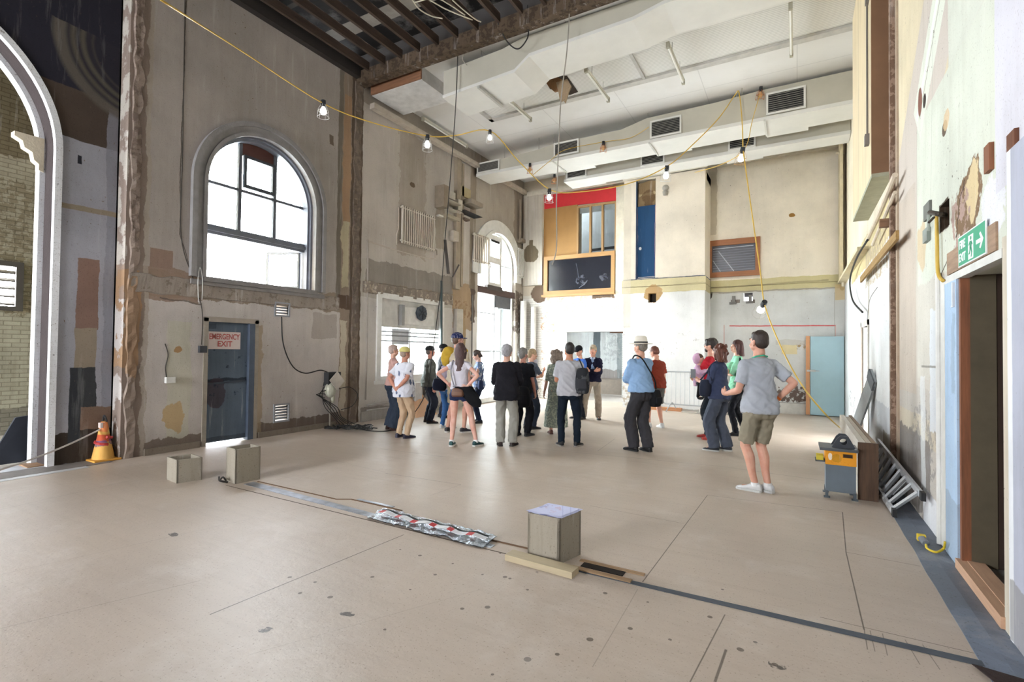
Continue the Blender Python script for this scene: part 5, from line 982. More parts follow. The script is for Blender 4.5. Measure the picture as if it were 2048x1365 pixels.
# crowd barrier by the breast
cbx = thing('crowd_barrier', 'galvanised crowd barrier standing against the white chimney breast', 'barrier', (-2.3, 13.95, 0)); mg = flat('#b4b8ba', .35, .7, var=.05)
fr_ = smoothpath([(-3.30, 13.95, .6), (-3.30, 13.95, .34), (-3.14, 13.95, .22), (-2.9, 13.95, .20), (-1.2, 13.95, .20), (-1.06, 13.95, .24), (-1.02, 13.95, .36), (-1.02, 13.95, .95), (-1.06, 13.95, 1.05), (-1.2, 13.95, 1.08), (-3.1, 13.95, 1.08), (-3.26, 13.95, 1.04), (-3.30, 13.95, .9), (-3.30, 13.95, .6)], 4)
MB().tube(fr_, .018, 8).build('frame', mg, cbx, smooth=True)
for k in range(19): x = -3.2 + .118 * k; MB().tube([(x, 13.95, .20), (x, 13.95, 1.08)], .006, 6).build('bar', mg, cbx)
for x in (-2.95, -1.3): MB().tube(smoothpath([(x - .12, 13.80, 0), (x - .02, 13.93, .22), (x + .03, 13.97, .22), (x + .12, 14.12, 0)]), .013, 7).build('foot', mg, cbx)
one('timber_length', MB().box((-3.9, 14.05, 0), (-2.72, 14.2, .09)), wood('#c98d62', .7, 0), 'orange-brown timber on the floor behind the barrier foot', 'timber')
cable([(-2.7, 14.0, .02), (-2.4, 13.85, .02), (-2.1, 13.8, .02), (-2.3, 13.95, .03), (-1.9, 14.0, .02), (-1.5, 14.0, .02)], .012, m_grey, 'grey cable lying on the floor below the crowd barrier')
# cone, mat, boards and rope by the arch
cn = thing('traffic_cone', 'yellow and orange traffic cone wrapped in red and blue tape by the left wall', 'cone', (-8.05, 3.0, 0))
cb_ = Vector((-8.05, 3.0, 0)); q = fl(206, 921); cn.location = q; cb_ = q
MB().box(cb_ + V_(-.16, -.16, 0), cb_ + V_(.16, .16, .03)).build('base', flat('#d59a3c', .6), cn, bevel=.01)
tcn = paint('faded_cone', '#d9a85a', [('r', (-20, .26), (20, .36), '#c04a34', .08, .9), ('r', (-20, .20), (20, .28), '#5a4a78', .2, .8, .5), ('r', (-20, .40), (20, .55), '#d8784a', .15, .8), ('r', (-20, .36), (20, .45), '#d9cf7a', .15, .7, .5)], 'y', big=.04)
MB().lathe([(.13, .03), (.115, .12), (.075, .32), (.05, .48), (.035, .54), (0, .55)], cb_, 18).build('cone_body', tcn, cn, smooth='auto')
MB().tube(smoothpath([cb_ + V_(-.03, 0, .54), cb_ + V_(-.01, 0, .62), cb_ + V_(.04, 0, .6), cb_ + V_(.03, .02, .54)]), .012, 6).build('top_knot', flat('#262528'), cn)
MB().tube([cb_ + V_(.09*math.cos(a*.5), .09*math.sin(a*.5), .33 - .008*a) for a in range(14)], .02, 6).build('tape', flat('#b83a38'), cn); MB().box(cb_ + V_(-.02, -.06, .46), cb_ + V_(.05, -.03, .53)).build('tape_tail', flat('#d8c9c4'), cn)
rp = catenary(q + V_(0, 0, .46), fl(-40, 952, .15), .05, 10); one('barrier_tape', MB().tube(rp, .012, 5), flat('#cfcac6'), 'pale tape strung from the cone across the foot of the arch', 'tape')
one('leaning_mat', MB().add([V_(-9.1, 2.28, .02), V_(-9.1, 2.80, .02), V_(-9.35, 2.80, .62), V_(-9.35, 2.62, .60), V_(-9.14, 2.28, .02), V_(-9.14, 2.80, .02), V_(-9.39, 2.80, .62), V_(-9.39, 2.62, .60)], [(0,1,2,3),(7,6,5,4),(0,4,5,1),(1,5,6,2),(2,6,7,3),(3,7,4,0)]), flat('#20242e', .8), 'dark blue board propped just inside the great arch', 'board')
struct('floor_arch_threshold', MB().box((-8.95, -2, .001), (-8.62, 2.72, .006)), flat('#c9ccd2', .4))
struct('floor_arch_board', MB().box((-8.60, -2, .001), (-8.2, 3.3, .008)), flat('#77706c', .7, bump=.5))
struct('floor_arch_white', MB().box((-8.2, -2, .001), (-8.08, 3.0, .005)), flat('#cfd0d2', .4))
one('plywood_scrap', MB().box((-8.95, 2.55, .008), (-8.65, 2.85, .022)), wood('#9b7a5c', .8, 1), 'small plywood scrap at the foot of the arch jamb', 'board')
struct('skirting_left', MB().box((L, 3.72, 0), (L + .03, 4.5, .10)).box((L, 5.5, 0), (L + .03, 7.2, .10)).box((L, 7.9, 0), (L + .03, 12.3, .22)), paint('skirting_paint', '#84796c', [('r', (7.8, 0), (12.4, .3), '#a9a49d', .03, 1.)], 'y', speck=.7, chips=1))
one('plywood_sheet', MB().add([V_(-7.75, 9.1, 0), V_(-7.75, 9.9, 0), V_(-8.22, 9.8, .55), V_(-8.22, 9.45, .42), V_(-7.77, 9.1, 0), V_(-7.77, 9.9, 0), V_(-8.24, 9.8, .55), V_(-8.24, 9.45, .42)], [(0,1,2,3),(7,6,5,4),(0,4,5,1),(1,5,6,2),(2,6,7,3),(3,7,4,0)]), wood('#c79c78', .7, 0, .85), 'tan plywood piece leaning by the wall behind the leaf-print shirt', 'board')
# ------------------------------------------------------------------ people
REM = []        # objects whose overlapping closed shells are fused afterwards: (object, voxel, fold amplitude, fold kind)
def V(*a): return Vector(a)
def cloth(hexs, rough=.85, pat=None):
    k = ('cloth', hexs, str(pat))
    if k in _mats: return _mats[k]
    t = NT('cloth_%s' % hexs.strip('#')); tc = t.n('ShaderNodeTexCoord').outputs['Object']; c = hexc(hexs)
    n = t.noise(tc, 3, 4); col = t.mix(t.ramp(n, .35, .7), c, tuple(v * .82 for v in c[:3]) + (1,))
    if pat:
        kind, pc, sc = pat; vo = t.n('ShaderNodeTexVoronoi' if kind in ('dots', 'leaf') else 'ShaderNodeTexNoise'); mp = t.n('ShaderNodeMapping'); t.set(mp.inputs[0], tc)
        if kind == 'leaf': mp.inputs['Scale'].default_value = (1, 1, .45); mp.inputs['Rotation'].default_value = (.6, .4, .3)
        t.set(vo.inputs['Vector'], mp.outputs[0]); vo.inputs['Scale'].default_value = sc
        if kind == 'dots': vo.inputs['Randomness'].default_value = .15; f = t.ramp(vo.outputs[0], .22, .27, 1, 0)
        elif kind == 'leaf': f = t.math('MULTIPLY', t.ramp(vo.outputs[0], .26, .30, 1, 0), t.ramp(t.noise(tc, sc * .5, 2), .46, .5))
        else: vo.inputs['Detail'].default_value = 3; f = t.ramp(vo.outputs[0], .52, .56)
        col = t.mix(f, col, hexc(pc))
    t.bsdf(col, rough, 0, t.noise(tc, 160, 2), .15, .002, .2); _mats[k] = t.m; return t.m
def skin(hexs='#d3a48c'):
    k = ('skin', hexs)
    if k in _mats: return _mats[k]
    t = NT('skin_%s' % hexs.strip('#')); tc = t.n('ShaderNodeTexCoord').outputs['Object']; c = hexc(hexs)
    b = t.bsdf(t.mix(t.ramp(t.noise(tc, 9, 4), .4, .7), c, (c[0]*.93, c[1]*.8, c[2]*.77, 1)), .55, 0, None, spec=.35); b.inputs['Subsurface Weight'].default_value = .08; _mats[k] = t.m; return t.m
def hairm(hexs):
    k = ('hair', hexs)
    if k in _mats: return _mats[k]
    t = NT('hair_%s' % hexs.strip('#')); tc = t.n('ShaderNodeTexCoord').outputs['Object']; mp = t.n('ShaderNodeMapping'); t.set(mp.inputs[0], tc); mp.inputs['Scale'].default_value = (60, 60, 9)
    n = t.noise(mp.outputs[0], 2, 4); c = hexc(hexs); t.bsdf(t.mix(t.ramp(n, .35, .65), c, tuple(v * .45 for v in c[:3]) + (1,)), .55, 0, n, .6, .006); _mats[k] = t.m; return t.m
def ik(S, T, a, b, pole):
    d = T - S; L_ = min(d.length, (a + b) * .999); dn = d.normalized(); x = (a*a - b*b + L_*L_) / (2*L_); h = math.sqrt(max(a*a - x*x, 0))
    p = pole - dn * pole.dot(dn); p = p.normalized(); return S + dn * x + p * h, S + dn * L_
def limb(mb, pts, rad, n=12, sub=3, end=True):
    """round capped tapering limb through joints"""
    P = smoothpath(pts, sub); R_ = []
    for i in range(len(rad) - 1):
        for j in range(sub): R_.append(rad[i] + (rad[i+1] - rad[i]) * j / sub)
    R_.append(rad[-1]); mb.tube(P, R_, n); mb.ell(P[0], R_[0] * .98, 12, 8)
    if end: mb.ell(P[-1], R_[-1] * .98, 12, 8)
    return mb
def oring(c, rx, ry, n=20, p=2.3, f=lambda q: q):
    out = []
    for k in range(n):
        a = 2*PI*k/n; ca, sa = math.cos(a), math.sin(a); out.append(f(V(c[0] + rx * math.copysign(abs(ca)**(2/p), ca), c[1] + ry * math.copysign(abs(sa)**(2/p), sa), c[2])))
    return out
def hand(mb, W, d, n, side, curl=.5, k=1.0):
    """palm, four fingers and a thumb. W wrist, d forward, n palm normal, side = direction of the thumb"""
    d = d.normalized(); n = (n - d * n.dot(d)).normalized(); s = d.cross(n).normalized()
    if s.dot(side) < 0: s = -s
    R = Matrix((s, d, n)).transposed()
    mb.ell(W + d * .045 * k, (.040*k, .052*k, .017*k), 14, 8, R); mb.ell(W + d * .075 * k, (.041*k, .024*k, .015*k), 12, 8, R); mb.tube([W - d * .02, W + d * .03 * k], [.026*k, .028*k], 10)
    for j, (o, ln) in enumerate(((.030, .068), (.010, .078), (-.011, .073), (-.031, .056))):
        p = W + d * (.088 - abs(o) * .15) * k + s * o * k; ang = 0; pts = [p - d * .02]; q = p
        for seg, fr_ in enumerate((.44, .31, .25)):
            pts.append(q.copy()); ang += curl * (.8 + .12 * j) * (1, 1.2, .8)[seg]; q = q + (d * math.cos(ang) + n * math.sin(ang)) * ln * fr_ * k
        pts.append(q); mb.tube(pts, [.009*k, .0092*k, .0088*k, .0082*k, .0068*k], 8); mb.ell(q, .0066*k, 8, 6)
    p = W + d * .022 * k + s * .026 * k; pts = [p, p + (d * .6 + s * .75 + n * .2).normalized() * .032 * k]; pts.append(pts[-1] + (d * .85 + s * .3 + n * (.2 + curl * .5)).normalized() * .03 * k); pts.append(pts[-1] + (d * .9 + n * (.2 + curl * .6)).normalized() * .024 * k)
    mb.tube(pts, [.014*k, .0115*k, .0105*k, .008*k], 8); mb.ell(pts[-1], .0078*k, 8, 6)
ARM = {   # wrist, elbow pole, palm normal, hand direction (None = along forearm); x is multiplied by the side
 'hang': ((.255, .05, .83), (.35, -1, 0), (-1, 0, 0), None, .45),
 'hip': ((.175, .03, 1.03), (1, -.45, 0), (-1, 0, 0), (-.35, .75, -.5), .35),
 'hipback': ((.15, -.13, 1.03), (1, -.4, .0), (0, 1, 0), (-.8, -.1, -.35), .3),
 'cross': ((-.07, .215, 1.17), (.9, .1, -1), (0, -1, 0), (-.95, .05, .25), .6),
 'behind': ((.06, -.185, .99), (1, -.35, 0), (0, 1, 0), (-.7, 0, -.6), .5),
 'clasp': ((.05, .22, .98), (1, -.3, -.2), (0, -1, 0), (-.7, .1, -.5), .6),
 'hold': ((.07, .30, 1.14), (.7, -.5, -1), (-.6, -.4, .5), (-.35, .9, .25), .7),
 'fwd': ((.17, .33, 1.07), (.4, -.5, -1), (-1, 0, .2), (-.1, 1, .15), .8),
 'cradle': ((-.05, .30, 1.05), (.9, 0, -1), (0, -.8, .6), (-.9, .1, 0), .5),
}
def person(label, foot, headpx, heading, top, bottom, hairspec, skinc='#d3a48c', L_='hang', R_='hang', feet=None, lean=2, headyaw=0, headpitch=0, female=False, shoes='#2a2a2c', sole='#3a3a3a', build=1.0, hat=None, group=None, extra=None, voxel=.0075, H=None, sock=None, boot=False, twist=0, loc=None):
    p0 = Vector(loc) if loc else fl(*foot); p0.z = 0
    if H is None: H = at(headpx[0], headpx[1], 'y', p0.y).z
    k = H / 1.75
    o = thing('person', label, 'person', p0, math.radians(heading), group)
    Rl = Matrix.Rotation(math.radians(-lean), 3, 'X') @ Matrix.Rotation(math.radians(twist), 3, 'Z')
    def U(p):                 # upper body
        p = Vector(p); w = min(max((p.z - .92) / .25, 0), 1); q = V(0, 0, .93) + Rl @ (p - V(0, 0, .93)); return (p * (1 - w) + q * w) * k
    Rh = Matrix.Rotation(math.radians(headyaw), 3, 'Z') @ Matrix.Rotation(math.radians(-headpitch), 3, 'X')
    def Hd(p): return U(V(0, 0, 1.53)) + (Rh @ (Vector(p) - V(0, 0, 1.53))) * k
    def mapmb(src, f, dst): src.v = [f(q) for q in src.v]; off = len(dst.v); dst.v += src.v; dst.f += [tuple(i + off for i in g) for g in src.f]; dst.mi += src.mi
    b = build * .90; sh = (.150 if female else .170) * (.5 + .5 * b)
    rings = [(.86, .150, .105, 0), (.93, .162, .112, -.005), (1.0, .150, .104, -.004), (1.08, .132, .094, 0), (1.2, .142, .102, 0), (1.3, .158, .112, .002), (1.37, .158, .104, 0), (1.415, .125, .085, -.005), (1.455, .075, .062, -.008), (1.50, .056, .056, -.008), (1.58, .053, .056, .0)]
    if female: rings = [(z, rx * (1.06 if z < 1 else .88 if z < 1.45 else .9), ry * (1.05 if z < 1 else .92), y) for z, rx, ry, y in rings]
    body = MB(); q_ = .90
    body.rings([oring((0, y, z), rx * (b * q_ if z < 1.44 else 1), ry * (b * q_ if z < 1.44 else 1), 20, 2.2, U) for z, rx, ry, y in rings])
    if female: [body.ell(U((s * .07, .095, 1.29)), .055 * k, 12, 8) for s in (-1, 1)]
    for s in (-1, 1): body.ell(U((s * (sh - .02), -.002, 1.375)), .048 * k, 14, 10); body.ell(U((s * .05, -.008, 1.435)), (.05 * k, .038 * k, .026 * k), 12, 8); body.ell(V(s * .07, -.035, .90) * k, .075 * k * b, 12, 8)
    # head
    hd = MB(); hw = .072 if female else .076
    hd.ell((0, -.012, 1.665), (hw, .094, .088), 24, 16); hd.ell((0, .018, 1.615), (hw * .82, .072, .078), 20, 14); hd.ell((0, .045, 1.565), (.042, .042, .034), 14, 10); hd.ell((0, .052, 1.545), (.022, .030, .02), 12, 8)
    for s in (-1, 1):
        hd.ell((s * .044, .052, 1.60), (.024, .028, .03), 12, 8); hd.ell((s * (hw + .002), -.008, 1.625), (.010, .022, .032), 12, 8, Matrix.Rotation(s * .25, 3, 'Z')); hd.ell((s * .055, .02, 1.575), (.02, .035, .024), 10, 8)
        hd.tube([(s * .012, .083, 1.662), (s * .045, .074, 1.664)], .0105, 8)
        hd.ell((s * .011, .093, 1.606), (.009, .010, .008), 8, 6)
    hd.tube([(0, .080, 1.66), (0, .096, 1.632), (0, .107, 1.611)], [.010, .012, .0135], 10); hd.ell((0, .090, 1.582), (.025, .012, .006), 10, 6); hd.ell((0, .088, 1.571), (.021, .012, .0065), 10, 6)
    hd.tube([(0, -.02, 1.50), (0, 0, 1.60)], [.056, .055], 14)
    mapmb(hd, Hd, body)
    # arms
    JA = {}
    for s, spec in ((-1, L_), (1, R_)):
        a = ARM[spec] if isinstance(spec, str) else spec
        W, pole, nn, hdv, curl = a; S = U((s * sh, 0, 1.38)); T_ = U((s * W[0], W[1], W[2])); m = Vector((s * pole[0], pole[1], pole[2]))
        E_, T_ = ik(S, T_, .285 * k, .255 * k, m); dv = Vector((s * hdv[0], hdv[1], hdv[2])) if hdv else (T_ - E_)
        q = b * .5 + .5; f = (.86 if female else 1) * q; fl_ = f * (.8 if top[1] == 'long' else 1)
        limb(body, [S, S.lerp(E_, .5), E_], [.044*k*fl_, .045*k*fl_, .039*k*fl_]); limb(body, [E_, E_.lerp(T_, .3), T_.lerp(E_, .3), T_], [.039*k*fl_, .041*k*fl_, .033*k*f, .026*k*f])
        n_ = Vector((s * nn[0], nn[1], nn[2])); thumb = Vector((0, 1, .2)) if spec == 'hang' else Vector((0, .2, 1)); hand(body, T_, dv, n_, thumb, curl, k * (.9 if female else 1)); JA[s] = (S, E_, T_, dv.normalized())
    # legs
    JL = {}; feet = feet or (((-.11, .0, 8)), ((.11, .02, -8)))
    for s, ft in ((-1, feet[0]), (1, feet[1])):
        hip = V(s * .088, 0, .90) * k; fy = math.radians(ft[2]); fd = V(-math.sin(fy), math.cos(fy), 0); ank = V(ft[0], ft[1], .085) * k + (V(0, 0, ft[3]) * k if len(ft) > 3 else V(0, 0, 0)) - fd * .02
        K_, A_ = ik(hip, ank, .43 * k, .415 * k, V(s * .15, 1, 0) + fd * .5); q = (b * .5 + .5) * (.78 if bottom[0] == 'trousers' else 1)
        limb(body, [hip, hip.lerp(K_, .5), K_], [.080*k*q, .074*k*q, .055*k*q]); calf = K_.lerp(A_, .3) - fd * .015 * k
        limb(body, [K_, calf, K_.lerp(A_, .65), A_], [.054*k*q, .057*k*q, .043*k*q, .033*k]); body.tube([A_, V(A_.x, A_.y, .035*k + (ft[3]*k if len(ft) > 3 else 0)) + fd * .05 * k, V(A_.x, A_.y, .03*k) + fd * .14 * k], [.035*k, .034*k, .022*k], 10); JL[s] = (hip, K_, A_, fd)
    bo = body.build('body', skin(skinc), o, smooth=True, local=True); REM.append((bo, voxel * k, 0, None))
    # eyes, brows
    for s in (-1, 1):
        e = MB().ell(Hd((s * .031, .074, 1.648)), .0115 * k, 12, 8).build('eye', flat('#e6e2dc', .3), o, smooth=True, local=True)
        MB().ell(Hd((s * .031, .0845, 1.648)), (.005*k, .003*k, .005*k), 8, 6).build('iris', flat('#2c2622', .2), e, local=True)
        MB().tube([Hd((s * .014, .090, 1.671)), Hd((s * .034, .088, 1.677)), Hd((s * .05, .076, 1.670))], .0035*k, 6).build('eyebrow', hairm(hairspec[1]), o, local=True)
    MB().ell(Hd((0, .0955, 1.577)), (.022*k, .009*k, .007*k), 12, 6).build('lips', flat('#a8625a', .5), o, smooth=True, local=True)
    # top
    tc_, slv, hem, ease = top[0], top[1], top[2], (top[3] if len(top) > 3 else .018); mat = tc_ if not isinstance(tc_, str) else cloth(tc_)
    tm = MB(); rr = []
    for z, rx, ry, y in rings:
        if z < hem - .03 or z > 1.47: continue
        f = b if z < 1.44 else 1; ex = ease * (1.5 if z < 1.1 else 1) * (1 if z < 1.4 else .6) + (.016 if z < 1.03 else .006 if z < 1.1 else 0); wmin = (.150 if not female else .128) * b if z < 1.2 else 0
        rr.append((z, max(rx * f + ex, wmin + ex), ry * f + ex + (.012 if z < 1.1 and not female else 0), y))
    if rr[0][0] > hem: rr.insert(0, (hem, rr[0][1] + .006, rr[0][2] + .006, 0))
    tm.rings([oring((0, y, z), rx, ry, 24, 2.3, U) for z, rx, ry, y in rr] )
    tm.ell(U((0, -.008, 1.462)), (.078*k, .066*k, .02*k), 14, 8)
    if female: [tm.ell(U((s * .07, .10, 1.29)), .066 * k, 12, 8) for s in (-1, 1)]
    for s in (-1, 1):
        S, E_, T_, dv = JA[s]; tm.ell(U((s * (sh - .012), -.002, 1.383)), (.052 + ease * .8) * k, 14, 10); tm.ell(U((s * .085, -.012, 1.425)), (.085 * k, .056 * k, .036 * k), 12, 8, Matrix.Rotation(s * .28, 3, 'Y')); q = (.8 if female else 1) * (b * .5 + .5)
        if slv == 'short': limb(tm, [S, S.lerp(E_, .5), S.lerp(E_, .72)], [(.050 + ease)*k*q, (.050 + ease)*k*q, (.050 + ease*1.3)*k*q], end=False)
        elif slv == 'cap': limb(tm, [S, S.lerp(E_, .3)], [(.050 + ease)*k*q, (.047 + ease)*k*q], end=False)
        elif slv == 'elbow': limb(tm, [S, S.lerp(E_, .5), E_], [(.050 + ease)*k*q, (.049 + ease)*k*q, (.046 + ease)*k*q], end=False)
        elif slv == 'long': limb(tm, [S, S.lerp(E_, .5), E_], [(.048 + ease)*k*q, (.044 + ease)*k*q, (.040 + ease)*k*q]); limb(tm, [E_, E_.lerp(T_, .5), T_.lerp(E_, .04)], [(.040 + ease)*k*q, (.036 + ease*.9)*k*q, (.030 + ease*.6)*k*q], end=False)
    to = tm.build(top[4] if len(top) > 4 else 'shirt', mat, o, smooth=True, local=True); REM.append((to, .010 * k, .024 * k, 'top'))
    # bottom
    kind, bc = bottom[0], bottom[1]; bm_ = bc if not isinstance(bc, str) else cloth(bc); wd = bottom[2] if len(bottom) > 2 else 0.
    t2 = MB()
    if kind in ('trousers', 'shorts', 'hotpants'):
        t2.rings([oring((0, y, z), rx * b + .012, ry * b + .014, 20, 2.2, lambda q: q * k) for z, rx, ry, y in ((.80, .120, .095, -.01), (.86, .160, .118, -.01), (.93, .168, .120, -.008), (1.0, .155, .112, -.004), (1.04, .145, .106, 0))])
        for s in (-1, 1):
            hip, K_, A_, fd = JL[s]; hip = hip + V(s*.0, -.01*k, -.02*k); t2.ell(V(s * .078, -.05, .885) * k, (.098 * k * b), 12, 8)
            if kind == 'trousers': limb(t2, [hip, hip.lerp(K_, .5), K_, K_.lerp(A_, .5), A_ - V(0, 0, .03*k)], [.100*k*b, (.088+wd*.5)*k*b, (.074+wd*.8)*k, (.068+wd)*k, (.060+wd*1.1)*k], end=False)
            elif kind == 'shorts': e_ = K_.lerp(hip, .12); limb(t2, [hip, hip.lerp(e_, .5), e_], [.102*k*b, (.096+wd)*k*b, (.094+wd)*k*b], end=False)
            else: e_ = hip.lerp(K_, .22); limb(t2, [hip, e_], [.100*k*b, .098*k*b], end=False)
        nm = 'trousers' if kind == 'trousers' else 'shorts'
    else:
        hz = bottom[3] if len(bottom) > 3 else .3
        t2.rings([oring((0, y, z), rx, ry, 28, 2.0, lambda q: q * k) for z, rx, ry, y in ((hz, .23 + wd, .20 + wd, 0), (.5, .21 + wd*.6, .18 + wd*.6, 0), (.75, .185, .15, 0), (.93, .178, .13, 0), (1.08, .15, .115, 0))]); nm = 'skirt'
    bo2 = t2.build(nm, bm_, o, smooth=True, local=True); REM.append((bo2, .010 * k, .022 * k, 'leg'))
    # shoes
    for s in (-1, 1):
        hip, K_, A_, fd = JL[s]; sd = V(fd.y, -fd.x, 0); z0 = max(A_.z - .085*k, 0)
        def Q(u, w_, z): return V(A_.x, A_.y, 0) + fd * (u + .0) * k + sd * w_ * k + V(0, 0, z * k + z0)
        prof = [(-.068, .022, .020, .060), (-.055, .034, .014, .085), (-.01, .039, .012, .098 if not boot else .15), (.035, .040, .012, .088), (.08, .044, .012, .062), (.125, .047, .012, .048), (.165, .040, .014, .040), (.192, .020, .018, .030)]
        sm = MB(); sm.rings([[Q(u, w_ * math.copysign(abs(math.cos(2*PI*j/12))**.8, math.cos(2*PI*j/12)), (zt + zb)/2 + (zt - zb)/2 * math.copysign(abs(math.sin(2*PI*j/12))**.8, math.sin(2*PI*j/12))) for j in range(12)] for u, w_, zb, zt in prof])
        so_ = sm.build('shoe', flat(shoes, .6, var=.06), o, smooth='auto', local=True)
        sl = MB().rings([[Q(u * 1.03, w_ * x_ * 1.08, z_) for x_, z_ in ((-1, 0), (1, 0), (1, .022), (-1, .022))] for u, w_, zb, zt in prof]); sl.build('sole', flat(sole, .6, var=.04), so_, local=True)
        if sock: MB().tube([V(A_.x, A_.y, z0 + .06*k), V(A_.x, A_.y, z0 + (.06 + sock[1])*k)], [.044*k, .042*k], 14).build('sock', cloth(sock[0]), o, smooth='auto', local=True)
    # hair
    hk, hc = hairspec[0], hairspec[1]; hr = MB(); amp = .006
    if hk in ('short', 'neat', 'full', 'bald'):
        g = {'short': .008, 'neat': .006, 'full': .016, 'bald': .004}[hk]
        hr.ell((0, -.022, 1.678), (hw + g, .092 + g, .086 + g), 22, 14); hr.ell((0, -.05, 1.63), (hw * .96 + g * .7, .062 + g * .7, .07), 18, 12)
        if hk in ('short', 'full', 'neat'): hr.ell((0, .03, 1.727), (.055, .05 + g, .022 + g), 14, 10)
        if hk == 'full': hr.ell((0, -.06, 1.60), (.07, .05, .05), 14, 10); amp = .012
    else:
        hr.ell((0, -.02, 1.678), (hw + .012, .102, .096), 22, 14); zl = {'bob': 1.55, 'shoulder': 1.46, 'long': 1.28, 'curly': 1.47, 'bun': 1.6}[hk]
        w_ = {'bob': .082, 'shoulder': .095, 'long': .085, 'curly': .125, 'bun': .07}[hk]
        n_ = 5
        hr.rings([oring((0, -.055 - .02 * t_ / n_, 1.68 + (zl - 1.68) * t_ / n_), w_ * (1 - .25 * (t_ / n_)**2 if hk != 'curly' else .85 + .25 * math.sin(PI * t_ / n_)), .062 - .02 * (t_ / n_ if hk == 'long' else 0), 18, 2) for t_ in range(n_, -1, -1)])
        if hk in ('shoulder', 'curly', 'long'):
            for s in (-1, 1): hr.tube([(s * .072, .01, 1.68), (s * .084, .012, 1.60), (s * .078, .0, max(zl, 1.49))], [.03, .028, .02], 10)
        if hk == 'bun': hr.ell((0, -.12, 1.66), .038, 12, 8)
        if hk == 'curly': amp = .022
        if hk == 'curly':
            for j in range(26):
                a_ = random.uniform(.9, 2.25) * PI * (1 if True else 1); zz = random.uniform(1.5, 1.74); rr_ = .09 + .02 * random.random(); hr.ell((rr_ * math.cos(-a_), -.035 + rr_ * .9 * -abs(math.sin(a_)), zz), random.uniform(.02, .035), 8, 6)
    hm = MB(); mapmb(hr, Hd, hm); ho = hm.build('hair', hairm(hc), o, smooth=True, local=True); REM.append((ho, .009 * k, amp * k, 'hair'))
    if hat:
        hc_ = hat[1]; hm2 = MB(); q = MB()
        if hat[0] == 'cap':
            q.rings([oring((0, -.015, z), r1, r2, 22, 2) for z, r1, r2 in ((1.672, hw + .016, .112), (1.70, hw + .018, .113), (1.735, hw + .008, .10), (1.765, .055, .07), (1.778, .02, .025))])
            q.rings([[(x_, y_, 1.676 + .004), (x_, y_, 1.668)][::1] + [(x_ * .6, y_ * .75 + .0, 1.668), (x_ * .6, y_ * .75, 1.68)] for x_, y_ in ((-.07, .065), (-.062, .14), (-.03, .168), (.03, .168), (.062, .14), (.07, .065))])
        else:
            q.rings([oring((0, -.012, z), r1, r2, 24, 2) for z, r1, r2 in ((1.685, .165, .185), (1.69, .17, .19), (1.697, .10, .12), (1.70, hw + .018, .108), (1.76, hw + .010, .10), (1.80, hw - .002, .088), (1.812, .05, .06))])
        mapmb(q, Hd, hm2); hm2.build('hat', hc_ if not isinstance(hc_, str) else cloth(hc_), o, smooth=True, local=True)
        if hat[0] == 'brim':
            q = MB().rings([oring((0, -.012, z), hw + .021, .111, 24, 2) for z in (1.700, 1.722)]); hm3 = MB(); mapmb(q, Hd, hm3); hm3.build('hat_band', flat('#26242a'), o, local=True)
    if extra: extra(o, U, Hd, JA, JL, k, sh)
    return o, U, Hd, JA, JL, k
def strap(o, pts, mat, name='strap', r=.012, f=lambda q: q): return MB().tube(smoothpath([f(p) for p in pts]), r, 6).build(name, mat, o, smooth=True, local=True)
def bag(name, label, o, c, size, mat, strap_pts=None, smat=None, rz=0, group=None, flap=None, cat='bag'):
    """soft bag hung on a person; c and strap points are in the person's own frame"""
    M = Matrix.LocRotScale(o.location, o.rotation_euler, o.scale); r = thing(name, label, cat, M @ Vector(c), o.rotation_euler.z + rz, group)
    sx, sy, sz = size; rs = []
    for t_, f_ in ((-1, .8), (-.85, .98), (-.3, 1.08), (.3, 1.0), (.8, .88), (1, .7)): rs.append(oring((0, 0, sz * t_), sx * f_, sy * f_, 20, 3.2))
    b = MB().rings(rs).build('bag_body', mat, r, smooth='auto', local=True); s_ = b.modifiers.new('s', 'SUBSURF'); s_.levels = s_.render_levels = 1
    if flap: MB().rings([oring((0, -sy * .9, sz * t_), sx * .85, sy * .35, 14, 3) for t_ in (-.55, -.5, .1, .15)]).build('pocket', flap, r, smooth='auto', local=True)
    if strap_pts:
        Mi = Matrix.LocRotScale(r.location, r.rotation_euler, r.scale).inverted() @ M
        MB().tube(smoothpath([Mi @ Vector(p) for p in strap_pts]), .012, 6).build('strap', smat or mat, r, smooth=True, local=True)
    return r
WB = cloth('#17181c')
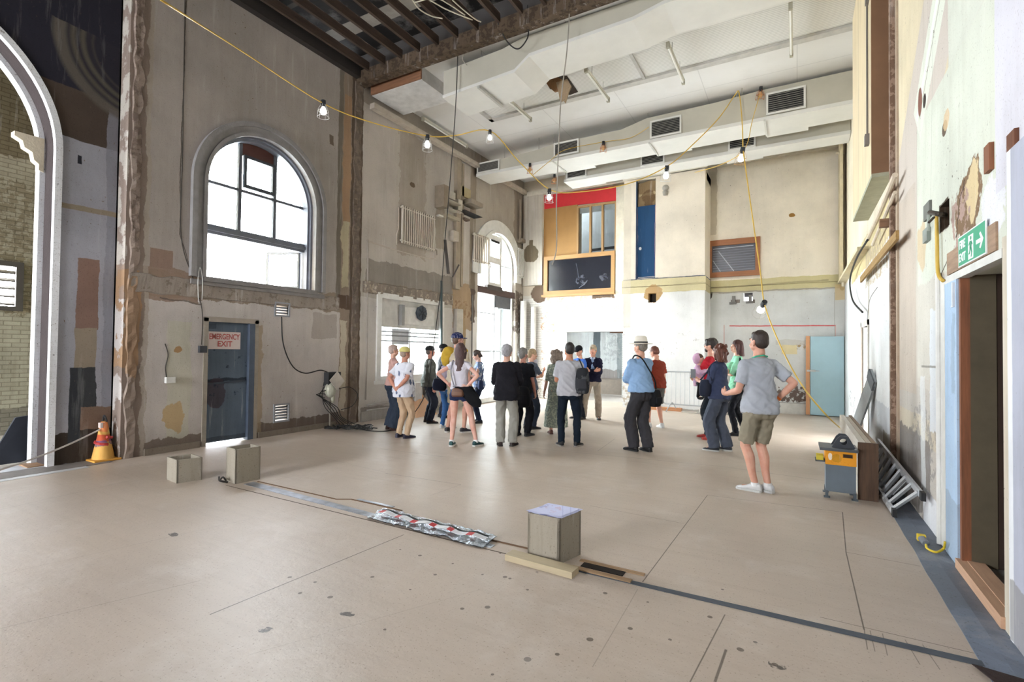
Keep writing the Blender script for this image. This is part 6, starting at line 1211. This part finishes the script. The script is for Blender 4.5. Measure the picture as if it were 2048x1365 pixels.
# ---- the near man in the grey tee
def ex_near(o, U, Hd, JA, JL, k, sh):
    S, E_, T_, d = JA[1]; MB().tube([T_.lerp(E_, .06), T_.lerp(E_, .16)], [.031*k, .032*k], 14).build('wristband', flat('#f07a2a', .5), o, smooth='auto', local=True)
    pts = [U((.075*math.cos(a), -.008 + .068*math.sin(a), 1.472 + .02*(-math.sin(a)))) for a in [PI*j/9 for j in range(-1, 11)][::-1]]
    MB().tube([U((.078, .02, 1.455)), U((.07, -.05, 1.478)), U((0, -.085, 1.487)), U((-.07, -.05, 1.478)), U((-.078, .02, 1.455)), U((-.03, .13, 1.3))], .009, 6).build('lanyard', flat('#35b08c', .6), o, local=True)
person('person in grey t-shirt and khaki shorts, hand on hip, orange wristband', (1519, 984), (1512, 664), 40, ('#a9adb5', 'short', .88, .020), ('shorts', '#8f8775', -.004), ('neat', '#3a2c25'), '#cf9f8a', L_=((.20, .30, 1.05), (.3, -.6, -1), (-1, 0, .2), (0, 1, .2), .8), R_=((.21, .0, 1.0), (1, -.75, 0), (-1, 0, 0), (-.4, .7, -.5), .35), feet=((-.055, .03, 35), (.075, -.01, 15)), headyaw=8, shoes='#d8d8d8', sole='#c9c9c6', build=1.06, extra=ex_near, voxel=.0065, sock=('#e8e8e8', .04))
o_, U_, *q1 = person('person with shoulder-length curly auburn hair in a navy top and grey jeans, looking left', (1438, 902), (1440, 690), 74, ('#3d4560', 'elbow', .86, .025), ('trousers', '#4a505e', .03), ('curly', '#6b3a28'), '#e0b49e', L_='hold', R_='hold', female=True, headpitch=-4, shoes='#20242c', sole='#b9b9b5', feet=((-.1, .05, 5), (.1, -.08, -5)), build=1.15)
k_ = q1[-1]
bag('handbag', 'dark slate handbag on the forearm of the navy-topped curly-haired person', o_, (-.23*k_, .12*k_, 1.04*k_), (.15, .07, .14), cloth('#2b3040'), [(-.23*k_, .02, 1.16*k_), (-.22*k_, .08, 1.35*k_), (-.15*k_, .0, 1.46*k_), (-.22*k_, .22, 1.16*k_)])
T_ = q1[1][-1][2]; M_ = Matrix.LocRotScale(o_.location, o_.rotation_euler, o_.scale); ph = M_ @ (T_ + V(.02, .12, .05))
one('mobile_phone', MB().box((-.04, -.005, -.075), (.04, .005, .075)), flat('#22242a', .3), 'dark phone held up by the navy-topped person', 'phone').location = ph
# man in red carrying a child
def ex_red(o, U, Hd, JA, JL, k, sh):
    MB().ell(Hd((0, .055, 1.565)), (.05*k, .048*k, .045*k), 14, 10).build('beard', hairm('#3a2b25'), o, smooth=True, local=True)
    g = MB()
    for s in (-1, 1): g.tube([Hd((s*.034 + .022*math.cos(j*PI/6), .098, 1.648 + .018*math.sin(j*PI/6))) for j in range(13)], .002, 5); g.tube([Hd((s*.056, .096, 1.652)), Hd((s*.08, .0, 1.648))], .002, 5)
    g.build('glasses', flat('#2a2422', .4), o, local=True)
orr, Ur, Hr, JAr, JLr, kr = person('bearded person in a red t-shirt and red shoes carrying a small child', (1423, 879), (1425, 679), 84, ('#b52531', 'short', .87, .022), ('trousers', '#20262f', .0), ('full', '#2d221e'), '#d8a892', L_='cradle', R_='cradle', feet=((-.1, -.04, 5), (.1, .10, -5)), shoes='#b8302a', sole='#b23a30', extra=ex_red)
# the child: pink hooded jacket, black leggings
cM = Matrix.LocRotScale(orr.location, orr.rotation_euler, orr.scale); cp_ = cM @ V(-.10, .20, 1.04)
ch = thing('person', 'small child in a pink patterned hooded jacket carried by the red-shirted person', 'person', cp_, orr.rotation_euler.z + PI)
cbm = MB().rings([oring((0, 0, z), rx, ry, 16, 2.2) for z, rx, ry in ((-.02, .085, .075), (.06, .10, .08), (.18, .095, .08), (.28, .10, .07), (.32, .05, .045), (.36, .04, .04))]).ell((0, .0, .44), (.075, .085, .09), 18, 12).ell((0, .085, .43), .012, 8, 6)
for s in (-1, 1):
    limb(cbm, [V(s*.09, 0, .27), V(s*.14, .06, .20), V(s*.10, .15, .24)], [.034, .028, .02]); hand(cbm, V(s*.10, .15, .24), V(0, 1, .3), V(-s, 0, 0), V(0, 0, 1), .5, .6); limb(cbm, [V(s*.05, 0, .0), V(s*.16, .06, -.04), V(s*.17, .03, -.24)], [.05, .04, .028]); cbm.tube([V(s*.17, .03, -.24), V(s*.17, .09, -.27)], .025, 8)
REM.append((cbm.build('body', skin('#e3bba6'), ch, smooth=True, local=True), .006, 0, None))
jm = MB().rings([oring((0, 0, z), rx, ry, 18, 2.2) for z, rx, ry in ((-.06, .12, .10), (.06, .125, .105), (.18, .12, .10), (.28, .12, .085), (.33, .07, .06))]).ell((0, -.03, .45), (.095, .09, .11), 18, 12)
for s in (-1, 1): limb(jm, [V(s*.10, 0, .27), V(s*.15, .06, .20), V(s*.11, .14, .235)], [.05, .045, .036])
REM.append((jm.build('hooded_jacket', cloth('#d9b3cf', pat=('leaf', '#b9a8d8', 22)), ch, smooth=True, local=True), .009, .006, 'top'))
lg = MB()
for s in (-1, 1): limb(lg, [V(s*.05, 0, .0), V(s*.16, .06, -.04), V(s*.17, .03, -.24)], [.06, .046, .034]); 
REM.append((lg.build('leggings', cloth('#1c1c20'), ch, smooth=True, local=True), .009, .003, 'leg'))
for s in (-1, 1):
    MB().ell((s*.17, .07, -.27), (.032, .06, .03), 12, 8).build('shoe', flat('#1b1b1f'), ch, smooth=True, local=True); MB().ell((s*.026, .078, .45), .008, 8, 6).build('eye', flat('#332c28'), ch, local=True)
MB().ell((0, -.01, .465), (.078, .088, .085), 16, 10).build('hair', hairm('#5b4030'), ch, smooth=True, local=True)
# woman in green
og, *q2 = person('person with long auburn hair, arms folded, in a mint green top', (1475, 871), (1478, 682), 106, ('#93d9b4', 'elbow', .84, .02), ('trousers', '#15161c', -.008), ('shoulder', '#4a2320'), '#edc5ae', L_='cross', R_='cross', female=True, shoes='#17171b', sole='#17171b', feet=((-.08, .06, 5), (.12, -.14, -8)), headyaw=10)
kg = q2[-1]; bag('tote_bag', 'black fabric bag hanging at the side of the mint-topped person', og, (-.26*kg, .0, .98*kg), (.17, .06, .22), WB, [(-.26*kg, .02, 1.15*kg), (-.2*kg, .0, 1.44*kg), (-.26*kg, -.04, 1.15*kg)])
# brown tee, head bowed
def ex_br(o, U, Hd, JA, JL, k, sh):
    S, E_, T_, d = JA[1]; MB().tube([T_.lerp(E_, .05), T_.lerp(E_, .16)], [.031*k, .032*k], 14).build('wristband', flat('#e8e83a', .5), o, smooth='auto', local=True)
person('person in a rust brown t-shirt and grey shorts with a yellow wristband, head bowed', (1312, 856), (1309, 694), 52, ('#8c3b2b', 'short', .87, .022), ('shorts', '#686764', .01), ('short', '#7a4638'), '#dba892', headpitch=22, headyaw=15, feet=((-.12, .1, 0), (.11, -.04, -12)), shoes='#dcdcdc', sole='#cfcfcf', extra=ex_br, sock=('#e8e8e8', .05), build=1.15)
# hat man
def ex_hat(o, U, Hd, JA, JL, k, sh):
    MB().rings([oring((0, -.004, z), .170*1.08, .13, 20, 2.2, lambda q: q*k) for z in (.99, 1.03)]).build('belt', flat('#1c1a1a'), o, smooth='auto', local=True)
oh, *q3 = person('person in a pale wide-brimmed hat, light blue shirt and baggy charcoal trousers', (1281, 903), (1276, 680), 58, ('#8fb0d6', 'long', .93, .028), ('trousers', '#3b3a3e', .028), ('neat', '#8f867c'), '#d3a48c', L_='cross', R_='cross', hat=('brim', '#e6dfd2'), shoes='#1b1b1d', sole='#1b1b1d', headyaw=12, feet=((-.08, .08, 12), (.10, -.05, -4)), build=1.1, extra=ex_hat)
kh = q3[-1]; bag('camera_bag', 'small black camera bag slung on a diagonal strap over the light blue shirt', oh, (.21*kh, -.10*kh, .83*kh), (.11, .07, .14), WB, [(.2*kh, -.12*kh, .98*kh), (.13*kh, -.165*kh, 1.12*kh), (0, -.165*kh, 1.3*kh), (-.10*kh, -.12*kh, 1.46*kh), (-.13*kh, -.0, 1.50*kh), (-.08*kh, .13*kh, 1.40*kh)], flap=cloth('#222328'), rz=.3)
# speaker
def ex_sp(o, U, Hd, JA, JL, k, sh):
    q = MB().rings([oring((0, .006, z), rx, ry, 16, 2.2, U) for z, rx, ry in ((.97, .10, .125), (1.2, .08, .128), (1.38, .06, .118), (1.47, .05, .07))]); q.build('blue_shirt', cloth('#8fa8cf'), o, smooth=True, local=True)
    for s in (-1, 1): MB().poly([(0, 0), (.05, .01), (.035, .06), (0, .05)], [], lambda a, b: U((s*(.012 + a), .088 - a*.5, 1.43 + b)), (0, .004, 0)).build('collar', cloth('#c5d0e2'), o, local=True); MB().poly([(.01, 0), (.075, .25), (.03, .30), (.0, .1)], [], lambda a, b: U((s*(.045 + a), .128 - b*.12, 1.15 + b)), (0, .008, 0)).build('lapel', cloth('#1a1b30'), o, local=True)
person('grey-blond person in a navy blazer and beige trousers, arms folded, facing the camera', (1185, 839), (1192, 692), 196, (cloth('#1f2038'), 'long', .90, .028, 'blazer'), ('trousers', '#b0a598', .012), ('full', '#c9b89c'), '#d8a48e', L_='cross', R_='cross', feet=((-.14, .0, 10), (.22, .02, -22)), shoes='#2a211f', sole='#1f1a18', extra=ex_sp)
person('person in a bright blue t-shirt and dark cap behind the speaker, partly hidden', (1158, 838), (1148, 696), 150, (cloth('#4a78d0'), 'short', .87, .022), ('trousers', '#2a2e38'), ('neat', '#3a2c25'), '#e0b09a', hat=('cap', '#1d1f24'), headpitch=18, headyaw=20, loc=fl(1159, 838), H=1.72)
# grey tee from behind
ogt, *q4 = person('dark-haired person seen from behind in a pale grey t-shirt and dark jeans', (1137, 893), (1127, 687), 24, ('#b3b3b8', 'short', .86, .025), ('trousers', '#18222e', -.002), ('short', '#241d1c'), '#b98468', L_='hold', R_='hold', headyaw=16, feet=((-.13, .0, 20), (.15, .02, -30)), shoes='#191a1d', sole='#8b8580', build=1.1)
kt = q4[-1]; bag('backpack', 'black and grey rucksack slung on the right shoulder of the pale grey t-shirt wearer', ogt, (.22*kt, -.12*kt, 1.12*kt), (.11, .09, .22), cloth('#2b2c30', pat=('n', '#4a4b4e', 9)), [(.24*kt, -.12*kt, 1.3*kt), (.17*kt, -.06*kt, 1.47*kt), (.2*kt, .1*kt, 1.36*kt), (.26*kt, .02*kt, 1.0*kt)], flap=cloth('#3a3b40'), rz=-.3)
person('person with grey curly hair in a long sage green dress behind the grey t-shirt', (1112, 868), (1110, 699), 30, (cloth('#8f9a92', pat=('n', '#b5bcab', 30)), 'elbow', 1.0, .02, 'bodice'), ('skirt', cloth('#8f9a92', pat=('n', '#b5bcab', 30)), .03, .15), ('curly', '#9b8a7c'), '#c99c88', female=True, shoes='#7b5248', sole='#5c4138', H=1.62)
# black tee and the white-haired man in the blazer
obt, *q5 = person('grey-haired person in a black t-shirt and black trousers beside the dark blazer', (1044, 872), (1046, 698), 4, ('#15161b', 'short', .86, .026), ('trousers', '#14151c', .012), ('full', '#8c8884'), '#b08070', R_=((.22, .12, .86), (.3, -1, 0), (-1, 0, 0), None, .5), headyaw=-20, feet=((-.1, -.02, 5), (.12, .03, -20)), shoes='#26262a', sole='#3a3a3c', build=1.05)
kb = q5[-1]; bag('shoulder_bag', 'large black bag hanging low between the dark blazer and the black t-shirt wearer', obt, (.02*kb, -.20*kb, .80*kb), (.22, .07, .2), WB, [(-.02*kb, -.2*kb, .98*kb), (-.1*kb, -.15*kb, 1.2*kb), (-.13*kb, -.04*kb, 1.48*kb), (-.13*kb, .12*kb, 1.35*kb)], flap=cloth('#1b1b20'))
person('white-haired person seen from behind in a dark blazer and pale grey trousers', (1012, 892), (1012, 691), 26, (cloth('#1d1c22'), 'long', .80, .034, 'blazer'), ('trousers', '#97958e', .018), ('full', '#a8a6aa'), '#c9a08c', L_='hold', R_='hold', headyaw=-14, feet=((-.10, .0, 12), (.12, .02, -20)), shoes='#2a1d1c', sole='#1c1615', build=1.12)
obl, *q6 = person('blond person with a white sheet of paper, half hidden behind the black t-shirt wearer', (1062, 858), (1058, 702), -20, ('#5f6878', 'short', .86, .02), ('trousers', '#2c3442'), ('bob', '#c2a884'), '#e0b39c', L_='hold', R_=((.02, .36, 1.28), (.7, -.5, -1), (-.6, -.4, .5), (-.3, .9, .3), .7), female=True, headyaw=-30, headpitch=14, loc=fl(1060, 858), H=1.63)
pp = at(1066, 733, 'y', 9.25); one('paper_sheet', MB().box((-.11, -.002, -.07), (.11, .002, .07)), flat('#dadbe2', .6, var=.02), 'white sheet of paper held up by the half-hidden blond person', 'paper').location = pp
# woman in blue pattern
opw, *q7 = person('person in a pale blue patterned top and dark jeans, head bowed, by the tall window', (957, 846), (947, 699), 128, (cloth('#7d95bd', pat=('n', '#d5dcea', 14)), 'cap', .86, .022), ('trousers', '#232d44', -.004), ('bob', '#4d3d38'), '#ddb4a4', L_='hold', R_='hold', female=True, headpitch=22, H=1.60, shoes='#23232a')
kw = q7[-1]; bag('handbag', 'slate blue handbag at the hip of the pale blue patterned top wearer', opw, (-.20*kw, -.02, .93*kw), (.13, .06, .10), cloth('#3c4a72'), [(-.2*kw, -.02, 1.0*kw), (-.12*kw, -.10*kw, 1.3*kw), (.10*kw, -.04, 1.47*kw), (.14*kw, .08*kw, 1.3*kw)])
# tall man with star cap
def ex_tall(o, U, Hd, JA, JL, k, sh):
    m = MB(); m.ell(U((-.15, -.06, 1.42)), (.13*k, .10*k, .10*k), 16, 10); m.ell(U((-.20, -.09, 1.30)), (.09*k, .06*k, .14*k), 16, 10); m.ell(U((.12, -.02, 1.45)), (.11*k, .08*k, .05*k), 14, 8); m.tube(smoothpath([U((-.1, .08, 1.45)), U((-.08, .13, 1.3)), U((-.1, .14, 1.12))]), .035*k, 10)
    REM.append((m.build('mustard_jumper', cloth('#c2a03c'), o, smooth=True, local=True), .012, .014, 'top'))
person('tall person in a white-spotted navy cap with a mustard jumper over the shoulder', (912, 865), (916, 668), 0, ('#c9bda8', 'short', .88, .022), ('shorts', '#a89a82', .012), ('neat', '#6b5245'), '#c99a88', L_='hold', R_='hang', hat=('cap', cloth('#27305e', pat=('dots', '#f0f0f4', 38))), headyaw=-30, feet=((-.14, -.05, 10), (.14, .06, -25)), shoes='#25232b', sole='#c9c5be', extra=ex_tall)
# the girl
ogr, *q8 = person('person with long brown hair, white t-shirt and denim shorts, one knee bent', (918, 893), (912, 688), 24, ('#d5d2dc', 'cap', .97, .016), ('hotpants', '#2a3558'), ('long', '#5b4140'), '#dcb0a0', L_=((.20, -.02, 1.06), (1, -.5, 0), (-1, 0, 0), (-.35, .75, -.5), .35), R_='hipback', female=True, feet=((-.13, .02, 0), (.29, .08, -30)), shoes='#1f4a4c', sole='#dadada', sock=('#e6e6e6', .05), voxel=.0065)
kq = q8[-1]; bag('crossbody_bag', 'small brown leather bag on a thin strap over the denim shorts', ogr, (.0*kq, -.17*kq, .93*kq), (.10, .045, .075), flat('#6b4634', .5, bump=.4), [(-.05*kq, -.17*kq, 1.0*kq), (-.13*kq, -.12*kq, 1.25*kq), (-.12*kq, -.02*kq, 1.46*kq), (-.1*kq, .12*kq, 1.35*kq)], flat('#8b8a95'), flap=flat('#7b553f', .5))
jk = MB(); jM = Matrix.LocRotScale(ogr.location, ogr.rotation_euler, ogr.scale)
jj = thing('jacket', 'black jacket tied round the waist of the long-haired person in denim shorts', 'jacket', ogr.location, ogr.rotation_euler.z)
jk.rings([oring((c_, -.06 - .01*i, z), rx, ry, 16, 2.4) for i, (z, c_, rx, ry) in enumerate(((.66, .30, .07, .05), (.74, .27, .12, .07), (.84, .20, .14, .09), (.94, .14, .13, .11), (1.0, .06, .17, .12)))])
jb_ = jk.build('jacket_body', WB, jj, smooth=True, local=True); REM.append((jb_, .012, .014, 'top'))
# olive jacket and company
person('person in a dark cap, olive jacket and dark jeans standing in profile to the right', (857, 846), (857, 694), -38, (cloth('#5d605a'), 'long', .84, .03, 'jacket'), ('trousers', '#2b303c', .012), ('neat', '#6b625c'), '#c28a7a', hat=('cap', '#2b2c2e'), shoes='#3a2c28', sole='#2a2220', headyaw=-4, build=1.08)
person('person in a black cap and black jacket just behind the olive jacket wearer', (884, 836), (874, 697), -44, (cloth('#1c1d22'), 'long', .84, .03, 'jacket'), ('trousers', '#22283a', .006), ('neat', '#4a403a'), '#c28a7a', hat=('cap', '#202124'), shoes='#26262a', loc=(-7.3, 9.5, 0), H=1.72)
opl, *q9 = person('person in a pale lilac top and bright blue jeans, hidden behind the hand-on-hip girl', (884, 862), (890, 710), -6, ('#c9bfd6', 'short', .88, .02), ('trousers', '#3f6aa0', -.006), ('shoulder', '#4a3a36'), '#dcb0a0', female=True, shoes='#dcdcdc', sole='#e6e6e6', loc=fl(892, 857), H=1.54)
kz = q9[-1]; bag('shoulder_bag', 'dark blue bag on the back of the lilac-topped person in bright jeans', opl, (-.06, -.17*kz, 1.02*kz), (.16, .07, .13), cloth('#1f2436'), [(-.1, -.17, 1.12*kz), (-.15, -.1, 1.3*kz), (-.13, 0, 1.46*kz)])
# floral shirt
person('person in a white leaf-print shirt, yellow cap and beige trousers, hands clasped behind the back', (806, 876), (815, 696), -8, (cloth('#d6d8e2', pat=('leaf', '#56627e', 11)), 'short', .80, .036), ('trousers', '#c0a68a', -.002), ('short', '#b39a88'), '#b98672', L_='behind', R_='behind', hat=('cap', cloth('#d9cf86')), headyaw=-10, shoes='#2c2a3c', sole='#3d3a48', sock=('#33303c', .05), build=1.12)
person('person in a dusty pink top and wide jeans, hidden behind the leaf-print shirt', (787, 858), (797, 694), -30, ('#b59088', 'long', .93, .018), ('trousers', '#2b3340', .05), ('short', '#c9b0a6'), '#c99c88', female=True, shoes='#3c2420', sole='#3c2420', loc=fl(783, 860), H=1.68)
# ------------------------------------------------------------------ fuse bodies and garments into continuous skins, add folds
for ob, vx, amp, kind in REM:
    r = ob.modifiers.new('fuse', 'REMESH'); r.mode = 'VOXEL'; r.voxel_size = vx; r.use_smooth_shade = True
    s = ob.modifiers.new('smooth', 'SMOOTH'); s.factor = .5; s.iterations = 4 if kind else 2
bpy.context.view_layer.update()
_dg = bpy.context.evaluated_depsgraph_get()
for ob, vx, amp, kind in REM:
    me = bpy.data.meshes.new_from_object(ob.evaluated_get(_dg)); ob['_new'] = 1
    if amp:
        sd = random.uniform(0, 50); N = noise.noise; sc = {'top': (7, 7, 9), 'leg': (11, 11, 7), 'hair': (28, 28, 11)}[kind]
        nv = [v.normal.copy() for v in me.vertices]
        for v, nn in zip(me.vertices, nv):
            p = v.co; q = Vector((p.x*sc[0] + sd, p.y*sc[1], p.z*sc[2])); w_ = N(q * .5) * .4
            if kind == 'top': w_ += -abs(N(Vector((p.x*9 + p.z*9 + sd, p.y*9 - p.z*7, p.z*6)))) * 1.1 + .3 - abs(N(Vector((p.x*22 - p.z*16, p.y*22, p.z*9 + sd)))) * .35
            elif kind == 'leg': w_ += -abs(N(Vector((p.x*12 + sd, p.y*12 + p.z*3, p.z*8)))) * 1.0 + .25 - abs(N(Vector((p.x*26, p.y*26 + sd, p.z*17)))) * .3
            else: w_ += N(q)
            v.co = p + nn * amp * w_
    old = ob.data; ob.modifiers.clear(); ob.data = me; me.polygons.foreach_set('use_smooth', [True] * len(me.polygons)); bpy.data.meshes.remove(old); del ob['_new']
# ------------------------------------------------------------------ finish: lettering to meshes
bpy.context.view_layer.update()
dg = bpy.context.evaluated_depsgraph_get()
for o, par in TEXTS:
    me = bpy.data.meshes.new_from_object(o.evaluated_get(dg)); mw = o.matrix_world.copy(); q = bpy.data.objects.new('lettering', me); C.objects.link(q)
    q.parent = par; M = Matrix.Identity(4); r = par
    while r is not None: M = Matrix.LocRotScale(r.location, r.rotation_euler, r.scale) @ M; r = r.parent
    q.matrix_world = mw; q.matrix_parent_inverse = Matrix.Identity(4); q.matrix_basis = M.inverted() @ mw
    bpy.data.objects.remove(o)

def split_pieces(ob):
    me = ob.data; par = list(range(len(me.vertices)))
    def find(i):
        while par[i] != i: par[i] = par[par[i]]; i = par[i]
        return i
    for e in me.edges: a, b = find(e.vertices[0]), find(e.vertices[1]); par[a] = b
    grp = {}
    for p in me.polygons: grp.setdefault(find(p.vertices[0]), []).append(p)
    if len(grp) < 2: return
    base = ob.name.split('.')[0]
    for n_, (r, ps) in enumerate(grp.items()):
        ids = sorted({v for p in ps for v in p.vertices}); mp = {v: i for i, v in enumerate(ids)}
        m2 = bpy.data.meshes.new(base); m2.from_pydata([me.vertices[v].co for v in ids], [], [[mp[v] for v in p.vertices] for p in ps])
        for m_ in me.materials: m2.materials.append(m_)
        m2.polygons.foreach_set('use_smooth', [p.use_smooth for p in ps]); m2.polygons.foreach_set('material_index', [p.material_index for p in ps])
        q = ob if n_ == 0 else ob.copy()
        if n_: C.objects.link(q)
        q.data = m2
PIECES = {'hanger_rods': 'hanger_rod', 'hangers': 'hanger', 'seam': 'seam', 'brackets': 'bracket', 'header_pipes': 'header_pipe', 'fan_blades': 'fan_blade', 'glazing_bars': 'glazing_bar', 'wire': 'wire', 'slats': 'slat', 'rungs': 'rung'}
for ob in list(C.objects):
    b_ = ob.name.split('.')[0]
    if b_ in PIECES and ob.type == 'MESH' and ob.parent: ob.name = PIECES[b_]; split_pieces(ob)
